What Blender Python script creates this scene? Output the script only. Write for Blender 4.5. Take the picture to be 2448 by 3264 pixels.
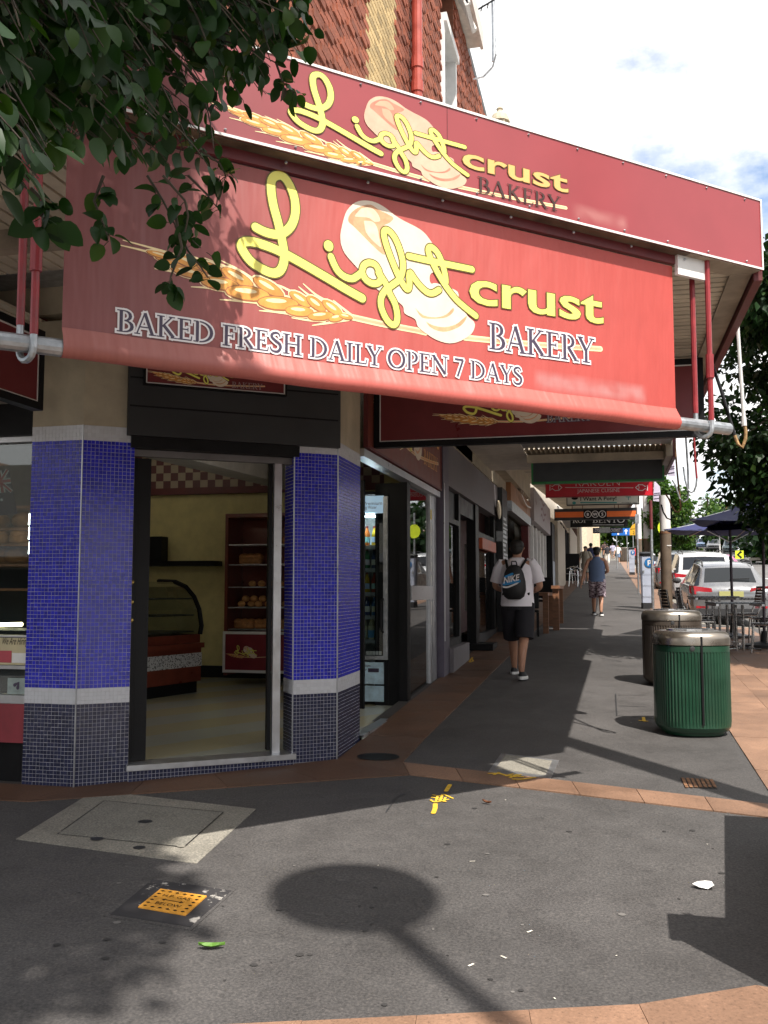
import bpy, random
from math import *
from mathutils import Vector, Matrix, Quaternion
random.seed(11)
for o in list(bpy.data.objects): bpy.data.objects.remove(o)
SC = bpy.context.scene; COL = SC.collection
V = Vector
# ---------------------------------------------------------------- camera, world, sun, exposure
F = 3000.0; PIT = radians(4.7); YAW = radians(13.4); CH = 1.65; GA = .047
cam = bpy.data.cameras.new('camera'); co = bpy.data.objects.new('camera', cam); COL.objects.link(co)
co.location = (0, 0, CH); co.rotation_euler = (pi/2+PIT, 0, YAW)
cam.sensor_fit = 'VERTICAL'; cam.sensor_height = 32; cam.lens = 32*F/3264; cam.clip_start = .05; cam.clip_end = 3000
SC.camera = co
SUN_DIR = V((.60, -.76, 1.44)).normalized()          # towards the sun
elev = asin(SUN_DIR.z); azim = atan2(SUN_DIR.x, SUN_DIR.y)
W = bpy.data.worlds.new('World'); SC.world = W; W.use_nodes = True
nt = W.node_tree; nt.nodes.clear()
def N(t, ty, **k):
    n = t.nodes.new(ty)
    for a, b in k.items(): setattr(n, a, b)
    return n
out = N(nt, 'ShaderNodeOutputWorld'); mx = N(nt, 'ShaderNodeMixShader')
b1 = N(nt, 'ShaderNodeBackground'); b2 = N(nt, 'ShaderNodeBackground')
sky = N(nt, 'ShaderNodeTexSky', sky_type='NISHITA', sun_disc=False, sun_elevation=elev, sun_rotation=azim)
nt.links.new(sky.outputs[0], b1.inputs[0]); b1.inputs[1].default_value = .15
b2.inputs[0].default_value = (1, .985, .97, 1); b2.inputs[1].default_value = .95
tc = N(nt, 'ShaderNodeTexCoord'); mp = N(nt, 'ShaderNodeMapping'); mp.inputs['Scale'].default_value = (1, 1, 1.7); mp.inputs['Location'].default_value = (3.1, .3, 1.1)
nz = N(nt, 'ShaderNodeTexNoise'); nz.inputs['Scale'].default_value = 3.4; nz.inputs['Detail'].default_value = 9; nz.inputs['Roughness'].default_value = .56
cr = N(nt, 'ShaderNodeValToRGB'); cr.color_ramp.elements[0].position = .375; cr.color_ramp.elements[1].position = .49
nt.links.new(tc.outputs['Generated'], mp.inputs[0]); nt.links.new(mp.outputs[0], nz.inputs[0]); nt.links.new(nz.outputs[0], cr.inputs[0])
nt.links.new(cr.outputs[0], mx.inputs[0]); nt.links.new(b1.outputs[0], mx.inputs[1]); nt.links.new(b2.outputs[0], mx.inputs[2]); nt.links.new(mx.outputs[0], out.inputs[0])
sl = bpy.data.lights.new('sun', 'SUN'); sl.energy = 4.6; sl.angle = radians(.53); sl.color = (1, .94, .86)
so = bpy.data.objects.new('sun', sl); COL.objects.link(so); so.rotation_euler = (-SUN_DIR).to_track_quat('-Z', 'Y').to_euler()
so.location = (3, -6, 12)
SC.view_settings.view_transform = 'Standard'; SC.view_settings.look = 'None'; SC.view_settings.gamma = 1
SC.view_settings.exposure = .68; SC.view_settings.use_curve_mapping = False
SC.render.engine = 'CYCLES'; SC.cycles.max_bounces = 6; SC.cycles.transparent_max_bounces = 12
SC.cycles.use_denoising = True
# ---------------------------------------------------------------- photograph point -> place
Fw = V((-sin(YAW)*cos(PIT), cos(YAW)*cos(PIT), sin(PIT))); Rt = V((cos(YAW), sin(YAW), 0)); Up = Rt.cross(Fw); CP = V((0, 0, CH))
def ray(u, v): return Fw+Rt*((u-1224)/F)+Up*((1632-v)/F)
def gz(x, y):
    return GA*y
def gp(u, v, lift=0):
    d = ray(u, v); return CP+d*(-(CH-lift)/(d.z-GA*d.y))
def wp(u, v, p, n):
    d = ray(u, v); p = V(p); n = V(n); return CP+d*((p-CP).dot(n)/d.dot(n))
def atz(u, v, dep): return CP+ray(u, v)*dep
def atY(u, v, y): return wp(u, v, (0, y, 0), (0, 1, 0))
def atX(u, v, x): return wp(u, v, (x, 0, 0), (1, 0, 0))
# ---------------------------------------------------------------- materials
def newmat(name):
    m = bpy.data.materials.new(name); m.use_nodes = True; t = m.node_tree; t.nodes.clear()
    o = N(t, 'ShaderNodeOutputMaterial'); b = N(t, 'ShaderNodeBsdfPrincipled'); t.links.new(b.outputs[0], o.inputs[0]); return m, t, b
def pos(t, scale=(1, 1, 1), obj=False):
    if obj: g = N(t, 'ShaderNodeTexCoord'); s = g.outputs['Object']
    else: g = N(t, 'ShaderNodeNewGeometry'); s = g.outputs['Position']
    m = N(t, 'ShaderNodeMapping'); m.inputs['Scale'].default_value = scale; t.links.new(s, m.inputs[0]); return m.outputs[0]
def noise(t, vec, scale, detail=4, rough=.55):
    n = N(t, 'ShaderNodeTexNoise'); n.inputs['Scale'].default_value = scale; n.inputs['Detail'].default_value = detail; n.inputs['Roughness'].default_value = rough
    t.links.new(vec, n.inputs[0]); return n.outputs[0]
def ramp(t, fac, stops):
    r = N(t, 'ShaderNodeValToRGB'); e = r.color_ramp.elements
    while len(e) < len(stops): e.new(.5)
    for i, (p, c) in enumerate(stops):
        e[i].position = p; e[i].color = (c, c, c, 1) if isinstance(c, (int, float)) else (*c, 1)
    t.links.new(fac, r.inputs[0]); return r.outputs[0]
def mixc(t, fac, a, b, mode='MIX'):
    m = N(t, 'ShaderNodeMix', data_type='RGBA', blend_type=mode)
    for s, x in ((m.inputs[0], fac), (m.inputs[6], a), (m.inputs[7], b)):
        if isinstance(x, (int, float)): s.default_value = x
        elif isinstance(x, tuple): s.default_value = (*x, 1)
        else: t.links.new(x, s)
    return m.outputs[2]
def bump(t, b, h, strength=.3, dist=.01):
    n = N(t, 'ShaderNodeBump'); n.inputs['Strength'].default_value = strength; n.inputs['Distance'].default_value = dist
    t.links.new(h, n.inputs['Height']); t.links.new(n.outputs[0], b.inputs['Normal'])
def M(name, col, rough=.5, metal=0, var=.18, scale=6, bmp=0, bscale=60, spec=.5, emit=0, obj=False, coat=0, st=(1, 1, 1), tl=0):
    m, t, b = newmat(name); v = pos(t, st, obj)
    if var:
        n = noise(t, v, scale, 6, .6); lo = tuple(c*(1-var) for c in col); hi = tuple(min(1, c*(1+var)) for c in col)
        t.links.new(ramp(t, n, [(.3, lo), (.7, hi)]), b.inputs['Base Color'])
        t.links.new(ramp(t, n, [(.3, max(0, rough-.08)), (.7, min(1, rough+.08))]), b.inputs['Roughness'])
    else:
        b.inputs['Base Color'].default_value = (*col, 1); b.inputs['Roughness'].default_value = rough
    b.inputs['Metallic'].default_value = metal; b.inputs['Specular IOR Level'].default_value = spec
    if coat: b.inputs['Coat Weight'].default_value = coat; b.inputs['Coat Roughness'].default_value = .05
    if bmp: bump(t, b, noise(t, v, bscale, 4), bmp, .006)
    if emit: b.inputs['Emission Color'].default_value = (*col, 1); b.inputs['Emission Strength'].default_value = emit
    return m
def glass(name, tint=(.85, .9, .9), refl=.10, dark=1.0):
    m, t, b = newmat(name); o = [n for n in t.nodes if n.type == 'OUTPUT_MATERIAL'][0]; t.nodes.remove(b)
    tr = N(t, 'ShaderNodeBsdfTransparent'); tr.inputs[0].default_value = (*[c*dark for c in tint], 1)
    gl = N(t, 'ShaderNodeBsdfGlossy'); gl.inputs['Roughness'].default_value = .015; gl.inputs[0].default_value = (1, 1, 1, 1)
    fr = N(t, 'ShaderNodeLayerWeight'); fr.inputs[0].default_value = .22
    ad = N(t, 'ShaderNodeMath', operation='MULTIPLY_ADD'); ad.inputs[1].default_value = .9; ad.inputs[2].default_value = refl; t.links.new(fr.outputs['Fresnel'], ad.inputs[0]); ad.use_clamp = True
    mx = N(t, 'ShaderNodeMixShader'); t.links.new(ad.outputs[0], mx.inputs[0]); t.links.new(tr.outputs[0], mx.inputs[1]); t.links.new(gl.outputs[0], mx.inputs[2]); t.links.new(mx.outputs[0], o.inputs[0])
    return m
def leafmat(name, col, tl=.25, rough=.35, hue=.5):
    m, t, b = newmat(name); o = [n for n in t.nodes if n.type == 'OUTPUT_MATERIAL'][0]
    g = N(t, 'ShaderNodeNewGeometry'); oi = N(t, 'ShaderNodeObjectInfo')
    add = N(t, 'ShaderNodeMath', operation='ADD'); t.links.new(g.outputs['Random Per Island'], add.inputs[0]); t.links.new(oi.outputs['Random'], add.inputs[1])
    fr = N(t, 'ShaderNodeMath', operation='FRACT'); t.links.new(add.outputs[0], fr.inputs[0])
    c = ramp(t, fr.outputs[0], [(0, tuple(x*.55 for x in col)), (.6, col), (.9, (col[0]*1.6, col[1]*1.35, col[2]*.9)), (1, (col[0]*2.4, col[1]*1.7, col[2]))])
    t.links.new(c, b.inputs['Base Color']); b.inputs['Roughness'].default_value = rough; b.inputs['Specular IOR Level'].default_value = .2
    ts = N(t, 'ShaderNodeBsdfTranslucent'); t.links.new(mixc(t, 1, c, (1.3, 1.9, .5), 'MULTIPLY'), ts.inputs[0])
    mx = N(t, 'ShaderNodeMixShader'); mx.inputs[0].default_value = tl; t.links.new(b.outputs[0], mx.inputs[1]); t.links.new(ts.outputs[0], mx.inputs[2]); t.links.new(mx.outputs[0], o.inputs[0])
    return m
# ---------------------------------------------------------------- mesh builder
class MB:
    def __init__(s): s.v = []; s.f = []; s.m = []; s.xf = None
    def add(s, vs, fs, mi=0):
        b = len(s.v)
        if s.xf is not None: s.v += [s.xf @ V(p) for p in vs]
        else: s.v += [V(p) for p in vs]
        s.f += [tuple(i+b for i in f) for f in fs]; s.m += [mi]*len(fs); return s
    def obox(s, o, a, b, c, mi=0):
        o, a, b, c = V(o), V(a), V(b), V(c)
        if a.cross(b).dot(c) < 0: a, b = b, a
        return s.add([o, o+a, o+a+b, o+b, o+c, o+a+c, o+a+b+c, o+b+c], [(0, 3, 2, 1), (4, 5, 6, 7), (0, 1, 5, 4), (1, 2, 6, 5), (2, 3, 7, 6), (3, 0, 4, 7)], mi)
    def bx(s, x0, x1, y0, y1, z0, z1, mi=0):
        return s.obox((x0, y0, z0), (x1-x0, 0, 0), (0, y1-y0, 0), (0, 0, z1-z0), mi)
    def rbox(s, c, sx, sy, sz, r=.01, mi=0):           # bevelled box, centre of base c
        x, y, c = sx/2, sy/2, V(c); R = []
        for i, zz in ((r, 0), (0, r), (0, sz-r), (r, sz)):
            X, Y = x-i, y-i
            R.append([c+V((p, q, zz)) for p, q in ((-X+r, -Y), (X-r, -Y), (X, -Y+r), (X, Y-r), (X-r, Y), (-X+r, Y), (-X, Y-r), (-X, -Y+r))])
        return s.loft(R, mi)
    def loft(s, rings, mi=0, caps=True, closed=True):
        n = len(rings[0]); vs = [p for r in rings for p in r]; fs = []
        for i in range(len(rings)-1):
            for j in range(n if closed else n-1):
                k = (j+1) % n; fs.append((i*n+j, i*n+k, (i+1)*n+k, (i+1)*n+j))
        if caps and closed: fs += [tuple(range(n-1, -1, -1)), tuple((len(rings)-1)*n+j for j in range(n))]
        return s.add(vs, fs, mi)
    def cyl(s, p0, p1, r0, r1=None, n=10, mi=0, caps=True):
        return s.tube([p0, p1], [r0, r0 if r1 is None else r1], n, mi, caps)
    def tube(s, pts, r, n=8, mi=0, caps=True):
        pts = [V(p) for p in pts]; rs = r if isinstance(r, (list, tuple)) else [r]*len(pts); R = []; prev = None
        for i, p in enumerate(pts):
            d = (pts[min(i+1, len(pts)-1)]-pts[max(i-1, 0)]).normalized()
            if prev is None: a = d.orthogonal().normalized()
            else:
                a = prev-d*prev.dot(d); a = a.normalized() if a.length > 1e-6 else d.orthogonal().normalized()
            prev = a; b = d.cross(a); R.append([p+(a*cos(2*pi*k/n)+b*sin(2*pi*k/n))*rs[i] for k in range(n)])
        return s.loft(R, mi, caps)
    def lathe(s, c, prof, n=20, mi=0, sx=1, sy=1):
        c = V(c); return s.loft([[c+V((r*cos(2*pi*k/n)*sx, r*sin(2*pi*k/n)*sy, z)) for k in range(n)] for r, z in prof], mi)
    def ell(s, c, rx, ry, rz, n=10, m=6, mi=0):
        c = V(c); R = []
        for i in range(m+1):
            a = -pi/2+pi*min(max(i/m, .04), .96); R.append([c+V((rx*cos(a)*cos(2*pi*k/n), ry*cos(a)*sin(2*pi*k/n), rz*sin(a))) for k in range(n)])
        return s.loft(R, mi)
    def prism(s, poly, vec, mi=0):
        vec = V(vec); p = [V(q) for q in poly]
        return s.loft([p, [q+vec for q in p]], mi)
    def build(s, name, mat, parent=None, local=False, smooth=False, auto=None, **k):
        me = bpy.data.meshes.new(name); off = V((0, 0, 0))
        if parent is not None and not local:
            q = parent
            while q: off += q.location; q = q.parent
        elif parent is None and s.v and not local:
            off = V((sum(p.x for p in s.v)/len(s.v), sum(p.y for p in s.v)/len(s.v), min(p.z for p in s.v)))
        me.from_pydata([p-off for p in s.v], [], s.f)
        for x in (mat if isinstance(mat, (list, tuple)) else [mat]): me.materials.append(x)
        if isinstance(mat, (list, tuple)): me.polygons.foreach_set('material_index', s.m)
        if smooth: me.polygons.foreach_set('use_smooth', [True]*len(s.f))
        me.update()
        if smooth and auto: me.set_sharp_from_angle(angle=radians(auto))
        o = bpy.data.objects.new(name, me); COL.objects.link(o)
        if parent is None: o.location = off
        else: o.parent = parent
        props(o, **k); return o
def props(o, label=None, cat=None, group=None, kind=None):
    if label: o['label'] = label
    if cat: o['category'] = cat
    if group: o['group'] = group
    if kind: o['kind'] = kind
    return o
def thing(name, label, cat, loc=(0, 0, 0), rz=0, group=None):
    o = bpy.data.objects.new(name, None); COL.objects.link(o); o.location = loc; o.rotation_euler = (0, 0, rz); o.empty_display_size = .1
    return props(o, label, cat, group)
KIDS = {}
def tree_copy(o, parent=None, first=True):
    if first:
        KIDS.clear()
        for q in bpy.data.objects:
            if q.parent: KIDS.setdefault(q.parent.name, []).append(q)
    c = o.copy(); COL.objects.link(c)
    if parent: c.parent = parent
    for ch in KIDS.get(o.name, []): tree_copy(ch, c, False)
    return c
def dup(o, loc, rz=0, label=None, group=None, sc=None):
    c = tree_copy(o); c.location = loc; c.rotation_euler = (0, 0, rz)
    if label: c['label'] = label
    if group: c['group'] = group
    if sc: c.scale = sc if isinstance(sc, (tuple, list)) else (sc, sc, sc)
    return c
# ---------------------------------------------------------------- flat print: frames, strokes, lettering
class Fr:
    def __init__(s, o, x, y): s.o = V(o); s.x = V(x).normalized(); s.y = V(y).normalized(); s.n = s.x.cross(s.y)
    def P(s, a, b, d=0): return s.o+s.x*a+s.y*b+s.n*d
    def px(s, u, v): q = wp(u, v, s.o, s.n)-s.o; return (q.dot(s.x), q.dot(s.y))
class Sub:                                             # affine child frame: art coordinates -> parent frame
    def __init__(s, f, a0, b0, sx, sy, sh=0): s.f = f; s.a0 = a0; s.b0 = b0; s.sx = sx; s.sy = sy; s.sh = sh
    def P(s, a, b, d=0): return s.f.P(s.a0+a*s.sx, s.b0+b*s.sy+a*s.sh, d)
def smooth2(pts, k=5):
    out = []; n = len(pts)
    for i in range(n-1):
        p0, p1, p2, p3 = pts[max(i-1, 0)], pts[i], pts[i+1], pts[min(i+2, n-1)]
        for j in range(k):
            t = j/k; out.append(tuple(.5*(2*p1[c]+(p2[c]-p0[c])*t+(2*p0[c]-5*p1[c]+4*p2[c]-p3[c])*t*t+(3*p1[c]-p0[c]-3*p2[c]+p3[c])*t**3) for c in (0, 1)))
    return out+[tuple(pts[-1])]
def ribbon(mb, fr, pts, w, d, mi=0, cap=True, ext=0, g=0., dd=2e-6):
    """flat stroke of (varying) width w along 2-D points, grown by g; ends rounded or extended"""
    n = len(pts); ws = w if isinstance(w, (list, tuple)) else [w]*n; vs = []; fs = []; L = []
    for i, p in enumerate(pts):
        a = pts[max(i-1, 0)]; b = pts[min(i+1, n-1)]; dx, dy = b[0]-a[0], b[1]-a[1]; l = hypot(dx, dy) or 1; L.append((dx/l, dy/l))
    for i, p in enumerate(pts):
        t = L[i]; h = ws[i]/2+g; x, y = p
        if not cap:
            if i == 0: x -= t[0]*(ext+g); y -= t[1]*(ext+g)
            if i == n-1: x += t[0]*(ext+g); y += t[1]*(ext+g)
        vs += [fr.P(x-t[1]*h, y+t[0]*h, d+i*dd), fr.P(x+t[1]*h, y-t[0]*h, d+i*dd)]
    for i in range(n-1): fs.append((2*i+1, 2*i+3, 2*i+2, 2*i))
    if cap:
        for i, sg in ((0, -1), (n-1, 1)):
            t = L[i]; h = ws[i]/2+g; base = len(vs); arc = []
            for k in range(1, 6):
                a = pi*k/6; c, s_ = cos(a), sin(a)
                vs.append(fr.P(pts[i][0]-t[1]*h*c+t[0]*h*s_*sg, pts[i][1]+t[0]*h*c+t[1]*h*s_*sg, d+i*dd)); arc.append(base+k-1)
            poly = [2*i]+arc+[2*i+1]; fs.append(tuple(poly[::-1] if sg > 0 else poly))
    mb.add(vs, fs, mi)
def polyf(mb, fr, pts, d, mi=0):
    a = sum(pts[i-1][0]*pts[i][1]-pts[i][0]*pts[i-1][1] for i in range(len(pts)))
    if a < 0: pts = pts[::-1]
    mb.add([fr.P(x, y, d) for x, y in pts], [tuple(range(len(pts)))], mi)
def disc(mb, fr, c, rx, ry, d, mi=0, n=16, ang=0):
    ca, sa = cos(ang), sin(ang); polyf(mb, fr, [(c[0]+rx*cos(2*pi*k/n)*ca-ry*sin(2*pi*k/n)*sa, c[1]+rx*cos(2*pi*k/n)*sa+ry*sin(2*pi*k/n)*ca) for k in range(n)], d, mi)
TXT = {}
def text2d(s, off=0., sp=1.):
    k = (s, off, sp)
    if k not in TXT:
        c = bpy.data.curves.new('t', 'FONT'); c.body = s; c.size = 1; c.offset = off; c.space_character = sp; c.resolution_u = 3
        o = bpy.data.objects.new('t', c); COL.objects.link(o); dg = bpy.context.evaluated_depsgraph_get(); dg.update()
        e = o.evaluated_get(dg); me = e.to_mesh(); TXT[k] = ([tuple(v.co[:2]) for v in me.vertices], [tuple(p.vertices) for p in me.polygons])
        e.to_mesh_clear(); bpy.data.objects.remove(o); bpy.data.curves.remove(c)
    return TXT[k]
def text(mb, fr, s, a, b, h, d, mi=0, width=None, off=0., center=False, sh=0, slant=0):
    """sans text, cap height h, baseline start (a,b); width stretches it to fit"""
    vs, fs = text2d(s, off); x0 = min(p[0] for p in vs); x1 = max(p[0] for p in vs); ky = h/.729; kx = width/(x1-x0) if width else ky
    if center: a -= kx*(x1-x0)/2
    mb.add([fr.P(a+(x-x0)*kx+slant*y*ky, b+y*ky+sh*(x-x0)*kx, d) for x, y in vs], fs, mi)
_S = .12; _H = .055
def _arc(c, rx, ry, a0, a1, n=9): return [(c[0]+rx*cos(radians(a0+(a1-a0)*i/(n-1))), c[1]+ry*sin(radians(a0+(a1-a0)*i/(n-1)))) for i in range(n)]
def _hs(a, b, y): return ([(a, y), (b, y)], .045)
_st = ([(.17, .02), (.17, .98)], .125)
GL = {
 'B': (.62, [_st, _hs(.03, .3, .022), _hs(.03, .3, .978), (_arc((.28, .755), .2, .222, 90, -90), [.05, .06, .09, .12, .13, .12, .09, .06, .05]), (_arc((.28, .28), .26, .255, 90, -90), [.05, .06, .09, .13, .14, .13, .09, .06, .05])]),
 'A': (.74, [([(.09, .02), (.35, 1)], .055), ([(.35, 1), (.62, .02)], .125), ([(.17, .34), (.5, .34)], .05), _hs(0, .2, .022), _hs(.5, .76, .022)]),
 'K': (.72, [_st, _hs(.03, .3, .022), _hs(.03, .3, .978), ([(.22, .5), (.54, .97)], .06), ([(.27, .56), (.62, .04)], .125), _hs(.44, .66, .978), _hs(.52, .74, .022)]),
 'E': (.58, [_st, _hs(.03, .2, .022), _hs(.03, .2, .978), ([(.17, .975), (.5, .975)], .05), ([(.5, .99), (.5, .8)], .04), ([(.17, .51), (.4, .51)], .05), ([(.41, .6), (.41, .42)], .04), ([(.17, .025), (.53, .025)], .05), ([(.53, .01), (.55, .22)], .045)]),
 'D': (.80, [_st, _hs(.03, .2, .022), _hs(.03, .2, .978), (_arc((.25, .5), .44, .475, 90, -90, 13), [.05, .055, .07, .09, .115, .13, .135, .13, .115, .09, .07, .055, .05])]),
 'F': (.55, [_st, _hs(.03, .32, .022), _hs(.03, .2, .978), ([(.17, .975), (.5, .975)], .05), ([(.5, .99), (.5, .8)], .04), ([(.17, .5), (.4, .5)], .05), ([(.41, .59), (.41, .41)], .04)]),
 'R': (.68, [_st, _hs(.03, .3, .022), _hs(.03, .2, .978), (_arc((.28, .745), .22, .23, 90, -90), [.05, .06, .09, .12, .13, .12, .09, .06, .05]), ([(.3, .52), (.6, .04)], .12), _hs(.53, .72, .022)]),
 'S': (.52, [(smooth2([(.43, .8), (.38, .93), (.26, .97), (.12, .88), (.11, .72), (.26, .56), (.42, .42), (.45, .24), (.36, .06), (.22, .03), (.09, .1), (.05, .25)], 3), None)]),
 'H': (.82, [_st, _hs(.03, .3, .022), _hs(.03, .3, .978), ([(.65, .02), (.65, .98)], .125), _hs(.52, .79, .022), _hs(.52, .79, .978), ([(.17, .51), (.65, .51)], .05)]),
 'I': (.36, [_st, _hs(.03, .31, .022), _hs(.03, .31, .978)]),
 'L': (.56, [_st, _hs(.03, .2, .022), _hs(.03, .3, .978), ([(.17, .025), (.52, .025)], .05), ([(.52, .01), (.55, .24)], .045)]),
 'Y': (.66, [([(.08, .98), (.34, .46)], .12), ([(.58, .98), (.34, .46)], .055), ([(.335, .02), (.335, .5)], .12), _hs(0, .22, .978), _hs(.47, .68, .978), _hs(.2, .48, .022)]),
 'O': (.82, [(_arc((.4, .5), .34, .475, 90, 450, 25), [.05+.085*abs(sin(radians(360*i/24))) for i in range(25)])]),
 'P': (.6, [_st, _hs(.03, .3, .022), _hs(.03, .2, .978), (_arc((.28, .71), .23, .265, 90, -90), [.05, .06, .09, .12, .13, .12, .09, .06, .05])]),
 'N': (.84, [([(.15, .02), (.15, .98)], .055), ([(.12, .98), (.68, .03)], .13), ([(.69, .02), (.69, .98)], .055), _hs(.03, .28, .022), _hs(.02, .2, .978), _hs(.57, .81, .978)]),
 'T': (.64, [([(.32, .02), (.32, .98)], .125), ([(.04, .975), (.6, .975)], .05), ([(.04, .99), (.04, .78)], .04), ([(.6, .99), (.6, .78)], .04), _hs(.18, .46, .022)]),
 'W': (.98, [([(.08, .98), (.28, .02)], .12), ([(.28, .02), (.47, .9)], .055), ([(.47, .9), (.68, .02)], .12), ([(.68, .02), (.88, .98)], .055), _hs(0, .2, .978), _hs(.78, .98, .978)]),
 '7': (.52, [([(.05, .94), (.46, .94)], .1), ([(.45, .95), (.18, 0)], .1)]), ' ': (.27, [])}
def serif(mb, fr, s, a, b, h, width, d, mi=0, g=0., gap=.0, sh=0.):
    tot = sum(GL[c][0] for c in s); kx = width/tot; x = a
    for ci, c in enumerate(s):
        adv, st = GL[c]
        for j, (pts, w) in enumerate(st):
            if w is None: n = len(pts); w = [.05+.08*sin(pi*i/(n-1)) for i in range(n)]
            P2 = [(x+p[0]*kx, b+p[1]*h+(x-a)*sh) for p in pts]; kw = (kx+h)/2*1.02
            ws = [q*kw for q in w] if isinstance(w, list) else w*kw
            ribbon(mb, fr, P2, ws, d+j*2.5e-5, mi, cap=False, g=g)
        x += adv*kx
# ================================================================ shared materials
m_cream = M('cream_paint', (.42, .36, .26), .7, var=.22, scale=3, bmp=.15)
m_soff = M('soffit_paint', (.52, .46, .36), .75, var=.35, scale=1.6, bmp=.2, bscale=30)
m_white = M('white_paint', (.72, .71, .69), .5, var=.1)
m_black = M('black_paint', (.008, .008, .009), .45, var=.3, spec=.2)
m_dark = M('charcoal_panel', (.024, .025, .027), .55, var=.3, scale=2)
m_alu = M('aluminium', (.55, .56, .58), .35, .85, var=.12, scale=9)
m_steel = M('galvanised_steel', (.42, .44, .46), .42, .8, var=.3, scale=14)
m_redp = M('red_enamel', (.26, .025, .03), .4, var=.25, scale=10)
m_maroon = M('maroon_paint', (.12, .018, .02), .5, var=.25)
m_rust = M('rusty_steel', (.20, .10, .05), .75, .2, var=.5, scale=25, bmp=.3)
m_wood = M('timber', (.22, .10, .05), .55, var=.3, scale=4, st=(1, 1, 9), bmp=.1)
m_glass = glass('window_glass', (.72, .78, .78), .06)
m_glassdark = glass('tinted_glass', (.4, .44, .45), .09)  # same glass with a darker tint
m_skin = M('skin', (.42, .22, .14), .5, var=.1, scale=12)
m_rubber = M('rubber', (.02, .02, .02), .8, var=.3)
m_chrome = M('polished_steel', (.62, .62, .62), .18, 1, var=.12, scale=20)
m_yel = M('yellow_print', (.85, .66, .05), .5, var=.05)
m_yelp = M('yellow_road_paint', (.72, .45, .04), .7, var=.3, scale=40)
# asphalt: fine aggregate, worn patches, darker damp stains
def asphalt(name, base, warm=1.0, seams=False):
    m, t, b = newmat(name); p = pos(t)
    big = noise(t, p, .55, 5, .6); mid = noise(t, p, 4, 5, .65); fine = noise(t, p, 85, 4, .7)
    c = ramp(t, fine, [(.28, tuple(x*.45 for x in base)), (.52, base), (.74, (base[0]*1.7*warm, base[1]*1.62, base[2]*1.55))])
    c = mixc(t, 1, c, ramp(t, big, [(.3, .72), (.5, .98), (.7, 1.18)]), 'MULTIPLY'); c = mixc(t, 1, c, ramp(t, mid, [(.3, .86), (.6, 1.05)]), 'MULTIPLY')
    sp = noise(t, p, 9, 2, .3); c = mixc(t, ramp(t, sp, [(.72, 0), (.78, .3)]), c, (base[0]*.35, base[1]*.35, base[2]*.37))
    t.links.new(c, b.inputs['Base Color']); t.links.new(ramp(t, mid, [(.3, .62), (.7, .85)]), b.inputs['Roughness']); b.inputs['Specular IOR Level'].default_value = .35
    bump(t, b, fine, .45, .004); return m
m_asph = asphalt('footpath_asphalt', (.080, .0755, .0735))
m_road = asphalt('road_asphalt', (.14, .135, .13))
def granite(name, base):
    m, t, b = newmat(name); p = pos(t); f = noise(t, p, 75, 3, .7); g = noise(t, p, 2.2, 5, .6); oi = N(t, 'ShaderNodeObjectInfo')
    c = ramp(t, f, [(.28, tuple(x*.35 for x in base)), (.40, tuple(x*.85 for x in base)), (.6, base), (.78, tuple(min(1, x*1.4) for x in base))])
    c = mixc(t, 1, c, ramp(t, g, [(.3, .7), (.65, 1.1)]), 'MULTIPLY'); c = mixc(t, 1, c, ramp(t, oi.outputs['Random'], [(0, .84), (1, 1.08)]), 'MULTIPLY')
    t.links.new(c, b.inputs['Base Color']); t.links.new(ramp(t, g, [(.3, .5), (.7, .75)]), b.inputs['Roughness']); bump(t, b, f, .2, .002); return m
m_gran = granite('tan_granite', (.27, .155, .098)); m_grand = granite('dark_granite', (.15, .078, .046))  # second, darker granite for the strips along the shop walls
m_conc = asphalt('concrete', (.25, .235, .20))
# ================================================================ ground, road, paving
def sheet(name, pts, mat, lift=0, **k):
    b = MB(); b.add([V((x, y, gz(x, y)+lift)) for x, y in pts], [tuple(range(len(pts)))]); return b.build(name, mat, None, kind='structure', **k)
sheet('ground', [(-700, -300), (700, -300), (700, 900), (-700, 900)], M('far_ground', (.12, .11, .09), .9), -1.2)
def rz_(x, y): return gz(x, y)-.32+(max(0, y-70)*.0085)
b = MB(); ys = [-14, 0, 10, 20, 30, 40, 50, 60, 70, 80, 90, 100, 115, 130, 150, 180, 230]
def road_l(y): return 1.7+(0 if y < 60 else ((y-60)/100)**1.7*9)
def road_r(y): return 15.5+(0 if y < 30 else ((y-30)/100)**1.5*13)
for y in ys: b.v += [V((road_l(y), y, rz_(0, y))), V((road_r(y), y, rz_(0, y)))]
for i in range(len(ys)-1): b.f.append((2*i, 2*i+1, 2*i+3, 2*i+2)); b.m.append(0)
b.build('road', m_road, kind='structure')
sheet('side_road', [(-60, -14), (1.9, -14), (1.9, 1.2), (-60, 1.2)], m_road, -.16)
b = MB()
for (x0, y0, x1, y1) in ((8.2, 26, 8.32, 33), (8.2, 37, 8.32, 44), (8.2, 48, 8.32, 55), (4.35, 19, 4.45, 27), (4.35, 30, 4.45, 40), (10.2, 30, 10.35, 44)):
    b.add([V((x, y, rz_(x, y)+.004)) for x, y in ((x0, y0), (x1, y0), (x1, y1), (x0, y1))], [(0, 1, 2, 3)])
b.build('road_marking', m_white, kind='structure')
KX = 1.74
sheet('asphalt_footpath', [(-60, 1.35), (3.4, 1.35), (3.4, 18.6), (KX, 20.2), (KX, 95), (-6, 95), (-6, 64), (-2.2, 64), (-2.2, 7.5), (-3.7, 6.35), (-60, 6.35)], m_asph)
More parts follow.
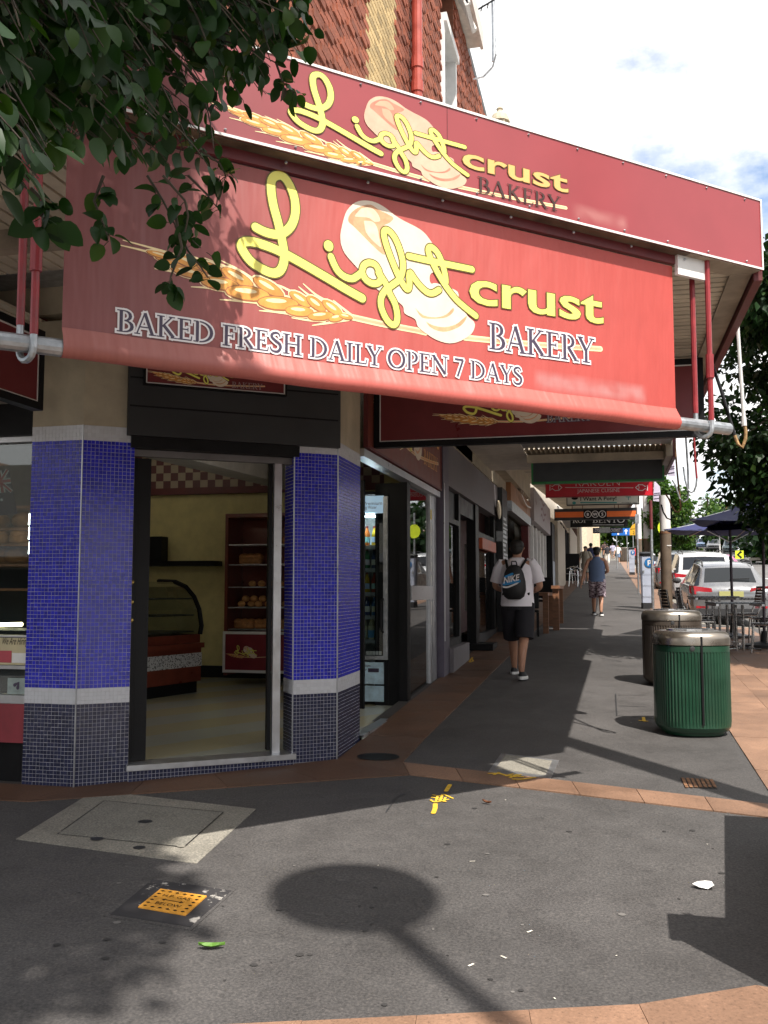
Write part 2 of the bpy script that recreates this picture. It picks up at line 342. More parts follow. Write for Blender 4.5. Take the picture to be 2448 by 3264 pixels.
# kerbs
b = MB()
for p, q in (((3.4, 1.2), (3.4, 18.6)), ((3.4, 18.6), (KX, 20.2)), ((KX, 20.2), (KX, 95)), ((-60, 1.2), (3.4, 1.2))):
    n = max(1, int(hypot(q[0]-p[0], q[1]-p[1])/1.5)); dx, dy = (q[0]-p[0])/n, (q[1]-p[1])/n; l = hypot(dx, dy); nx, ny = dy/l*.15, -dx/l*.15
    if p[1] == q[1]: nx, ny = 0, .15
    for i in range(n):
        x, y = p[0]+dx*i, p[1]+dy*i; b.obox((x, y, gz(x, y)-.5), (dx*.996, dy*.996, gz(0, dy*.996)), (nx, ny, 0), (0, 0, .505))
b.build('kerb', m_conc, kind='structure')
# granite pavers: every one its own piece, set in the footpath
pv = props(bpy.data.objects.new('paving_band', None), kind='structure'); COL.objects.link(pv)
def paver(c, th=.008, g=.003, mat=None):
    cx = sum(p[0] for p in c)/len(c); cy = sum(p[1] for p in c)/len(c); b = MB(); q = []
    for x, y in c:
        dx, dy = x-cx, y-cy; l = hypot(dx, dy); q.append((x-dx/l*g, y-dy/l*g))
    dz = random.uniform(-.0012, .0012); b.prism([(x, y, gz(x, y)-.02) for x, y in q], (0, 0, .02+th+dz)); b.build('paver', mat or m_gran, pv)
def strip(a0, a1, b0, b1, n, mat=None):                       # quad a0->a1 / b0->b1 cut into n pavers
    L = lambda p, q, t: (p[0]+(q[0]-p[0])*t, p[1]+(q[1]-p[1])*t)
    for i in range(n): paver([L(a0, a1, i/n), L(a0, a1, (i+1)/n), L(b0, b1, (i+1)/n), L(b0, b1, i/n)], mat=mat)
g2 = lambda x, y: tuple(gp(x*1.4756, y*1.4756)[:2])
P1 = g2(160, 1702); P2 = g2(728, 1642); P0 = (P1[0]-.41, P1[1]); P3 = (P2[0]-.02, P2[1]+.75)
cw = V((P2[0]-P1[0], P2[1]-P1[1], 0)); CWL = cw.length; cw.normalize(); cwn = V((cw.y, -cw.x, 0))
WX = -2.07
e1, e2, e3 = g2(870, 1648), g2(1650, 1740), g2(1650, 1770); f1 = g2(885, 1675)
strip(e1, (1.0, e2[1]), f1, (1.0, e3[1]), 6)                    # band across the footpath
cA = V((*P1, 0))+cwn*.62-cw*.25; cB = V((*f1, 0)); 
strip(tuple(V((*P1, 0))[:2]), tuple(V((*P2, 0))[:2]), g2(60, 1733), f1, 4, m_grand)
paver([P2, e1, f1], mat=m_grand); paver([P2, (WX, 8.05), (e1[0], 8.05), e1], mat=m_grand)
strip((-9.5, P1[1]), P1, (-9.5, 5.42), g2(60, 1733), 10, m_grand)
n = 26
for i in range(n):
    y0 = 8.05+i*.62; xe = lambda y: e1[0]+(y-8)*.016
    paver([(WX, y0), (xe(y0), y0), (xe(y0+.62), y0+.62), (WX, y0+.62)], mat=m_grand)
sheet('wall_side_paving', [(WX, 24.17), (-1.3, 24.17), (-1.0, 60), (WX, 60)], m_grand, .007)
for i in range(32):
    y0 = 3.75+i*.6; off = .3
    for x0, x1, o in ((1.0, 1.5, 0), (1.5, 1.72, .3)): paver([(x0, y0+o), (x1, y0+o), (x1, y0+o+.6), (x0, y0+o+.6)])
    if 6 < y0 < 19: paver([(1.72, y0), (2.6, y0), (2.6, y0+.6), (1.72, y0+.6)])
sheet('kerb_side_paving', [(1.0, 22.95), (1.72, 23.25), (1.72, 90), (1.0, 90)], m_gran, .007)
q0, q1, q2 = gp(1224, 3245), gp(2146, 3204), gp(2448, 3130)
q9 = gp(907, 3264); sl_ = (q1.y-q9.y)/(q1.x-q9.x); A9 = (-2.2, q1.y-sl_*(q1.x+2.2)); strip(A9, (q1.x-.12, q1.y-.03), (-2.2, 1.45), (q1.x+.15, 2.3), 6)
paver([(q1.x-.12, q1.y-.03), (q1.x+.15, 2.3), (1.25, 2.7), (q2.x-.05, q2.y-.05)]); paver([(q2.x-.05, q2.y-.05), (1.25, 2.7), (1.9, 3.2), (1.5, 3.75), (1.0, 3.75)])
sheet('corner_paving', [(1.25, 1.4), (3.35, 1.4), (3.35, 3.7), (1.52, 3.7), (1.92, 3.2), (1.27, 2.68)], m_gran, .006)
GF = Fr((0, 0, 0), (1, 0, 0), (0, 1, GA)); gpx = lambda u, v: GF.px(u, v)
def gquad(name, pts, mat, lift, parent=None, ins=None, **k):
    b = MB(); p = [GF.px(*q) for q in pts]; b.prism([GF.P(x, y, -.01) for x, y in p][::-1], GF.n*(.01+lift)); return b.build(name, mat, parent, **k)
# ---- lids and grates in the footpath
o = gquad('concrete_cover', [(52, 2676), (303, 2521), (815, 2580), (627, 2754)], m_conc, .004, label='large grey concrete slab with lifting lid in front of left pillar', cat='access cover')
lid = MB(); q = [GF.px(*p) for p in ((184, 2662), (332, 2556), (712, 2593), (587, 2704))]; lid.prism([GF.P(x, y, .002) for x, y in q][::-1], GF.n*.006); lid.build('lid', asphalt('concrete_lid', (.225, .215, .185)), o)
b = MB()
for i in range(4): ribbon(b, GF, [q[i-1], q[i]], .007, .0086+.0001*i, cap=False)
b.build('joint', m_black, o)
for u, v, r in ((463, 2623, .045), (309, 2678, .04), (444, 2706, .035), (184, 2656, .022), (578, 2702, .024), (735, 2638, .02)): b = MB(); disc(b, GF, GF.px(u, v), r, r*.8, .0092); b.build('lifting_hole', m_dark if r > .03 else m_conc, o)
m_peel, t, bb = newmat('peeling_white_paint'); nn = noise(t, pos(t), 7, 6, .7); t.links.new(mixc(t, ramp(t, nn, [(.60, 0), (.64, .8)]), (.035, .033, .035), (.5, .47, .43)), bb.inputs['Base Color']); bb.inputs['Roughness'].default_value = .8
o = gquad('gas_pit_cover', [(330, 2922), (481, 2798), (752, 2837), (610, 2967)], m_asph, .004, label='square yellow gas pit lid in worn white painted surround', cat='pit cover')
gquad('painted_surround', [(352, 2918), (486, 2806), (738, 2842), (606, 2958)], m_peel, .006, o)
yq = [(440, 2898), (512, 2840), (659, 2863), (591, 2924)]
gquad('lid', M('yellow_lid', (.74, .34, .045), .5, var=.12, scale=30), yq, .012, o) if False else gquad('lid', yq, M('yellow_lid', (.74, .34, .045), .5, var=.12, scale=30), .012, o)
Y = [V(GF.px(*p)) for p in yq]; ex = (Y[3]-Y[0]); ey = (Y[1]-Y[0]); LF = Fr(GF.P(Y[0].x, Y[0].y, .0125), GF.P(*ex)-GF.P(0, 0), GF.P(*ey)-GF.P(0, 0)); lw, lh = ex.length, ey.length
b = MB()
for i in range(6):
    for yy in (.1, .9): disc(b, LF, (lw*(.1+.16*i), lh*yy), lw*.05, lh*.035, .0006, n=4)
    if 0 < i < 5:
        for xx in (.09, .91): disc(b, LF, (lw*xx, lh*(.1+.16*i)), lw*.05, lh*.035, .0006, n=4)
text(b, LF, 'H.P. GAS', lw*.5, lh*.64, lh*.13, .0006, center=True); text(b, LF, 'BELOW', lw*.5, lh*.24, lh*.13, .0006, center=True)
ribbon(b, LF, [(lw*.28, lh*.5), (lw*.72, lh*.5)], lh*.025, .0006); ribbon(b, LF, [(lw*.34, lh*.54), (lw*.28, lh*.5), (lw*.34, lh*.46)], lh*.02, .0007); ribbon(b, LF, [(lw*.66, lh*.54), (lw*.72, lh*.5), (lw*.66, lh*.46)], lh*.02, .0008)
b.build('lettering', m_black, o)
o = gquad('square_cover', [(1557, 2460), (1597, 2402), (1782, 2424), (1755, 2484)], m_alu, .003, label='square concrete filled inspection cover with metal edge beside the yellow paint', cat='access cover')
gquad('infill', [(1580, 2452), (1612, 2407), (1760, 2427), (1738, 2474)], m_conc, .006, o)
o = gquad('drain_grate', [(2170, 2480), (2186, 2510), (2286, 2516), (2268, 2486)], m_dark, .003, label='small rusty slotted drain grate in the asphalt', cat='drain grate')
for i in range(7):
    b = MB(); u = 2176+i*15; ribbon(b, GF, [GF.px(u, 2482+i*.8), GF.px(u+14, 2513)], .022, .008, cap=False); b.build('bar', m_rust, o)
b = MB(); c = GF.px(1206, 2416); disc(b, GF, c, .17, .13, .012); b.build('round_cover', m_black, label='round black valve cover in the tan paving by right pillar', cat='access cover')
o = MB()
for pts in (((1962, 2212), (1966, 2282)), ((1966, 2282), (2100, 2292)), ((1970, 2216), (2060, 2216)), ((1968, 2250), (2060, 2254))): ribbon(o, GF, [GF.px(*p) for p in pts], .012, .003, cap=False)
o.build('slotted_cover', m_dark, label='thin steel framed service lid in asphalt left of green bin', cat='access cover')
b = MB()
for i, L in enumerate((((1755, 2112), (1800, 2122), (1890, 2132)), ((1752, 2148), (1820, 2162), (1872, 2172)), ((1250, 2560), (1262, 2545), (1290, 2530)), ((1230, 2590), (1250, 2562)), ((1560, 1985), (1720, 1992), (1860, 1996)), ((1840, 2028), (2020, 2030)))): ribbon(b, GF, [GF.px(*p) for p in L], .008, .0022+i*1e-5, cap=False)
b.build('pavement_joint', m_dark, kind='structure')
# ---- yellow spray marks
Z = lambda L: [GF.px(1250+x/2.765, 2250+y/2.765) for x, y in L]
b = MB()
for i, L in enumerate(([(510, 700), (475, 755)], [(380, 870), (378, 910), (362, 950)], [(360, 790), (430, 800), (450, 785), (535, 820)], [(350, 812), (440, 822)], [(340, 835), (380, 855), (450, 840), (495, 830)], [(400, 800), (385, 850)], [(440, 800), (420, 850)], [(470, 815), (455, 850)], [(400, 835), (470, 852)])):
    ribbon(b, GF, smooth2(Z(L), 4), .030 if i < 2 else .016, .004+.0004*i)
b.build('paint_mark', m_yelp, label='yellow sprayed service letters between two dashes on asphalt', cat='paint mark')
b = MB()
for i, L in enumerate(([(855, 608), (930, 605), (1000, 622), (1080, 632)], [(900, 618), (940, 600)], [(1010, 630), (1060, 612)], [(1040, 645), (1100, 618)], [(1075, 640), (1130, 620)], [(1080, 632), (1150, 640)], [(1065, 660), (1150, 660), (1255, 645)])):
    ribbon(b, GF, smooth2(Z(L), 4), .024, .010+.0004*i)
b.build('paint_mark', m_yelp, label='yellow sprayed arrow and letters beside the square cover', cat='paint mark')
b = MB()
for L in (((2051, 2288), (2053, 2300)), ((2040, 2298), (2062, 2300))): ribbon(b, GF, [GF.px(*p) for p in L], .03, .005)
b.build('paint_mark', m_yelp, label='tiny yellow paint mark in shadow of green bin', cat='paint mark')
b = MB(); ribbon(b, GF, [GF.px(1496, 2112), GF.px(1506, 2098), GF.px(1508, 2110), GF.px(1498, 2114)], .03, .014); b.build('paint_mark', m_yelp, label='small yellow paint loop at foot of the shopfront step', cat='paint mark')
# ---- litter, leaves, gum
b = MB(); c = GF.px(2248, 2830); random.seed(3)
pts = [V((c[0]+random.uniform(.03, .065)*cos(a), c[1]+random.uniform(.03, .05)*sin(a), 0)) for a in [i*2*pi/9 for i in range(9)]]
top = [GF.P(p.x, p.y, random.uniform(.006, .03)) for p in pts]; b.add(top+[GF.P(c[0], c[1], .035)], [(i, (i+1) % 9, 9) for i in range(9)]); b.build('paper_scrap', m_white, label='crumpled white paper scrap on asphalt near the dark shadow', cat='litter')
def ground_leaf(u, v, s, ang, mat, label):
    c = GF.px(u, v); b = MB(); P = []
    for k, (x, w) in enumerate(((-1, .05), (-.5, .42), (0, .5), (.5, .36), (1, .03))):
        for sg in (-1, 0, 1): xx, yy = x*s, sg*w*s*.7; P.append(GF.P(c[0]+xx*cos(ang)-yy*sin(ang), c[1]+xx*sin(ang)+yy*cos(ang), .008+abs(sg)*.012+.01*x*x))
    b.add(P, [(3*i+j, 3*i+j+3, 3*i+j+4, 3*i+j+1) for i in range(4) for j in range(2)]); b.build('fallen_leaf', mat, label=label, cat='leaf')
ground_leaf(675, 3026, .055, .25, M('fresh_leaf', (.10, .22, .03), .5), 'fresh green fallen leaf lying on the asphalt')
ground_leaf(1552, 2564, .035, -.5, M('dry_leaf', (.16, .06, .025), .7), 'dry brown fallen leaf lying on the asphalt')
b = MB()
for i in range(85):
    u = random.uniform(100, 2350); v = random.uniform(2300, 3230); x, y = GF.px(u, v)
    if y < 3.4 or (x < -1.5 and y > 5.2) or x > 1 or (x < -1.2 and y > 6.5): continue
    r = random.choice((.004, .006, .008, .012, .018)); disc(b, GF, (x, y), r, r*random.uniform(.6, 1), .003+i*1e-5, random.choice((0, 0, 1)), n=7)
b.build('gum_spots', [M('dark_gum', (.034, .032, .031), .8), M('old_gum', (.17, .16, .15), .8)], kind='stuff')
b = MB()
for i in range(11):
    u = random.uniform(900, 2380); v = random.uniform(2150, 3200); x, y = GF.px(u, v); a = random.uniform(0, 6); l = random.choice((.006, .008, .012, .03)); ribbon(b, GF, [(x, y), (x+l*cos(a), y+l*sin(a))], random.uniform(.005, .012), .004+i*1e-5, cap=False)
b.build('litter', M('pale_litter', (.6, .56, .48), .8, var=.3), kind='stuff')
# ================================================================ bakery building
ZS = 3.60                                              # awning soffit height
AC = radians(47); cd = V((sin(AC), cos(AC), 0)); cn = V((cd.y, -cd.x, 0))
C0 = CP+ray(2432, 851.5)*5.75; C0z = C0.z
LEN = 4.55; CL = C0-cd*LEN                             # left end of the splayed awning front
ZU = V((0, 0, 1))
CW = Fr((*P1, 0), cw, (0, 0, 1))                       # splayed shopfront wall
FL = .41                                               # bakery floor level
bak = thing('corner_building', 'two storey red brick corner building over the bakery shopfronts', 'building', (-6, 12, 0))
def brickmat(name, base):
    m, t, b = newmat(name); p = pos(t); g = N(t, 'ShaderNodeNewGeometry'); oi = N(t, 'ShaderNodeObjectInfo')
    ad = N(t, 'ShaderNodeMath', operation='ADD'); t.links.new(g.outputs['Random Per Island'], ad.inputs[0]); t.links.new(oi.outputs['Random'], ad.inputs[1]); fr = N(t, 'ShaderNodeMath', operation='FRACT'); t.links.new(ad.outputs[0], fr.inputs[0])
    c = ramp(t, fr.outputs[0], [(0, tuple(x*.62 for x in base)), (.5, base), (1, tuple(x*1.25 for x in base))]); n = noise(t, p, 38, 4, .7)
    c = mixc(t, 1, c, ramp(t, n, [(.3, .6), (.65, 1.12)]), 'MULTIPLY'); c = mixc(t, 1, c, ramp(t, noise(t, p, .6, 4), [(.3, .8), (.7, 1.1)]), 'MULTIPLY')
    t.links.new(c, b.inputs['Base Color']); b.inputs['Roughness'].default_value = .85; bump(t, b, n, .7, .01); return m
m_brick = brickmat('red_brick', (.30, .085, .042)); m_brick2 = brickmat('yellow_brick', (.50, .36, .17)); m_mort = M('mortar', (.22, .085, .05), .9, var=.3)
Yu = lambda u, v=300: atX(u, v, WX).y
Y0B = P1[1]; EAV = atX(1541, 149, WX+.24); ZT = EAV.z; YE = 23.5
ya, yb, yp, ywa, ywb = Yu(1172), Yu(1266), Yu(1306), Yu(1411), Yu(1452)
b = MB(); b.bx(WX-.3, WX-.03, Y0B, ywa, 3.9, ZT); b.bx(WX-.3, WX-.03, ywb, YE, 3.9, ZT); b.bx(WX-.3, WX-.03, ywa, ywb, 3.9, 4.25); b.bx(-12, WX-.3, Y0B, Y0B+.25, 3.9, ZT); b.bx(-12, WX-.3, YE-.3, YE, 3.9, ZT)
b.build('upper_wall', m_mort, bak)
b = MB(); b.bx(-12, WX-.02, Y0B, YE, ZT, ZT+.15); b.build('roof', m_dark, bak)
cand = []; BH, BL = .074, .215
for r in range(int((ZT-4.0)/BH)):
    z = 4.0+r*BH
    for k in range(-1, int((YE-Y0B)/BL)+1):
        y = Y0B+k*BL+(BL/2 if r % 2 else 0); y1 = y+BL-.007
        if y < Y0B: y = Y0B
        if y1 > YE: continue
        if ya < (y+y1)/2 < yb: mi = 1
        else: mi = 0
        if ywa-.02 < y1 and y < ywb+.02 and z > 4.25: continue
        if y1-y < .05: continue
        dep = (WX*Fw.x+y*Fw.y)
        if (z-CH)/dep > 1.15 or (z-CH)/dep < .22: continue
        # rusticated faces: ends of bricks stand proud in diagonal runs
        pr = .004 if mi else (.015 if (k*2+r) % 3 == 0 else .002)+random.uniform(0, .004)
        cand.append((dep, y, y1, z, z+BH-.007, pr, mi))
cand.sort()
def brick_geo(bb, c):
    _, y, y1, z, z1, pr, mi = c; x = WX-.03; xp = WX-.012+pr
    bb.loft([[V((x, y, z)), V((x, y1, z)), V((x, y1, z1)), V((x, y, z1))], [V((xp, y+.004, z+.004)), V((xp, y1-.004, z+.004)), V((xp, y1-.004, z1-.004)), V((xp, y+.004, z1-.004))]], mi)
vis = [c for c in cand if c[1] > Yu(960)]; near = vis[:300]; ns = set(id(c) for c in near)
for c in near: bb = MB(); brick_geo(bb, c); bb.m = [0]*len(bb.m); bb.build('brick', m_brick2 if c[6] else m_brick, bak)
bb = MB()
for c in cand:
    if id(c) not in ns: brick_geo(bb, c)
bb.build('bricks', [m_brick, m_brick2], bak, kind='stuff')
b = MB(); b.bx(WX-.12, WX+.03, ya-.05, yb+.02, 4.0, atX(1172, 530, WX).z); b.build('sill', m_conc, bak)
# sash window
b = MB(); zt = ZT-1.1
for yy in (ywa, ywb-.09): b.bx(WX-.2, WX+.02, yy, yy+.09, 4.25, zt)
b.bx(WX-.2, WX+.02, ywa+.09, ywb-.09, 6.2, 6.34); b.bx(WX-.24, WX+.06, ywa, ywb, zt, zt+.12)
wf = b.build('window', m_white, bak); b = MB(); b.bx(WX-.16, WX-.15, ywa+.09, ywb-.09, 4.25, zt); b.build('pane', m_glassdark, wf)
b = MB(); p = atX(1436, 105, WX); b.obox((WX-.10, ywa+.15, p.z+1.0), (.42, 0, -.95), (0, .06, 0), (.05, 0, .02)); b.obox((WX-.10, ywb-.35, p.z+1.0), (.42, 0, -.95), (0, .06, 0), (.05, 0, .02)); b.obox((WX+.30, ywa+.15, p.z+.02), (.05, 0, .02), (0, ywb-ywa-.45, 0), (-.03, 0, .08)); b.obox((WX-.09, ywa+.21, p.z+.98), (.41, 0, -.93), (0, ywb-ywa-.56, 0), (.01, 0, .005)); b.build('awning_sash', m_white, wf)
b = MB(); ye2 = EAV.y; b.bx(WX-.05, WX+.19, Y0B-.6, ye2, ZT-.0, ZT+.1); b.bx(WX+.191, WX+.24, Y0B-.6, ye2+.01, ZT-.04, ZT+.26); b.build('eave', M('eave_paint', (.62, .57, .52), .6), bak)
# downpipe
b = MB(); b.cyl((WX+.085, yp, 3.95), (WX+.085, yp, ZT-.05), .06, n=12)
for z in (atX(1306, 222, WX).z, 7.2, 9.4): b.cyl((WX+.085, yp, z), (WX+.085, yp, z+.12), .072, n=12)
b.build('downpipe', M('red_pipe', (.36, .06, .04), .4), bak)
b = MB(); b.tube([(WX+.42, ye2+.2, ZT+1.6), (WX+.42, ye2+.2, ZT-.05), (WX+.36, ye2+.25, ZT-.22), (WX+.2, ye2+.3, ZT-.34), (WX+.03, ye2+.3, ZT-.36)], .016); b.build('gutter_pipe', m_steel, bak)
# TV aerial on the eave
an = thing('rooftop_aerial', 'small tangled metal aerial and mast on the eave against the sky', 'aerial', (WX+.3, ye2+.2, ZT+.2)); b = MB(); o = V((WX+.36, ye2+.3, ZT-.1)); b.cyl(o, o+V((0, 0, 2.4)), .02)
b.build('mast', m_steel, an); b = MB()
for i, z in enumerate((.9, 1.15, 1.4)):
    b.cyl(o+V((-.42, .05, z)), o+V((.06, -.1, z+.12)), .015)
    for k in range(4): q = o+V((-.4+.11*k, .05-.03*k, z+.02*k)); b.cyl(q+V((0, -.1, -.1)), q+V((0, .1, .12)), .012, n=5)
b.build('antenna_element', m_dark, an)
# next building's parapet finial
nb = thing('neighbour_parapet', 'cream stone parapet with domed finial beyond the brick wall', 'building', (WX, 26, 0)); q = atX(1597, 390, WX+.2)
b = MB(); b.bx(WX-.4, WX+.20, q.y, q.y+6, 3.9, q.z-.25); b.bx(WX-.45, WX+.26, q.y-.05, q.y+6, q.z-.25, q.z-.15); b.build('parapet', m_cream, nb)
b = MB(); b.bx(WX+.04, WX+.26, q.y+.1, q.y+.4, q.z-.15, q.z+.12); b.lathe((WX+.15, q.y+.25, q.z+.12), [(.20, 0), (.19, .05), (.15, .15), (.06, .21), (.05, .25), (.07, .28), (.02, .33)], 14); b.build('finial', m_cream, nb)
# ---------------------------------------------------------------- shop walls below the awning
b = MB()
b.obox(CW.P(0, 3.7-.01), CW.x*CWL, -CW.n*.2, ZU*.5)
b.bx(-12, P1[0], P1[1], P1[1]+.2, 3.65, 4.2); b.bx(WX-.2, WX, P2[1], YE, 3.65, 4.2); b.build('lintel', m_cream, bak)
pz = wp(425, 1390, CW.o, CW.n).z
b = MB(); b.obox(CW.P(.30, pz, .05), CW.x*(CWL-.30-.0), -CW.n*.12, ZU*(ZS-pz))
b.build('fascia_panel', m_dark, bak)
for zf in (.25, .5, .75):
    b = MB(); b.obox(CW.P(.31, pz+(ZS-pz)*zf, .052), CW.x*(CWL-.33), -CW.n*.01, ZU*.012); b.build('panel_joint', m_black, bak)
# chamfer door head, frames
b = MB(); zh = wp(640, 1440, CW.o, CW.n).z; b.obox(CW.P(.33, zh, .03), CW.x*(CWL-.66), -CW.n*.16, ZU*(pz-zh-.002)); b.build('roller_box', m_black, bak)
dh = thing('entry_door', 'open bakery doorway frame with silver right jamb and black door edge', 'door frame', CW.P(CWL/2, FL))
b = MB(); s = CW.px(875, 2300)[0]; b.obox(CW.P(s+.0, FL, -.06), CW.x*.06, -CW.n*.04, ZU*(zh-FL)); b.build('jamb', m_alu, dh); b = MB(); b.obox(CW.P(s-.03, FL+.02, -.10), CW.x*.028, -CW.n*.05, ZU*(zh-FL-.05)); b.build('door_edge', m_black, dh)
b = MB(); b.obox(CW.P(.34, zh-.05, -.05), CW.x*(CWL-.68), -CW.n*.06, ZU*.048); b.build('head', M('dull_bronze', (.16, .15, .15), .5, .3), dh)
b = MB(); s0 = CW.px(420, 2300)[0]; b.obox(CW.P(s0-.02, FL+.01, -.09), CW.x*.04, -CW.n*.9, ZU*(zh-FL-.07)); b.obox(CW.P(s0+.022, FL+.01, -.1), CW.x*.095, -CW.n*.05, ZU*(zh-FL-.07)); dl = b.build('door_leaf', m_black, dh)
for v in (1855, 1920, 1978):
    b = MB(); q = CW.P(s0+.0, wp(425, v, CW.o, CW.n).z, -.08); b.ell(q-CW.x*.015+CW.n*.03, .02, .02, .02); b.build('door_knob', M('brass', (.6, .42, .12), .25, 1), dl)
b = MB(); b.obox(CW.P(.345, FL-.035, .05), CW.x*(CWL-.69), -CW.n*.2, ZU*.038); b.build('threshold', m_alu, dh)
# ---------------------------------------------------------------- mosaic pillars
m_t = {}
def tilemat(name, c, rough=.22):
    m, t, b = newmat(name); g = N(t, 'ShaderNodeNewGeometry'); oi = N(t, 'ShaderNodeObjectInfo'); ad = N(t, 'ShaderNodeMath', operation='ADD'); t.links.new(g.outputs['Random Per Island'], ad.inputs[0]); t.links.new(oi.outputs['Random'], ad.inputs[1]); fr = N(t, 'ShaderNodeMath', operation='FRACT'); t.links.new(ad.outputs[0], fr.inputs[0])
    t.links.new(ramp(t, fr.outputs[0], [(0, tuple(x*(.72 if max(c) < .6 or c[0] < .1 else .93) for x in c)), (.5, c), (1, tuple(min(1, x*(1.25 if c[0] < .1 else 1.03)) for x in c))]), b.inputs['Base Color']); b.inputs['Roughness'].default_value = rough; return m
mt_blue = tilemat('blue_tile', (.022, .026, .46)); mt_navy = tilemat('navy_tile', (.022, .026, .065)); mt_white = tilemat('white_tile', (.60, .61, .64))
m_grout = M('grout', (.52, .51, .54), .9, var=.12, scale=3)
ZP = wp(265, 1354, CW.o, CW.n).z; hp = lambda v: wp(250, v, (0, P1[1], 0), (0, -1, 0)).z
B1, B2, B3 = hp(1404), hp(2196), hp(2252); TP = .027
def pillar(name_label, foot, faces, zb):
    pl = thing('tiled_pillar', name_label, 'pillar', (foot[0][0], foot[0][1], zb), group='blue mosaic pillars either side of the bakery door')
    b = MB(); b.prism([(x, y, zb-.1) for x, y in foot], (0, 0, ZP-zb+.1)); b.build('core', m_grout, pl)
    b = MB(); b.prism([(x*.0+x, y, ZP) for x, y in foot], (0, 0, ZS-ZP-.004)); b.build('rendered_head', m_cream, pl)
    T = []
    for (a, c2) in faces:
        a, c2 = V((*a, 0)), V((*c2, 0)); L = (c2-a).length; e = (c2-a).normalized(); n = V((e.y, -e.x, 0)); nc = max(1, round(L/TP)); tw = L/nc; zz = ZP-TP
        while zz > zb-.08:
            mid = zz+TP/2; mat = mt_white if mid > B1 or B3 < mid < B2 else (mt_blue if mid >= B2 else mt_navy)
            for k in range(nc):
                o = a+e*(k*tw)+V((0, 0, zz)); dv = o-CP; dep = dv.dot(Fw); sz = abs(n.dot(dv.normalized()))/dep**2
                T.append((sz, o, e, n, tw, mat))
            zz -= TP
    T.sort(key=lambda q: -q[0]); cache = {}
    def geo(bb, o, e, n, tw, mi, wide):
        j = .0011*wide+.0003; k = .0011; h = TP; w = .003
        R = lambda i, d: [o+e*i+ZU*i+n*d, o+e*(tw-i)+ZU*i+n*d, o+e*(tw-i)+ZU*(h-i)+n*d, o+e*i+ZU*(h-i)+n*d]
        bb.loft([R(j, .0), R(j, w*.7), R(j+k, w)], mi)
    MI = {mt_white: 0, mt_blue: 1, mt_navy: 2}
    for (sz, o, e, n, tw, mat) in T[:300]:
        key = (round(e.x, 3), round(tw, 5), mat.name)
        if key not in cache:
            bb = MB(); geo(bb, V((0, 0, 0)), e, n, tw, 0, 1.0 if mat != mt_white else 0); ob = bb.build('tile', mat, pl, local=True); cache[key] = ob.data
        else: ob = bpy.data.objects.new('tile', cache[key]); COL.objects.link(ob); ob.parent = pl
        ob.location = o-pl.location
    bb = MB(); rnd = random.Random(4)
    for (sz, o, e, n, tw, mat) in T[300:]: geo(bb, o+e*rnd.uniform(-.0007, .0007)+ZU*rnd.uniform(-.0007, .0007)+n*rnd.uniform(-.0006, .0004), e, n, tw, MI[mat], 1.0 if mat != mt_white else 0)
    bb.build('tiles', [mt_white, mt_blue, mt_navy], pl, kind='stuff'); 
    for (a, c2) in faces[:-1]:
        b = MB(); b.obox(V((*c2, zb-.02))-V((.004, .002, 0)), (.009, 0, 0), (0, -.008, 0), (0, 0, ZP-zb+.02)); b.build('corner_trim', m_alu, pl)
    return pl
P1r = V((*P1, 0))+cw*.36; P2l = V((*P2, 0))-cw*.36; tt = lambda v: (v.x, v.y)
pillar('blue mosaic pillar left of the doorway next to the bread window', [P0, P1, tt(P1r), tt(P1r-CW.n*.3), (P0[0], P0[1]+.5)], [(P0, P1), (P1, tt(P1r))], gz(*P1))
pillar('blue mosaic pillar right of the doorway next to the drinks fridge', [tt(P2l), P2, P3, (P3[0]-.22, P3[1]), tt(P2l-CW.n*.24)], [(tt(P2l-CW.n*.24), tt(P2l)), (tt(P2l), P2), (P2, P3)], gz(*P2))
# tiled riser under the sill
b = MB(); z0 = gz(*P1)-.05; b.obox(CW.P(.36, z0, .03), CW.x*(CWL-.72), -CW.n*.25, ZU*(FL-.036-z0)); rs = b.build('door_riser', m_grout, bak)
b = MB(); n = int((CWL-.72)/TP)
for k in range(n):
    for r in range(6):
        o = CW.P(.36+k*TP+.0015, FL-.038-(r+1)*TP, .03); b.obox(o, CW.x*(TP-.003), CW.n*.003, ZU*(TP-.003))
props(b.build('tiles', mt_navy, rs), kind='stuff')
# ================================================================ awning
aw = thing('street_awning', 'cantilevered shop awning with cream board soffit over the bakery corner', 'awning', (0, 8, ZS))
def outX(y):                                           # outer edge of the awning at a given y
    if y >= C0.y: return C0.x
    return C0.x-(C0.y-y)*cd.x/cd.y
YA1 = 12.15
k = 0; y = CL.y+.1
while y < YA1:
    w = .098; x1 = min(outX(y+.02), outX(y+w-.02))-.10; x0 = WX-.05 if y > P2[1] else (-2.6 if y < P1[1] else -3.6)
    if y < 5.0: x0 = min(-2.3, x1-.2)
    if x1 > x0+.1: b = MB(); b.bx(x0, x1, y, y+w-.022, ZS+random.uniform(0, .006), ZS+.02); b.build('soffit_board', m_soff, aw)
    y += w
x = -7.5
while x < -2.35:
    b = MB(); b.bx(x, x+.078, CL.y+.12, P1[1]+.05 if x < P0[0] else 5.0, ZS-.003, ZS+.017); b.build('soffit_board', m_soff, aw); x += .098
b = MB(); b.bx(-12, -7.5, CL.y, P1[1], ZS, ZS+.02); b.build('soffit_sheet', M('white_soffit', (.60, .55, .48), .7, var=.15), aw)
b = MB(); top = [(-12, CL.y), (CL.x, CL.y), (C0.x, C0.y), (C0.x, 14.74), (WX-.3, 14.74), (WX-.3, P1[1]+.3), (-12, P1[1]+.3)]; b.prism([(x, y, ZS+.25) for x, y in top], (0, 0, .03)); b.build('roof_sheet', m_steel, aw)
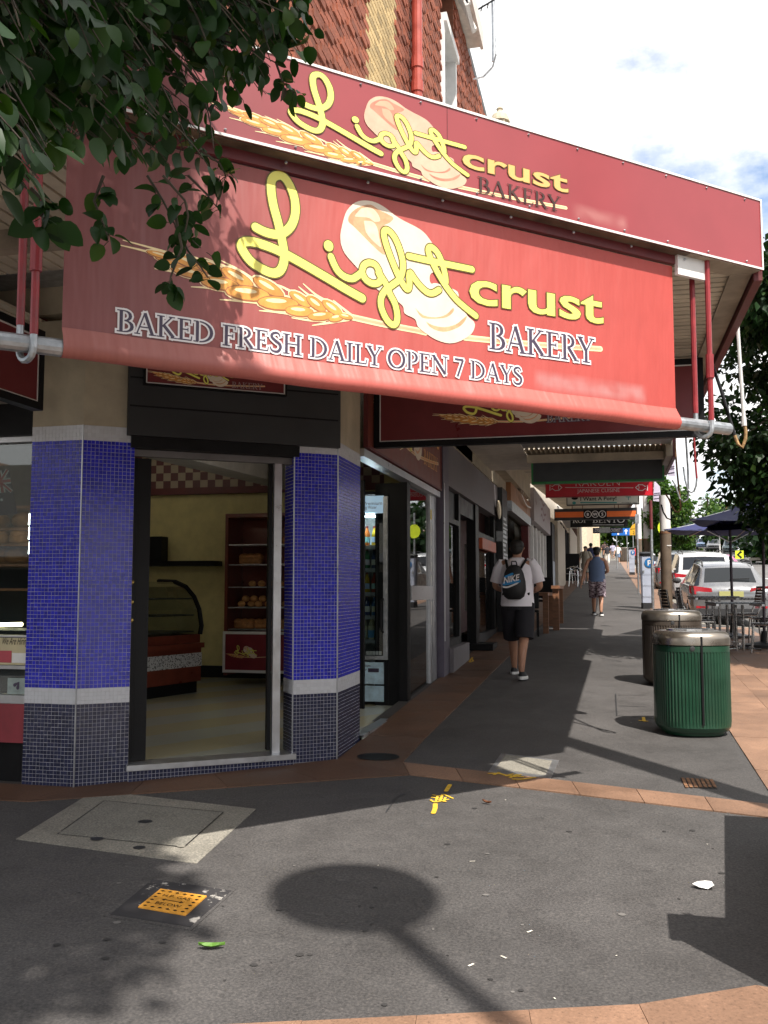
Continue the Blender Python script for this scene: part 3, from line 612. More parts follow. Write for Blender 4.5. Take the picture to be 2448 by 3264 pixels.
b = MB()      # edge beams
b.obox(CL+V((0, 0, -C0z+ZS-.014))-cn*.005, cd*(LEN-.62), -cn*.16, ZU*.013); b.build('grimy_edge', M('grimy_edge_paint', (.10, .075, .05), .85, var=.6, scale=5, bmp=.3), aw); b = MB(); b.obox(C0+V((0, 0, -C0z+ZS-.014))-cn*.005-cd*.62, cd*.6, -cn*.16, ZU*.013); b.bx(C0.x-.19, C0.x-.06, C0.y+.02, 12.2, ZS-.016, ZS-.001); b.bx(-12, CL.x, CL.y+.06, CL.y+.16, ZS-.02, ZS-.001)
b.bx(-6.5, -2.4, 4.35, 4.45, ZS-.11, ZS-.004)
b.build('edge_beam', M('dirty_cream', (.30, .25, .19), .8, var=.5, scale=2.5, bmp=.2), aw)
b = MB(); b.obox(CL+V((0, 0, -C0z+ZS+.005))-cn*.025, cd*LEN, -cn*.03, ZU*.38); b.build('fascia', m_rust, aw)
b = MB(); b.bx(C0.x-.05, C0.x, C0.y+.03, 12.2, ZS-.06, ZS+.40); b.bx(-12, CL.x, CL.y, CL.y+.05, ZS-.03, ZS+.40); b.build('fascia', m_maroon, aw)
# ---------------------------------------------------------------- artwork shared by the signs
FR_B = Fr(V((C0.x, C0.y, 0))-cn*.085, cd, ZU)           # hanging blind plane
def printmat(name, c0, c1, c2, fr, w, rough=.5, patch=None, wr=.5):
    """red print fading to dusty pink at one end, as printed on the sheet; coordinates along the sign"""
    m, t, b = newmat(name); g = N(t, 'ShaderNodeNewGeometry'); d = N(t, 'ShaderNodeVectorMath', operation='SUBTRACT'); d.inputs[1].default_value = fr.o; t.links.new(g.outputs['Position'], d.inputs[0])
    def dot(v):
        n = N(t, 'ShaderNodeVectorMath', operation='DOT_PRODUCT'); n.inputs[1].default_value = v; t.links.new(d.outputs[0], n.inputs[0]); return n.outputs['Value']
    a, h = dot(fr.x), dot(fr.y); mr = N(t, 'ShaderNodeMapRange'); mr.inputs[1].default_value = w[0]; mr.inputs[2].default_value = w[1]; t.links.new(a, mr.inputs[0])
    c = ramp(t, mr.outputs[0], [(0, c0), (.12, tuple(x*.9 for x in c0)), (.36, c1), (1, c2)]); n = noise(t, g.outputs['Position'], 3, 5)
    c = mixc(t, 1, c, ramp(t, n, [(.3, .93), (.7, 1.05)]), 'MULTIPLY')
    if patch:                                          # faded, unreadable line of print
        x0, x1, y0, y1, col = patch; cx = N(t, 'ShaderNodeCombineXYZ'); t.links.new(a, cx.inputs[0]); t.links.new(h, cx.inputs[1])
        fac = None
        for s, lo, hi, e in ((a, x0, x1, .03), (h, y0, y1, .03)):
            for q, sg in ((lo, 1), (hi, -1)):
                r = N(t, 'ShaderNodeMapRange'); r.inputs[1].default_value = q-e*sg*.5; r.inputs[2].default_value = q+e*sg; r.clamp = True; t.links.new(s, r.inputs[0])
                if fac is None: fac = r.outputs[0]
                else: mm = N(t, 'ShaderNodeMath', operation='MULTIPLY'); t.links.new(fac, mm.inputs[0]); t.links.new(r.outputs[0], mm.inputs[1]); fac = mm.outputs[0]
        nn = noise(t, cx.outputs[0], 11, 1, .3); mm = N(t, 'ShaderNodeMath', operation='MULTIPLY'); t.links.new(fac, mm.inputs[0]); t.links.new(ramp(t, nn, [(.35, .35), (.6, .8)]), mm.inputs[1]); c = mixc(t, mm.outputs[0], c, col)
    t.links.new(c, b.inputs['Base Color']); b.inputs['Roughness'].default_value = rough
    if wr:
        cx = N(t, 'ShaderNodeCombineXYZ'); sc = N(t, 'ShaderNodeMath', operation='MULTIPLY'); sc.inputs[1].default_value = 6; t.links.new(a, sc.inputs[0]); t.links.new(sc.outputs[0], cx.inputs[0]); t.links.new(h, cx.inputs[1]); bump(t, b, noise(t, cx.outputs[0], 1.1, 3, .5), wr, .06)
    return m
pa = lambda x, y: FR_B.px(740+x/3.318, 540+y/3.318); pb = lambda x, y: FR_B.px(1060+x/3.318, 620+y/3.318); pc = lambda x, y: FR_B.px(1480+x/3.318, 820+y/3.318); pd = lambda x, y: FR_B.px(320+x/2.07375, 760+y/2.07375)
WS = abs(pa(1300, 1270)[1]-pa(1250, 1365)[1])*.93      # script stroke width
ART = {}
ART['script'] = [(smooth2([pa(*q) for q in L], 5), w) for L, w in (
 ([(245, 615), (320, 655), (400, 682), (480, 690), (560, 660), (630, 580), (665, 450), (650, 290), (590, 145), (525, 75), (460, 72), (415, 115), (408, 220), (432, 380), (480, 560), (525, 760), (545, 890), (540, 990), (505, 1070), (440, 1100), (340, 1070), (200, 980), (115, 870), (92, 805), (125, 770), (220, 770), (370, 815), (500, 870), (590, 915), (760, 1010), (1000, 1150), (1200, 1270), (1370, 1365)], .93),
 ([(1040, 925), (1075, 1010), (1120, 1085), (1190, 1140), (1265, 1158), (1320, 1130), (1365, 1095)], .75))]
ART['script'] += [(smooth2([pb(*q) for q in L], 5), w) for L, w in (
 ([(485, 805), (445, 745), (380, 725), (325, 755), (310, 830), (350, 905), (420, 945), (480, 935), (505, 890), (480, 830)], .72),
 ([(480, 810), (510, 870), (565, 960), (605, 1060), (655, 1160), (680, 1280), (668, 1360), (625, 1378), (565, 1320), (512, 1200), (508, 1100), (550, 1020), (640, 950), (690, 910), (728, 840), (738, 720), (700, 570), (645, 450), (585, 385), (547, 385), (537, 430), (570, 560), (640, 745), (700, 880), (762, 985), (795, 1002), (808, 950), (805, 870), (815, 828), (855, 885), (925, 975), (1000, 1038), (1060, 1045), (1120, 1012)], .72),
 ([(1192, 930), (1185, 850), (1150, 720), (1105, 620), (1045, 562), (1012, 570), (1012, 625), (1060, 740), (1130, 870), (1205, 990), (1300, 1110), (1400, 1200), (1510, 1285)], .72),
 ([(800, 655), (1000, 700), (1200, 740), (1470, 795)], .74))]
ART['dot'] = pa(1015, 812); ART['loaf'] = [pb(*q) for q in ((85, 520), (80, 430), (105, 300), (150, 170), (240, 85), (340, 65), (450, 85), (560, 145), (660, 225), (770, 290), (870, 340), (960, 400), (1040, 500), (1090, 600), (1130, 740), (1120, 800), (1040, 835), (1022, 890), (1040, 945), (1100, 940), (1290, 1010), (1330, 1060), (1340, 1150), (1425, 1285), (1490, 1345), (1500, 1400), (1460, 1480), (1350, 1550), (1230, 1575), (1100, 1540), (1000, 1480), (900, 1400), (870, 1320), (760, 1260), (745, 1190), (680, 1130), (560, 1070), (420, 960), (270, 790), (130, 630))]
ART['crust'] = [[pb(*q) for q in L] for L in (((165, 240), (200, 190), (290, 130), (400, 110), (480, 160), (560, 200), (640, 250), (600, 300), (540, 330), (510, 400), (520, 480), (550, 640), (440, 560), (330, 450), (220, 340), (165, 290)), ((985, 1345), (1060, 1385), (1180, 1405), (1300, 1375), (1370, 1320), (1418, 1285), (1390, 1350), (1320, 1410), (1200, 1450), (1100, 1440), (1020, 1395)), ((870, 1200), (960, 1280), (1090, 1300), (1200, 1270), (1270, 1200), (1275, 1240), (1200, 1300), (1060, 1315), (940, 1300)))]
ART['crust2'] = [[pb(*q) for q in L] for L in (((300, 150), (400, 140), (470, 200), (500, 280), (440, 290), (380, 250), (300, 240), (230, 230)), ((330, 280), (420, 290), (470, 360), (490, 470), (510, 560), (430, 500), (350, 400)))]
ART['stem'] = [[pb(*q) for q in ((150, 1285), (500, 1365), (900, 1440), (980, 1460))], [pc(*q) for q in ((0, 850), (400, 890), (900, 935), (1440, 970))]]
ART['grain'] = [(pd(x, y), l/2.07375, w/2.07375, a) for x, y, l, w, a in ((480, 150, 190, 40, 14), (600, 160, 190, 55, 18), (740, 205, 180, 58, 22), (905, 258, 190, 64, 33), (1110, 322, 190, 64, 36), (1320, 402, 140, 56, 38), (1425, 432, 130, 58, 44), (1532, 460, 140, 54, 42), (400, 110, 150, 30, 14), (590, 225, 200, 50, 12), (790, 297, 210, 64, 5), (975, 362, 250, 76, 4), (1175, 427, 240, 72, 0), (1315, 480, 170, 56, 2), (1455, 512, 160, 48, -8), (1560, 525, 100, 38, -18), (1620, 515, 90, 30, 12))]
ART['awn'] = [[pd(*q) for q in L] for L in (((150, 12), (380, 75), (560, 130)), ((130, 45), (300, 85), (480, 140)), ((360, 200), (500, 225), (660, 275)), ((600, 320), (720, 328), (880, 350)), ((790, 405), (900, 412), (1060, 425)), ((1050, 478), (1150, 485), (1280, 500)), ((1265, 525), (1370, 540), (1480, 545)), ((1400, 575), (1500, 560), (1640, 535)), ((690, 130), (800, 175), (960, 245)), ((800, 148), (900, 200), (1010, 270)), ((1040, 270), (1200, 320), (1300, 380)), ((1310, 320), (1370, 370), (1440, 420)), ((1340, 300), (1420, 370), (1500, 420)), ((1540, 410), (1600, 460), (1660, 510)))]
m_scr = M('script_yellow', (.86, .80, .16), .5, var=.04); m_scro = M('olive_outline', (.11, .09, .015), .5, var=0); m_orange = M('orange_print', (.82, .42, .14), .5, var=.04)
m_loaf = M('loaf_white', (.74, .63, .50), .5, var=.08, scale=9); m_crust = M('crust_tan', (.66, .34, .18), .5, var=.3, scale=16); m_crust2 = M('crust_light', (.82, .60, .42), .5, var=.2, scale=16)
m_grain = M('grain_gold', (.66, .30, .06), .5, var=.3, scale=12); m_graind = M('grain_brown', (.34, .12, .04), .5, var=.2); m_grainh = M('grain_light', (.90, .72, .40), .5, var=.1); m_stem = M('stem_tan', (.78, .42, .24), .5)
m_navyp = M('navy_print', (.055, .04, .075), .5, var=.1); m_whitep = M('white_print', (.75, .72, .72), .5, var=.05); m_brownp = M('brown_print', (.05, .02, .015), .5, var=.1)
def logo(fr, parent, script=m_scr, crust=m_scr, k=1., word=True, outline=m_navyp, word_in=m_navyp, word_out=m_whitep, loafm=None, wy=0.):
    d = .0012; b = MB()
    for L in ART['awn']: ribbon(b, fr, smooth2(L, 3), [.004+.012*min(1, i/6) for i in range(len(smooth2(L, 3)))], d, 1)
    for L in ART['stem']: ribbon(b, fr, L, .030, d, 1); ribbon(b, fr, L, .014, d+.0003, 2)
    sc = .0016
    for i, ((x, y), l, w, a) in enumerate(ART['grain']):
        l *= sc*.56; w *= sc*.62; a = -radians(a)*.78+.10; disc(b, fr, (x, y), l*1.07, w*1.22, d+.0002+i*1e-5, 1, 14, a); disc(b, fr, (x, y-.002), l*1.0, w*1.02, d+.0005+i*4e-5, 3, 14, a); disc(b, fr, (x, y), l*.94, w*.84, d+.00052+i*4e-5, 0, 14, a); disc(b, fr, (x-l*.1, y+w*.25), l*.5, w*.3, d+.00054+i*4e-5, 1, 10, a)
    b.build('wheat_print', [m_grain, m_grainh, m_stem, m_graind], parent)
    b = MB(); d = .0030; polyf(b, fr, smooth2(ART['loaf']+[ART['loaf'][0]], 3)[:-1], d, 0)
    for L in ART['crust']: polyf(b, fr, smooth2(L+[L[0]], 3)[:-1], d+.0003, 1)
    for L in ART['crust2']: polyf(b, fr, smooth2(L+[L[0]], 3)[:-1], d+.0006, 2)
    b.build('loaf_print', loafm or [m_loaf, m_crust, m_crust2], parent)
    b = MB(); d = .0042
    for i, (L, w) in enumerate(ART['script']): ribbon(b, fr, L, w*WS, d+i*6e-5, 0, g=.006, dd=4e-7)
    disc(b, fr, ART['dot'], WS*.66, WS*.70, d+.0006, 0, 20)
    for i, (L, w) in enumerate(ART['script']): ribbon(b, fr, L, w*WS, d+.0008+i*6e-5, 1, dd=4e-7)
    disc(b, fr, ART['dot'], WS*.55, WS*.59, d+.0014, 1, 20); b.build('script_lettering', [m_scro, script], parent)
    if word:
        b = MB(); p0 = pc(40, 490); p1 = pc(1445, 715); xh = abs(pc(410, 250)[1]-pc(410, 530)[1]); h = xh/.75*.985
        b0 = pc(410, 530)[1]; shr = (pc(1440, 700)[1]-pc(410, 532)[1])/(pc(1440, 700)[0]-pc(410, 532)[0])
        text(b, fr, 'crust', p0[0], b0-shr*(pc(410, 530)[0]-p0[0]), h, .0042, 0, p1[0]-p0[0]+.02, off=.034, sh=shr); text(b, fr, 'crust', p0[0]+.006, b0-shr*(pc(410, 530)[0]-p0[0]), h, .0050, 1, p1[0]-p0[0]+.008, off=.016, sh=shr)
        b.build('sans_lettering', [m_scro, crust], parent)
        b = MB(); q0 = pc(250, 968); q1 = pc(1325, 1120); hh = pc(255, 688)[1]-q0[1]; q0 = (q0[0], q0[1]+wy); q1 = (q1[0], q1[1]+wy); shr = (q1[1]-q0[1])/(q1[0]-q0[0])
        if word_out: serif(b, fr, 'BAKERY', q0[0], q0[1], hh, q1[0]-q0[0]+.03, .0042, 0, g=.009, sh=shr)
        serif(b, fr, 'BAKERY', q0[0], q0[1], hh, q1[0]-q0[0]+.03, .0050, 1, sh=shr); b.build('serif_lettering', [word_out or word_in, word_in], parent)
# ---------------------------------------------------------------- hanging blind
bl = thing('hanging_banner', 'large red bakery banner hanging from the splayed awning edge', 'banner', FR_B.P(-2.3, 3.1))
sL = FR_B.px(195, 1122)[0]; sR = FR_B.px(2155, 1350)[0]; zB = FR_B.px(1100, 1243)[1]; zTp = FR_B.px(2155, 852)[1]
px0, py0 = FR_B.px(1705, 1182); px1 = FR_B.px(2050, 1275)[0]; py1 = FR_B.px(1705, 1238)[1]
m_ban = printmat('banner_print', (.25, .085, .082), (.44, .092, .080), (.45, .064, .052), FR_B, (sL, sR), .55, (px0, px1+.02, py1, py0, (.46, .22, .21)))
zh0 = zB+.105
b = MB(); nx, nz_ = 60, 8
for j in range(nz_+1):
    for i in range(nx+1): b.v.append(FR_B.P(sL+(sR-sL)*i/nx, zh0+(zTp-zh0)*j/nz_, 0))
for j in range(nz_):
    for i in range(nx): q = j*(nx+1)+i; b.f.append((q, q+1, q+nx+2, q+nx+1)); b.m.append(0)
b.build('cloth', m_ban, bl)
b = MB(); R = []
prof = [(.004, zh0+.012), (.009, zh0), (.036, zB+.06), (.045, zB+.03), (.03, zB+.002), (0, zB-.006), (-.03, zB+.002), (-.045, zB+.03), (-.02, zB+.075)]
for i in range(nx+1):
    s = sL+(sR-sL)*i/nx; R.append([FR_B.P(s, z+.002*sin(s*9), d) for d, z in prof])
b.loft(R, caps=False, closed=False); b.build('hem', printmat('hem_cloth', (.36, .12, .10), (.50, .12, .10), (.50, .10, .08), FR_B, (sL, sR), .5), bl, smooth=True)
b = MB(); b.obox(FR_B.P(sL-.02, zTp+.012, -.02), cd*(sR-sL+.04), cn*.035, ZU*.05); b.build('top_rail', m_maroon, bl)
b = MB(); sp = -.25; b.cyl(FR_B.P(sL-1.6, zB+.035), FR_B.P(sp, zB+.035), .036, n=14); b.build('pole', m_steel, bl)
b = MB()
for i in range(9): b.ell(FR_B.P(sL+.1+i*.42, zTp+.04, .042), .008, .008, .008, 6, 4)
b.build('rivet', m_steel, bl)
logo(FR_B, bl)
b = MB(); q0 = pd(100, 613); q1 = FR_B.px(1664, 1228); hh = pd(100, 465)[1]-q0[1]; shr = (q1[1]-q0[1])/(q1[0]-q0[0])
serif(b, FR_B, 'BAKED FRESH DAILY OPEN 7 DAYS', q0[0], q0[1], hh*.98, q1[0]-q0[0], .0042, 0, g=.008, sh=shr); serif(b, FR_B, 'BAKED FRESH DAILY OPEN 7 DAYS', q0[0], q0[1], hh*.98, q1[0]-q0[0], .0050, 1, sh=shr); b.build('slogan_lettering', [m_whitep, m_navyp], bl)
# hooks that carry the pole
def hook(fr, s0, s1, zt0, zt1, zb, d0, mats, label, r=.016, sleeve=True, dn=.0):
    h = thing('awning_hook', label, 'awning hook', fr.P(s0, zb, d0), group='bent rod hooks hanging below the awnings')
    rr = abs(s1-s0)/2; c = (s0+s1)/2; U = [((c+rr*cos(a)) if s0 > s1 else (c-rr*cos(a)), zb+rr-rr*sin(a)) for a in [pi*i/8 for i in range(9)]]
    b = MB(); b.tube([fr.P(s0, zt0, d0)]+[fr.P(s0, zb+rr+.05, d0)], r, 8); b.build('front_rod', mats[0], h)
    b = MB(); b.tube([fr.P(s1, zt1, d0-dn)]+[fr.P(s1, zb+rr+.1, d0)], r, 8); b.build('rear_rod', mats[1], h)
    b = MB(); b.tube([fr.P(s0, zb+rr+.05, d0)]+[fr.P(s, z, d0) for s, z in U]+[fr.P(s1, zb+rr+.1, d0)], r*.9, 8, 0); b.build('bend', mats[2], h)
    if sleeve: b = MB(); b.cyl(fr.P(s0, zb+rr+.30, d0), fr.P(s0, zb+rr+.44, d0), r*1.45); b.build('sleeve', mats[0], h)
    return h
FP = Fr(FR_B.P(0, 0), cn, ZU)                          # across the blind: s = outward
def pole_hook(s, label):
    fr = Fr(FR_B.P(s, 0), (cn*.9+cd*.43), ZU); hook(fr, .045, -.045, ZS-.0, ZS, zB-.03, 0, (m_redp, m_redp, m_steel), label)
pole_hook(-.46, 'red rod hook holding the right end of the banner pole'); pole_hook(sL-.13, 'red rod hook holding the left end of the banner pole')
b = MB(); b.obox(FR_B.P(sR+.01, ZS-.13, .01), cd*.26, cn*.025, ZU*.13); b.build('rod_bracket', m_white, aw)
# ---------------------------------------------------------------- fascia sign above
FR_F = Fr(V((C0.x, C0.y, 0))+cn*.001, cd, ZU); fs = thing('fascia_sign', 'long red bakery fascia sign with white edge along the awning top', 'shop sign', FR_F.P(-2.2, ZS+.2))
fz0, fz1 = C0z-.02, FR_F.px(2432, 639)[1]; f0 = -LEN+.02
q0 = FR_F.px(1825, 648); q1 = (FR_F.px(2000, 715)[0], FR_F.px(1825, 692)[1])
b = MB(); b.obox(FR_F.P(f0, fz0, 0), cd*(-f0), -cn*.018, ZU*(fz1-fz0))
b.build('panel', printmat('fascia_print', (.26, .095, .098), (.29, .056, .062), (.29, .042, .050), FR_F, (f0, 0), .28, (q0[0], q1[0], q1[1], q0[1], (.40, .15, .14)), 0), fs)
b = MB(); e = .012
for (s, z, l, h) in ((f0, fz0, -f0, e), (f0, fz1-e, -f0, e), (-e, fz0+e, e, fz1-fz0-2*e)): b.obox(FR_F.P(s, z, 0.0015), cd*l, cn*.004, ZU*h)
b.build('edge_trim', m_white, fs)
b = MB()
for i in range(14):
    for z in (fz0+.03, fz1-.03): b.ell(FR_F.P(-.15-i*.33, z, .003), .007, .007, .005, 6, 4)
b.build('screw', m_steel, fs)
a0 = FR_F.px(960, 355); a1 = FR_F.px(1805, 590)        # end of the script's first stroke / end of the last letter
s0_ = pa(245, 615); s1_ = pc(1445, 560); ka = (a1[0]-a0[0])/(s1_[0]-s0_[0]); top_s = pa(480, 50)[1]; bot_s = pb(620, 1390)[1]
tz = FR_F.px(1060, 250)[1]; bz = FR_F.px(1300, 555)[1]; kb = (tz-bz)/(top_s-bot_s)
logo(Sub(FR_F, a0[0]-s0_[0]*ka, bz-bot_s*kb, ka, kb), fs, wy=.035, crust=m_orange, word_in=m_brownp, word_out=None, loafm=[M('loaf_tan', (.62, .40, .28), .5, var=.15, scale=9), M('crust_red', (.50, .20, .13), .5, var=.2, scale=16), M('crust_peach', (.64, .34, .22), .5, var=.15)])
b = MB(); s = FR_F.px(1425, 480)[0]; b.obox(FR_F.P(s, fz0+.014, .0005), cd*.003, cn*.001, ZU*(fz1-fz0-.03)); b.build('panel_joint', m_maroon, fs)
# ================================================================ smaller bakery signs
def sign_frame(fr, s0, s1, z0, z1, name, label, mat, frame=m_black, line=m_white, th=.06, cat='shop sign', fw=.035, group=None, parent_only=False):
    t_ = thing(name, label, cat, fr.P((s0+s1)/2, z0), group=group)
    b = MB(); b.obox(fr.P(s0+fw, z0+fw, 0), fr.x*(s1-s0-2*fw), -fr.n*th, fr.y*(z1-z0-2*fw)); b.build('panel', mat, t_)
    b = MB()
    for (s, z, l, h) in ((s0, z0, s1-s0, fw), (s0, z1-fw, s1-s0, fw), (s0, z0+fw, fw, z1-z0-2*fw), (s1-fw, z0+fw, fw, z1-z0-2*fw)): b.obox(fr.P(s, z, .012), fr.x*l, -fr.n*(th+.02), fr.y*h)
    b.build('frame', frame, t_)
    if line:
        b = MB(); w = .010
        for (s, z, l, h) in ((s0+fw, z0+fw, s1-s0-2*fw, w), (s0+fw, z1-fw-w, s1-s0-2*fw, w), (s0+fw, z0+fw+w, w, z1-z0-2*fw-2*w), (s1-fw-w, z0+fw+w, w, z1-z0-2*fw-2*w)): b.obox(fr.P(s, z, .003), fr.x*l, -fr.n*.003, fr.y*h)
        b.build('border_line', line, t_)
    return t_
_bk0 = pc(250, 968); _bk1 = pc(1325, 1120)
def logo_at(fr, par, u0, u1, v, **k):                  # fit the artwork by the ends of its BAKERY line
    a = fr.px(u0, v)[0]; c = fr.px(u1, v)[0]; ka = (c-a)/(_bk1[0]-_bk0[0]); y = fr.px(u0, v)[1]; logo(Sub(fr, a-_bk0[0]*ka, y-_bk0[1]*ka, ka, ka), par, **k)
fy = lambda y: Fr((0, y, 0), (1, 0, 0), (0, 0, 1)); fx = lambda x: Fr((x, 0, 0), (0, 1, 0), (0, 0, 1))
m_sig = M('sign_red', (.16, .022, .026), .35, var=.1)
f8 = fy(8.15); s0, z0 = f8.px(1193, 1400); s1 = f8.px(2247, 1390)[0]
o = sign_frame(f8, s0, s1, f8.px(2247, 1390)[1], ZS-.02, 'hanging_sign', 'long dark framed red bakery sign hung under the awning across footpath', m_sig, fw=.05)
logo_at(f8, o, 1742, 1880, 1347, word_out=m_navyp, word_in=M('grey_print', (.35, .30, .33), .5))
fL = fx(-3.69); sA = 5.55; zb_, zt_ = atX(118, 1281, -3.69).z-.05, atX(118, 1071, -3.69).z+.05
o = sign_frame(fL, sA-2.6, sA, zb_, zt_, 'hanging_sign', 'dark framed red sign under the side awning left of the pillar', m_sig, fw=.05)
b = MB(); text(b, fL, 'BAKERY', sA-1.2, zb_+.3, .13, .002, 0); b.build('lettering', m_orange, o)
fC = Fr(CW.P(0, 0, .075), cw, ZU); s0, z0 = fC.px(459, 1226); s1 = fC.px(913, 1277)[0]
o = sign_frame(fC, s0, s1, z0, z0+.55, 'door_sign', 'small red bakery sign on the dark panel above the doorway', m_sig, fw=.012, th=.02)
logo_at(fC, o, 738, 832, 1236, word_out=None, word_in=M('pale_print', (.4, .3, .3), .5))
fW = fx(WX+.03); z0 = atX(1393, 1570, WX).z
o = sign_frame(fW, P3[1]+.03, Yu(1398, 1500), z0+.03, ZS-.03, 'wall_sign', 'brownish red bakery sign on wall above the fridge opening', M('faded_sign', (.20, .05, .035), .45, var=.2), frame=m_maroon, line=None, fw=.02, th=.02)
wl = pd(150, 12)[0]; wr = _bk1[0]+.05; y0w = 8.15; ka = (Yu(1392, 1500)-.1-y0w)/(wr-wl); logo(Sub(fW, y0w-wl*ka, ZS-.52-pb(1230, 1575)[1]*ka, ka, ka), o, crust=m_orange, word_out=None, word_in=m_orange)
# ================================================================ side street shop window
yW = P1[1]+.06; sw = thing('shop_window', 'bread shop window in red surround left of the blue pillar', 'shop window', (-5.5, yW, gz(0, yW)))
zz = lambda v, u=60: atY(u, v, yW).z
xr = P0[0]; xl = -9.0
b = MB(); b.bx(xl, xr-.002, yW, yW+.12, zz(1188), ZS+.05); b.bx(xl, xr-.002, yW-.03, yW+.12, zz(2366), zz(2243)); b.build('surround', M('red_wall', (.24, .030, .040), .5, var=.2), sw)
b = MB(); b.bx(xl, xr-.002, yW-.05, yW+.1, zz(1392), zz(1290)); b.bx(xl, xr-.002, yW+.02, yW+.1, zz(2500), zz(2367)); b.build('dark_band', m_black, sw)
b = MB(); b.bx(xl, xr-.002, yW-.02, yW+.12, zz(2242), zz(2216)); b.build('sill', m_alu, sw); b = MB(); b.bx(xl, xr-.002, yW-.02, yW+.1, zz(1410), zz(1393)); b.build('head', m_alu, sw)
b = MB(); b.bx(xl, xr-.002, yW+.03, yW+.036, zz(2215), zz(1411)); b.build('pane', m_glass, sw)
# ================================================================ inside the bakery
rm = thing('bakery_interior', 'dim bakery room with cream walls seen through the doorway', 'shop interior', (-5, 9, FL))
m_icream = M('interior_cream', (.62, .55, .27), .8, var=.12); m_iwhite = M('interior_white', (.5, .47, .40), .8)
m, t, bb = newmat('patterned_floor'); p = pos(t); wv = N(t, 'ShaderNodeTexWave'); wv.inputs['Scale'].default_value = .33; wv.inputs['Distortion'].default_value = .4; mpn = N(t, 'ShaderNodeMapping'); mpn.inputs['Rotation'].default_value = (0, 0, .5); t.links.new(p, mpn.inputs[0]); t.links.new(mpn.outputs[0], wv.inputs[0])
t.links.new(mixc(t, noise(t, p, 60, 2), ramp(t, wv.outputs[0], [(.45, (.46, .50, .48)), (.55, (.54, .46, .26))]), (.5, .5, .38), 'MIX'), bb.inputs['Base Color']); bb.inputs['Roughness'].default_value = .25; m_floor = m
b = MB(); fl = [(-9, P1[1]+.15), (P1[0], P1[1]+.15), tuple((CW.P(CWL, 0, -.12))[:2]), (WX-.02, P3[1]), (WX+.01, P3[1]), (WX+.01, Yu(1393, 1570)), (WX-.02, 12.6), (-9, 12.6)]
b.prism([(x, y, FL-.06) for x, y in fl], (0, 0, .06)); b.build('floor', m_floor, rm)
b = MB(); b.bx(-9, WX-.25, 12.6, 12.75, FL, 4); b.bx(-9.1, -9, P1[1]+.2, 12.6, FL, 4); b.bx(WX-.3, WX-.2, 11.15, 12.6, FL, 4); b.build('wall', m_icream, rm)
b = MB(); b.bx(-9, WX-.3, P1[1]+.3, 12.6, 3.62, 3.66); b.build('ceiling', m_iwhite, rm)
A_, B_ = CP+ray(440, 1448)*9.2, CP+ray(880, 1561)*12.1; A_.z = B_.z = 2.95; dn = (B_-A_).normalized()
b = MB(); b.prism([A_-dn*3, B_+dn*2.2, B_+dn*2.2+V((0, -3.2, 0)), (A_.x+.2, A_.y-1.6, 2.95), A_-dn*3+V((0, -.9, 0))], (0, 0, .66)); b.build('bulkhead', M('bulkhead_paint', (.52, .50, .46), .8), rm)
m, t, bb = newmat('checker_frieze'); ck = N(t, 'ShaderNodeTexChecker'); ck.inputs['Scale'].default_value = 8.6; ck.inputs[1].default_value = (.12, .03, .035, 1); ck.inputs[2].default_value = (.42, .34, .25, 1); mpn = N(t, 'ShaderNodeMapping'); mpn.inputs['Location'].default_value = (.03, .03, .03); g = N(t, 'ShaderNodeNewGeometry'); t.links.new(g.outputs['Position'], mpn.inputs[0]); t.links.new(mpn.outputs[0], ck.inputs[0]); t.links.new(ck.outputs[0], bb.inputs[0])
zf = atY(600, 1556, 12.6).z; b = MB(); b.bx(-9, -3, 12.56, 12.6, zf, 3.6); b.build('frieze', m, rm); b = MB(); b.bx(-9, -3, 12.5, 12.6, zf-.1, zf-.005); b.build('rail', m_maroon, rm)
b = MB(); q = atY(700, 1795, 12.5); b.bx(-8.5, q.x, 12.3, 12.59, q.z-.04, q.z+.03); q2_ = atY(495, 1710, 12.3); b.bx(q2_.x-.1, q2_.x+.1, 12.3, 12.5, q.z+.03, q2_.z); b.bx(-6.5, -6.47, 12.56, 12.59, q.z+.03, q2_.z); b.build('wall_shelf', m_black, rm)
b = MB(); b.bx(-9, -2.4, 12.52, 12.6, FL, FL+.16); b.build('skirting', m_black, rm)
# curved glass display counter
m_dred = M('counter_laminate', (.16, .035, .02), .35, var=.25, scale=5)
dc = thing('display_counter', 'curved glass pastry display counter on dark red base inside the bakery', 'display counter', (-6.5, 10.2, FL))
D0 = CP+ray(640, 2150)*11.4; D0.z = FL; D1 = D0+V((-1.1, -4.2, 0)); dv = (D1-D0); dl_ = dv.length; dv.normalize(); dnr = V((-dv.y, dv.x, 0))   # front line runs back to the corner D0
if dnr.x < 0: dnr = -dnr
dback = -dnr
prof = [(0, .12), (0, .50), (.03, .50), (.03, .58), (-.02, .58)]
b = MB(); b.obox(D0+V((0, 0, .14)), dv*dl_, dback*.8, ZU*.40); b.obox(D0+dnr*.05+V((0, 0, .54)), dv*dl_, dback*.85, ZU*.06); b.obox(D0-dnr*.02+V((0, 0, .6)), dv*dl_, dback*.75, ZU*.1); b.build('base', m_dred, dc)
b = MB(); b.obox(D0-dnr*.06, dv*dl_, dback*.7, ZU*.139); b.build('kick_plate', m_black, dc)
m, t, bb = newmat('perforated_metal'); ck = N(t, 'ShaderNodeTexVoronoi'); ck.inputs['Scale'].default_value = 45; t.links.new(pos(t), ck.inputs[0]); t.links.new(ramp(t, ck.outputs[0], [(.3, .05), (.45, .55)]), bb.inputs[0]); bb.inputs['Roughness'].default_value = .4
b = MB(); b.obox(D0+dnr*.012+V((0, 0, .32)), dv*dl_, dback*.01, ZU*.16); b.build('mesh_strip', m, dc)
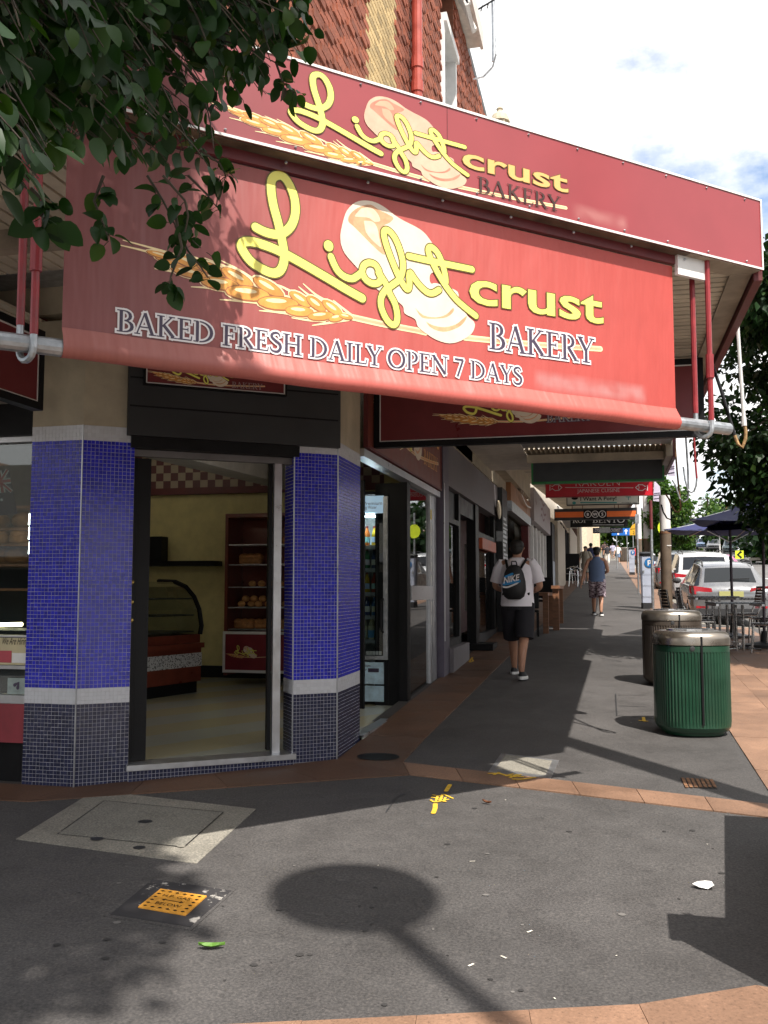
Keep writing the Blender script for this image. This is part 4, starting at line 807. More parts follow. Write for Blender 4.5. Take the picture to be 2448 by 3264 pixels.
arc = [(-.02, .70), (0, .80), (-.04, 1.0), (-.12, 1.15), (-.25, 1.27), (-.42, 1.33), (-.7, 1.34)]
b = MB(); b.loft([[D0+dnr*d+dv*q+ZU*z for d, z in arc] for q in (.02, dl_)], caps=False, closed=False); b.build('curved_glass', m_glassdark, dc)
b = MB(); b.tube([D0+dnr*d+ZU*z for d, z in arc], .03, 6); b.build('end_frame', m_black, dc)
for z in (.72, .92, 1.12): b = MB(); b.obox(D0-dnr*.12+ZU*z, dv*dl_, dback*.55, ZU*.015); b.build('shelf', m_steel, dc)
m_bread = M('bread_crust', (.40, .18, .06), .65, var=.35, scale=20, bmp=.2); m_bun = M('bun_crust', (.52, .26, .09), .55, var=.3, scale=20)
# bread rack
rk = thing('bread_rack', 'tall bread rack with red bakery front panel inside the doorway', 'bread rack', (-4.6, 11.6, FL))
fR = fy(11.62); rx0 = fR.px(714, 2000)[0]; rx1 = rx0+.98; zt = fR.px(720, 1650)[1]; zpan = fR.px(720, 2012)[1]
b = MB(); b.bx(rx0, rx0+.04, 11.62, 12.2, FL+.12, zt); b.bx(rx1-.04, rx1, 11.62, 12.2, FL+.12, zt); b.bx(rx0, rx1, 11.62, 12.2, zt, zt+.05); b.bx(rx0+.04, rx1-.04, 12.15, 12.2, FL+.12, zt); b.build('cabinet', m_dred, rk)
b = MB(); zs = [fR.px(720, v)[1] for v in (2005, 1935, 1870, 1798, 1735)]
for z in zs: b.bx(rx0+.04, rx1-.04, 11.66, 12.14, z-.015, z)
b.build('shelf', m_alu, rk)
b = MB(); b.bx(rx0, rx1, 11.60, 11.619, FL+.16, zpan); b.build('front_panel', M('panel_red', (.20, .02, .03), .4), rk)
b = MB()
for (s, z, l, h) in ((rx0, FL+.16, rx1-rx0, .035), (rx0, zpan-.035, rx1-rx0, .035), (rx0, FL+.195, .03, zpan-FL-.23), (rx1-.03, FL+.195, .03, zpan-FL-.23)): b.bx(s, s+l, 11.585, 11.6, z, z+h)
b.build('panel_frame', m_white, rk)
f_ = Fr((0, 11.598, 0), (1, 0, 0), ZU); L0 = ART['script'][0][0]; ka = .43/1.75; logo(Sub(f_, rx0+.18-L0[0][0]*ka, FL+.36-pb(620, 1390)[1]*ka, ka, ka), rk, word=False)
LOAF = {}
def loaf(kind, loc, rz, label, group, sc=1):
    if kind not in LOAF:
        b = MB()
        if kind == 'tin_loaf': b.rbox((0, 0, 0), .28, .13, .09, .02); [b.ell((x, 0, .09), .075, .068, .045, 10, 6) for x in (-.085, 0, .085)]
        elif kind == 'round_loaf': b.ell((0, 0, .07), .12, .11, .075, 12, 7)
        else: b.ell((0, 0, .04), .055, .05, .042, 10, 6)
        o = b.build(kind, m_bread if kind != 'bread_roll' else m_bun, None, local=True, smooth=True); LOAF[kind] = o
    else: o = LOAF[kind].copy(); COL.objects.link(o)
    o.location = loc; o.rotation_euler = (0, 0, rz); o.scale = (sc, sc, sc); props(o, label, 'bread', group); return o
for i in range(3): loaf('tin_loaf', (rx0+.2+.29*i, 11.85, zs[0]), .1*i, 'brown tin loaf %s on the bottom rack shelf' % ('at the left', 'in the middle', 'at the right')[i], 'tin loaves on the rack bottom shelf')
ORD = ('first', 'second', 'third', 'fourth', 'fifth', 'sixth', 'seventh', 'eighth', 'ninth')
for i in range(6): loaf('bread_roll', (rx0+.17+.12*i, 11.8+.05*(i % 2), zs[1]+.0), 0, 'pale roll lying on the second rack shelf, %s from left' % ORD[i], 'rolls on the rack')
for i in range(3): loaf('bread_roll', (rx0+.22+.12*i, 11.82, zs[1]+.07), 0, 'pale roll on top of the second shelf pile, %s from left' % ORD[i], 'rolls on the rack')
for i in range(5): loaf('bread_roll', (rx0+.3+.13*i, 11.85, zs[2]), 0, 'brown roll on the middle rack shelf, %s from left' % ORD[i], 'buns on the rack middle shelf')
loaf('tin_loaf', (rx0+.28, 11.85, zs[3]), 0, 'large pale tin loaf alone on upper shelf of the rack', None, 1.1)
loaf('round_loaf', (rx0+.8, 11.85, zs[4]), 0, 'round reddish loaf on the top shelf of the rack', None, .9)
# window display
ws = thing('window_shelving', 'dark bread shelves behind the side street window', 'shelving', (-5, yW+.7, FL))
b = MB(); zsh = [zz(v) for v in (1875, 1790, 1720, 1665, 1590)]
for z in zsh: b.bx(-7.5, P0[0]-.02, yW+.5, yW+.95, z-.02, z)
b.build('shelf', m_wood, ws); b = MB(); b.bx(-7.5, P0[0]+.1, yW+.96, yW+1.0, FL, 3.3); b.build('back_panel', m_dark, ws)
fD = lambda u, v, y: atY(u, v, y)
for i, (u, v, k_, c) in enumerate(((80, 1665, 0, 'round'), (20, 1715, 1, 'tin'), (75, 1718, 2, 'tin'), (-8, 1720, 3, 'tin'), (50, 1788, 4, 'round'), (5, 1788, 5, 'round'), (-20, 1660, 6, 'round'), (-40, 1720, 7, 'tin'), (-30, 1790, 8, 'round'))):
    q = fD(u, v, yW+.68); z = min(zsh, key=lambda z_: abs(z_-q.z)); loaf(c+'_loaf', (q.x, yW+.7, z), 1.57 if c == 'tin' else 0, '%s golden loaf on %s shelf of the bread window, %s' % ('round' if c == 'round' else 'square', {1: 'upper', 2: 'middle', 3: 'lower'}[1 if v < 1700 else (2 if v < 1760 else 3)], {80: 'right end', 20: 'second from right end', 75: 'right end', -8: 'third from right end', 50: 'right end', 5: 'second from right end', -20: 'third from right end', -40: 'left end', -30: 'left end'}[u]), 'loaves in the side window', 1.0)
bl1 = None; b = MB(); q0_ = fD(97, 1637, yW+.3)
for (va, vb) in ((1637, 1673), (1679, 1719), (1726, 1766)): b.cyl(fD(98, va, yW+.3), fD(95, vb, yW+.3), .012, n=8)
o = b.build('tube', M('lit_tube', (1, .96, .9), .5, var=0, emit=14)); lt = thing('tube_lamp', 'upright lit fluorescent tubes at the edge of the bread window', 'lamp', o.location); o.location = (0, 0, 0); o.parent = lt
b = MB(); b.bx(q0_.x+.02, q0_.x+.04, yW+.28, yW+.34, fD(95, 1772, yW+.3).z, q0_.z+.05); b.build('mount', m_black, lt)
b = MB(); b.cyl(fD(-60, 1993, yW+.35), fD(70, 1990, yW+.35), .016, n=8); o = b.build('tube', M('warm_tube', (1, .80, .42), .5, var=0, emit=9)); lt = thing('tube_lamp', 'warm yellow lit tube lying low in the bread window', 'lamp', o.location); o.location = (0, 0, 0); o.parent = lt
b = MB(); b.bx(-7, fD(72, 1990, yW+.35).x+.02, yW+.38, yW+.42, fD(0, 2010, yW+.35).z, fD(0, 2002, yW+.35).z); b.build('mount', m_steel, lt)
for (x, y, lab) in ((-3.1, 7.9, 'added fill light batten over the bakery floor'), (-6.4, 11.2, 'added fill light batten above the display counter'), (-6.0, 6.9, 'added fill light batten above the bread window')):  # battens added out of view to brighten the dim bakery room
    zl3 = 2.90 if x > -4 else 3.55; hl = .3 if x > -4 else .6; lt = thing('fill_batten', lab, 'lamp', (x, y, zl3)); b = MB(); b.bx(x-hl, x+hl, y-.06, y+.06, zl3+.02, zl3+(.045 if x > -4 else .07)); b.build('housing', m_white, lt); b = MB(); b.cyl((x-hl+.02, y, zl3-.01), (x+hl-.02, y, zl3-.01), .025, n=8); b.build('tube', M('fill_tube', (1, .90, .72), .5, var=0, emit=(16 if y < 7 else (16 if x > -4 else 4))), lt)
# flag, poster, card
fg = thing('hanging_flag', 'small dark blue flag with red and white crosses in the bread window', 'flag', fD(25, 1570, yW+.25)); ff = Fr(fD(32, 1640, yW+.25), (1, .12, .1), (-.25, 0, 1)); b = MB(); H_ = (fD(25, 1495, yW+.25)-fD(25, 1640, yW+.25)).length
b.obox(ff.P(-.14, 0), ff.x*.2, ff.n*.004, ff.y*H_); b.build('cloth', M('flag_blue', (.01, .012, .05), .7), fg); b = MB()
for L, w in ((((-.1, H_), (.05, H_*.5)), .03), (((.05, H_), (-.1, H_*.5)), .03), (((-.02, H_), (-.02, H_*.5)), .045), (((-.11, H_*.75), (.06, H_*.75)), .045)): ribbon(b, ff, L, w, .006+.0004*len(b.v)/8, 0, cap=False); ribbon(b, ff, L, w*.5, .009+.0004*len(b.v)/8, 1, cap=False)
for q in ((-.04, .12), (.02, .3), (-.1, .25)): disc(b, ff, q, .012, .012, .007, 0, 5)
b.build('cross', [m_white, M('flag_red', (.4, .02, .03), .7)], fg)
fP = fy(yW+.02); x0, zb0 = fP.px(0, 2118); x1, zt0 = fP.px(106, 2034); x1 = P0[0]-.01; x0 -= .12
po = thing('poster', 'handwritten We Are Hiring notice in the bread window', 'poster', ((x0+x1)/2, yW+.02, zb0)); b = MB(); b.bx(x0, x1, yW+.016, yW+.02, zb0, zt0); b.build('sheet', M('notice_paper', (.55, .48, .30), .8, var=.1), po)
b = MB(); b.bx(x0, (x0+x1)/2+.03, yW+.013, yW+.0155, zb0+.015, zb0+.10); b.build('pink_patch', M('pink_paper', (.45, .08, .10), .8), po); b = MB(); b.bx((x0+x1)/2+.035, x1, yW+.013, yW+.0155, zb0+.015, zb0+.085); b.build('white_patch', m_white, po)
b = MB(); text(b, Fr((0, yW+.014, 0), (1, 0, 0), ZU), 'We Are Hiring', x0+.13, zb0+.145, .055, 0, 0, x1-x0-.16, slant=.25); b.build('lettering', m_black, po)
b = MB(); b.bx(x0-.02, x1, yW+.008, yW+.03, zb0-.03, zb0-.005); b.bx(x0-.02, x1, yW+.008, yW+.03, zt0+.005, zt0+.02); b.build('holder', m_alu, po)
q = fP.px(24, 2212); q2_ = fP.px(92, 2162); b = MB(); b.bx(q[0], q2_[0], yW+.016, yW+.02, q[1], q2_[1]); ca = b.build('window_card', M('pale_card', (.30, .36, .34), .6, var=.25, scale=14), label='small pale grey green card on the window ledge', cat='card')
b = MB(); ribbon(b, fP, [(q[0]+.06, q2_[1]-.05), (q[0]+.09, q2_[1]-.035), (q[0]+.085, q2_[1]-.07)], .025, .006); b.build('emblem', m_navyp, ca)
# ================================================================ side opening: fridge and doors
yf = 9.95; fF = fy(yf); gx0 = -3.05; gx1 = fF.px(1238, 1900)[0]; zfb = FL+.02; zft = fF.px(1200, 1575)[1]
fr_ = thing('drinks_fridge', 'glass door drinks fridge with pale blue header in the side opening', 'fridge', ((gx0+gx1)/2, yf+.3, FL))
b = MB(); b.bx(gx0, gx0+.04, yf, yf+.65, zfb, zft); b.bx(gx1-.04, gx1, yf, yf+.65, zfb, zft); b.bx(gx0+.04, gx1-.04, yf+.6, yf+.65, zfb, zft); b.bx(gx0, gx1, yf, yf+.65, zft, zft+.03); b.bx(gx0+.04, gx1-.04, yf+.02, yf+.59, zfb, zfb+.1); b.build('cabinet', m_black, fr_)
m_hdr = M('water_print', (.45, .62, .72), .4, var=.35, scale=7); m_lit = M('lit_header', (.40, .58, .72), .4, var=0, emit=.35)
zh_ = fF.px(1200, 1636)[1]; zl = fF.px(1200, 2105)[1]; zl2 = fF.px(1200, 2180)[1]
b = MB(); b.bx(gx0+.04, gx1-.05, yf-.02, yf+.01, zh_, zft-.02); b.build('header', m_lit, fr_)
b = MB(); b.bx(gx0+.04, gx1-.05, yf-.02, yf+.01, zl2, zl-.02); b.bx(gx0+.04, gx1-.05, yf-.02, yf+.01, zfb+.02, zl2-.02); b.build('lower_panel', m_hdr, fr_)
ft = Fr((0, yf-.0215, 0), (1, 0, 0), ZU); b = MB(); xx = fF.px(1146, 1600)[0]
text(b, ft, "'s Premium", xx+.0, fF.px(1200, 1610)[1], .04, .001, 0, .26); text(b, ft, 'Spring Water', xx, fF.px(1200, 1622)[1], .035, .001, 0, .2); text(b, ft, 'Premium', xx, fF.px(1200, 2126)[1], .035, .001, 0, .13); text(b, ft, 'Water', xx, fF.px(1200, 2139)[1], .035, .001, 0, .09)
b.bx(gx1-.22, gx1-.1, yf-.026, yf-.021, fF.px(1200, 2130)[1]-.04, fF.px(1200, 2130)[1]+.0); b.build('lettering', m_navyp, fr_)
b = MB(); sh = [fF.px(1200, v)[1] for v in (1742, 1815, 1892, 1966, 2043)]
for z in sh: b.bx(gx0+.04, gx1-.05, yf+.03, yf+.55, z-.02, z); b.bx(gx0+.04, gx1-.05, yf+.015, yf+.03, z-.03, z+.015)
b.build('shelf', m_alu, fr_)
b = MB(); b.bx(gx1-.05, gx1, yf-.035, yf-.005, zl+.01, zft-.03); b.bx(gx0, gx1-.05, yf-.035, yf-.005, zl+.01, zl+.05); b.build('door_frame', m_steel, fr_)
b = MB(); b.tube([(gx1-.05, yf-.04, 1.55), (gx1-.06, yf-.09, 1.52), (gx1-.06, yf-.09, 1.22), (gx1-.05, yf-.04, 1.19)], .012, 6); b.build('handle', m_black, fr_)
b = MB(); b.bx(gx1-.075, gx1-.055, yf+.02, yf+.04, zl+.1, zh_-.1); b.bx(gx0+.1, gx1-.1, yf+.02, yf+.05, zh_-.04, zh_-.02); b.build('light_strip', M('fridge_light', (.85, .95, 1), .5, var=0, emit=40), fr_)
b = MB(); b.bx(gx0+.04, gx1-.05, yf-.03, yf-.026, zl+.05, zh_-.01); b.build('pane', m_glass, fr_)
b = MB()
for i in range(5): b.bx(gx1-.24+.035*i, gx1-.21+.035*i, yf-.027, yf-.024, zl+.06, zl+.10)
b.build('price_ticket', m_white, fr_)
BOT = {}
def bottle(kind, col, loc, label, group):
    k = (kind, col)
    if k not in BOT:
        r = thing('bottle', label, 'bottle', loc); b = MB()
        if kind == 'milk': b.rbox((0, 0, 0), .09, .09, .17, .018); b.lathe((0, 0, .17), [(.042, 0), (.02, .06), (.018, .075)], 10)
        else: b.lathe((0, 0, 0), [(.032, 0), (.034, .01), (.034, .14), (.016, .19), (.014, .21)], 10)
        b.build('body', M('bottle_%s' % kind, col, .25, var=.1), r, local=True, smooth=False); b = MB(); b.lathe((0, 0, .0), [(.0345 if kind != 'milk' else .047, .05), (.0345 if kind != 'milk' else .047, .11)], 10) if kind != 'milk' else b.bx(-.036, .036, -.048, -.0455, .03, .11); b.build('label', M('label_%s' % kind, (.10, .30, .55) if kind == 'milk' else tuple(1-c*.8 for c in col), .5), r, local=True)
        b = MB(); z = .245 if kind == 'milk' else .21; b.cyl((0, 0, z), (0, 0, z+.02), .02 if kind == 'milk' else .016, n=8); b.build('cap', m_white if kind == 'milk' else m_redp, r, local=True); BOT[k] = r; r['group'] = group; return r
    r = BOT[k]; c = r.copy(); COL.objects.link(c); c.location = loc; c['label'] = label; c['group'] = group
    for ch in r.children: q = ch.copy(); COL.objects.link(q); q.parent = c
    return c
cols = [(.65, .45, .03), (.45, .60, .06), (.03, .06, .18), (.70, .20, .04), (.55, .08, .05), (.06, .25, .10), (.08, .2, .45)]
names = ('top', 'second', 'third', 'fourth')
for si, z in enumerate(sh[:4]):
    for i in range(8): bottle('drink', cols[(i//2*3+si*2) % 7], (gx1-.1-.085*i, yf+.12, z+.001), '%s drink bottle on the %s fridge shelf, %s from the handle side' % (('golden', 'lime', 'navy', 'orange', 'red', 'green', 'blue')[(i//2*3+si*2) % 7], names[si], ORD[i]), 'drink bottles on the %s fridge shelf' % names[si])
for i in range(6): bottle('milk', (.62, .60, .42), (gx1-.11-.1*i, yf+.12, sh[4]+.001), 'plastic milk bottle on the lowest fridge shelf, %s from the handle side' % ORD[i], 'milk bottles in the fridge')
b = MB(); b.bx(gx0+.05, gx1-.06, yf+.57, yf+.595, zfb+.12, zft-.05); b.build('back_liner', m_white, fr_)
# sliding door panels beside the fridge
sd = thing('sliding_door', 'black framed glass sliding door of the bakery side opening', 'door', (WX, 10.5, FL))
zd = atX(1393, 1578, WX).z-.02; yA, yB, yC = Yu(1318, 1900), Yu(1385, 1900), Yu(1400, 1900)
b = MB(); b.bx(WX-.5, WX-.44, yA-.45, yA-.40, FL, zd); b.bx(WX-.12, WX-.03, yA-.18, yA-.02, FL, zd); b.bx(WX-.40, WX-.12, yA-.12, yA-.06, FL, zd); b.build('stile', m_black, sd)
b = MB(); b.bx(WX-.08, WX-.03, yB-.12, yB-.0, FL+.03, zd); b.bx(WX-.08, WX-.03, yB+.03, yC-.02, FL+.03, zd); b.bx(WX-.08, WX-.02, yA, yB, FL+1.12, FL+1.28); b.build('frame', m_alu, sd)
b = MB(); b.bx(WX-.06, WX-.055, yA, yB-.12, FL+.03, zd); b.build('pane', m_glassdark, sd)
b = MB(); b.bx(WX-.10, WX+.02, P3[1], yC, zd, zd+.07); b.build('head_track', m_alu, sd)
b = MB(); b.bx(WX-.08, WX+.02, P3[1], yC, FL-.015, FL+.008); b.build('sill_track', m_alu, sd)
b = MB(); b.bx(WX-.12, WX+.0, P3[1], yC, gz(0, P3[1])-.05, FL-.016); b.build('plinth', m_navyp, sd)
b = MB(); b.bx(WX-.2, WX-.01, P3[1]-.0, yC, zd+.072, z0+.02); b.build('header_beam', m_maroon, sd)
for k_ in range(9): b = MB(); z = 2.5-.16*k_; b.bx(WX-.028, WX-.026, yB-.09, yB-.03, z, z+.12); b.build('sticker', m_white if k_ else m_yel, sd)
# ================================================================ shopfronts along the street (built on the wall line)
fA = fx(WX)
def wy(u): return Yu(u, 1879)
g_ = lambda y: gz(0, y)
def block(name, parent, y0, y1, z0, z1, mat, out=0., deep=.15):
    b = MB(); b.bx(WX-deep, WX+out, y0, y1, z0, z1); return b.build(name, mat, parent)
ys2 = wy(1402)
# --- narrow shop with recessed dark entry
s2 = thing('shopfront', 'dark framed vacant shopfront with recessed entry next to the bakery', 'shopfront', (WX, 14, g_(14)))
y1_, y2_, y3_, y4_, y5_ = wy(1420), wy(1468), wy(1525), wy(1580), wy(1600)
m_purp = M('purple_grey_paint', (.10, .085, .12), .5, var=.2); m_grey = M('grey_fascia', (.17, .155, .165), .6, var=.2)
block('pier', s2, ys2, y1_, g_(ys2)+.0, ZS, m_purp, .05); block('fascia', s2, y1_+.001, wy(1605), 3.02, ZS-.001, m_grey, .03)
b = MB(); b.bx(WX+.052, WX+.058, ys2+.02, y1_-.35, g_(ys2)+.45, 3.0); b.build('pilaster_strip', m_alu, s2)
block('stall_riser', s2, y1_+.001, y2_+.15, g_(y1_)-.05, g_(y1_)+.32, m_grey, .10)
b = MB(); b.bx(WX-.08, WX+.0, y2_-.12, y2_+.02, g_(y1_)+.32, 3.01); b.bx(WX-.08, WX, y1_+.002, y1_+.09, g_(y1_)+.32, 3.01); b.bx(WX-.08, WX, y1_+.09, y2_-.12, 2.55, 2.62); b.bx(WX-.08, WX, y1_+.09, y2_-.12, g_(y1_)+.32, g_(y1_)+.42); b.build('window_frame', m_black, s2)
b = MB(); b.bx(WX-.05, WX-.045, y1_+.09, y2_-.12, g_(y1_)+.42, 2.55); b.build('pane', m_glassdark, s2)
b = MB(); b.bx(WX-.06, WX-.055, y1_+.09, y2_-.12, 2.62, 3.01); b.build('transom_panel', m_dark, s2)
b = MB(); b.bx(WX-1.3, WX-1.25, y2_, y3_, .6, 3.2); b.bx(WX-1.25, WX-.1, y2_+.02, y2_+.06, .6, 3.2); b.build('recess_wall', m_iwhite, s2)
b = MB(); b.bx(WX-.14, WX+.01, y3_-.35, y3_, g_(y3_)-.05, 3.01); b.bx(WX-.2, WX-.02, y2_+.02, y3_-.35, 2.75, 3.0); b.bx(WX-.1, WX+.3, y3_-.6, y3_, g_(y3_)-.02, g_(y3_)+.08); b.build('dark_column', m_black, s2)
b = MB(); b.bx(WX-.08, WX-.0, y3_+.001, y3_+.1, g_(y3_)+.2, 3.01); b.bx(WX-.08, WX-.0, y4_-.2, y4_, g_(y3_)+.2, 3.01); b.bx(WX-.08, WX, y3_+.1, y4_-.2, 2.5, 2.6); b.build('window_frame', m_black, s2)
b = MB(); b.bx(WX-.05, WX-.045, y3_+.1, y4_-.2, g_(y3_)+.2, 2.5); b.build('pane', m_glassdark, s2); block('stall_riser', s2, y3_+.001, y4_, g_(y3_)-.05, g_(y3_)+.199, m_dark, 0)
b = MB(); b.bx(WX-.25, WX-.2, y3_+.15, y4_-.3, 1.3, 2.4); b.build('blind', m_white, s2)
b = MB(); b.bx(WX-.002, WX+.06, y3_+.1, y4_-.4, 2.32, 2.5); b.build('open_panel', M('orange_sticker', (.5, .10, .04), .5), s2)
b = MB(); b.bx(WX+.0, WX+.12, y4_+.2, y5_, g_(y4_)-.05, ZS); b.build('pier', m_dark, s2)
b = MB(); rnd = random.Random(5)
for i in range(22): z = 1.2+i*.085; b.bx(WX+.121, WX+.1225, y4_+.25+rnd.uniform(0, .15), y4_+.6+rnd.uniform(0, .5), z, z+rnd.uniform(.03, .07))
b.build('stickers', m_steel, s2, kind='stuff')
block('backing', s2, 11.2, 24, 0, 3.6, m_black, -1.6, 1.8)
b = MB(); b.ell((WX+.08, wy(1580), 3.15), .03, .35, .18, 10, 6); b.build('fascia_patch', m_cream, s2)
b = MB(); b.bx(WX-.3, WX-.0, 14.75, 24, 3.9, 4.8); b.bx(WX-.3, WX+.0, 12.3, 14.74, 3.61, 4.3); b.build('upper_wall', m_cream, s2)
# --- timber fascia shop
s3 = thing('shopfront', 'shop with orange timber fascia, black script sign and dark doorway', 'shopfront', (WX, 21, g_(21)))
y6_, y7_ = wy(1616), wy(1681); zf3 = atX(1616, 1598, WX).z
b = MB(); n = 4
for i in range(n): b.bx(WX-.1, WX+.10+.002*(i % 2), y6_+(y7_-y6_)*i/n+.006, y6_+(y7_-y6_)*(i+1)/n-.006, zf3, 3.9)
b.build('timber_fascia', M('orange_timber', (.34, .15, .06), .5, var=.25, scale=3, st=(1, 6, .6)), s3)
b = MB(); b.bx(WX-.05, WX+.12, y6_, y7_, zf3-.22, zf3-.005); b.build('door_head', m_steel, s3)
fa3 = Fr((WX+.14, 0, 0), (0, 1, 0), ZU); sg = thing('script_sign', 'black and white script sign on the orange timber fascia', 'shop sign', (WX+.14, (y6_+y7_)/2, 3))
b = MB(); ya3 = wy(1640); yb3 = wy(1672); b.bx(WX+.11, WX+.17, ya3-.35, ya3+.1, zf3+.45, 3.9); b.build('panel', m_black, sg)
b = MB(); w_ = yb3-ya3
for j in range(5): ribbon(b, fa3, smooth2([(ya3+w_*(.18*j), zf3+.35), (ya3+w_*(.18*j+.10), zf3+.95-.05*j), (ya3+w_*(.18*j+.16), zf3+.5), (ya3+w_*(.18*j+.2), zf3+.4)], 4), .05, .045+.0003*j)
ribbon(b, fa3, smooth2([(ya3, zf3+.28), (ya3+w_*.5, zf3+.15), (ya3+w_, zf3+.2)], 4), .04, .05); b.build('script_lettering', m_white, sg)
b = MB(); b.bx(WX-1.2, WX-1.1, y6_, y7_, .7, 3.6); b.build('doorway_wall', M('dark_red_room', (.05, .012, .012), .7), s3); b = MB(); b.bx(WX-.1, WX+.08, y7_-.5, y7_, g_(y7_)-.05, zf3-.225); b.build('pier', m_maroon, s3)
# --- pale sign shop
s4 = thing('shopfront', 'shop with grey white hanging fascia panel and pale glazed doors', 'shopfront', (WX, 28, g_(28)))
y8_ = wy(1738); z4a = atX(1682, 1640, WX+.2).z; z4b = atX(1682, 1527, WX+.2).z
b = MB(); b.bx(WX+.05, WX+.2, y7_+.01, y8_, z4a, z4b); b.build('fascia_panel', m_grey if False else M('pale_panel', (.40, .36, .37), .6, var=.15), s4)
b = MB(); f4 = fx(WX+.201); text(b, f4, 'daily', y7_+2.3, z4a+.45, .3, .002, 0, 2.5, slant=.2); text(b, f4, 'bakes', y7_+2.3, z4a+.15, .18, .002, 0, 2.0); b.build('lettering', M('faint_pink', (.25, .12, .13), .6), s4) if False else None
b = MB()
for i, (a, h, l) in enumerate(((2.2, .75, 2.0), (2.6, .5, 2.2), (2.5, .3, 1.6), (.6, .55, .3))): ribbon(b, f4, smooth2([(y7_+a, z4a+h), (y7_+a+l*.3, z4a+h+.08), (y7_+a+l*.6, z4a+h-.05), (y7_+a+l, z4a+h+.03)], 4), .07, .002+.0003*i)
b.build('faded_lettering', M('faint_pink', (.22, .12, .14), .6), s4)
n = 5
for i in range(n+1): b = MB(); yy = y7_+.05+(y8_-y7_-.3)*i/n; b.bx(WX-.05, WX+.06, yy, yy+.18, g_(yy)-.05, z4a-.01); b.build('mullion', m_white, s4)
b = MB(); b.bx(WX-.02, WX-.015, y7_, y8_, .9, z4a); b.build('pane', glass('mirror_glass', (.3, .32, .33), .35), s4)
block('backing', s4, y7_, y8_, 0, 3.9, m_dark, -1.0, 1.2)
# --- drain column, cream piers, barred window, brick wall
o = thing('corner_column', 'slim black column beside the cream pier', 'column', (WX, wy(1745), g_(32))); b = MB(); b.bx(WX, WX+.25, y8_+.01, wy(1748), .9, 3.9); b.build('shaft', m_black, o); b = MB(); b.bx(WX+.252, WX+.26, y8_+.1, wy(1746), 1.5, 2.6); b.build('bollard_strip', M('pale_blue_strip', (.35, .40, .45), .5), o)
s5 = thing('shopfront', 'cream painted shop wall with black barred window', 'shopfront', (WX, 40, g_(40))); ya5, yb5, yc5, yd5 = wy(1748)+.02, wy(1776), wy(1803), wy(1846)
b = MB(); b.bx(WX-.1, WX+.35, ya5, yb5, .9, 4.1); b.bx(WX-.1, WX+.2, yb5, yc5, .9, g_(yb5)+.75); b.bx(WX-.1, WX+.2, yb5, yc5, g_(yb5)+2.6, 4.4); b.bx(WX-.1, WX+.25, yc5, yd5, 1.2, 4.8); b.build('wall', M('cream_wall', (.46, .40, .32), .7, var=.12), s5)
b = MB(); b.bx(WX+.0, WX+.05, yb5, yc5, g_(yb5)+.75, g_(yb5)+2.6); b.build('pane', m_black, s5)
for i in range(4): b = MB(); yy = yb5+.3+(yc5-yb5-.5)*i/3; b.bx(WX+.06, WX+.2, yy, yy+.12, g_(yb5)+.75, g_(yb5)+2.6); b.build('bar', m_dark, s5)
b = MB(); b.obox((WX+.2, yb5, g_(yb5)+2.65), (.5, 0, -.05), (0, 5, 0), (0, 0, .28)); b.build('canopy', m_white, s5)
s6 = thing('shopfront', 'pale brick shop wall with dark timber column further along', 'shopfront', (WX, 70, g_(70))); ye5 = 58; b = MB(); b.bx(WX-.1, WX+.25, yd5+.01, ye5, 1.5, 5.5); b.build('column', M('brown_column', (.10, .05, .04), .6), s6)
m, t, bb = newmat('pale_brick'); bk = N(t, 'ShaderNodeTexBrick'); bk.inputs['Scale'].default_value = 3; bk.inputs[1].default_value = (.48, .42, .34, 1); bk.inputs[2].default_value = (.42, .37, .30, 1); bk.inputs[3].default_value = (.25, .22, .19, 1); g = N(t, 'ShaderNodeNewGeometry'); sx = N(t, 'ShaderNodeSeparateXYZ'); cx = N(t, 'ShaderNodeCombineXYZ'); t.links.new(g.outputs['Position'], sx.inputs[0]); t.links.new(sx.outputs[1], cx.inputs[0]); t.links.new(sx.outputs[2], cx.inputs[1]); t.links.new(cx.outputs[0], bk.inputs[0]); t.links.new(bk.outputs[0], bb.inputs[0]); bb.inputs['Roughness'].default_value = .8
b = MB(); b.bx(WX-.2, WX+.4, ye5+.01, 64, 1.5, 6.5); b.build('brick_wall', m, s6)
# --- shops behind the posts, upper storeys
for (nm, lab, y0, y1, zt, col) in (('shop_building', 'two storey cream rendered shop building beyond the brick corner', 24.0, 43, 9.0, (.45, .40, .33)), ('shop_building', 'low pale shop building further up the street', 43.2, 64, 7.5, (.5, .45, .38))):
    o = thing(nm, lab, 'building', (-7, y0, 0)); b = MB(); b.bx(-12, WX-.25, y0, y1, 4.3 if y0 < 30 else 4.8, zt); b.bx(-12, WX-.2, y0, y1, zt, zt+.3); b.bx(-12, -3.6, y0, y1, .5, 4.3); b.build('upper_wall', M('render_%d' % y0, col, .8), o)
    for i in range(3): b = MB(); yy = y0+2+i*5.5; b.bx(WX-.26, WX-.2, yy, yy+1.4, 5.6, 7.0); w = b.build('window', m_white, o); b = MB(); b.bx(WX-.2, WX-.19, yy+.1, yy+1.3, 5.7, 6.9); b.build('pane', m_glassdark, w)
far = thing('shop_building', 'sunlit cream shop with red poster at the far end of the footpath', 'building', (-4, 100, g_(100))); b = MB(); b.bx(-14, -.9, 104, 118, 3, 10); b.bx(-14, -1.6, 75, 104, 3, 9); b.build('wall', M('sunlit_cream', (.62, .52, .38), .8), far); b = MB(); b.bx(-2.6, -2.0, 103.9, 103.98, 5.6, 8.2); b.bx(-3.9, -3.2, 103.9, 103.98, 5.4, 8.6); b.build('poster_panel', M('poster_red', (.6, .12, .07), .6), far)
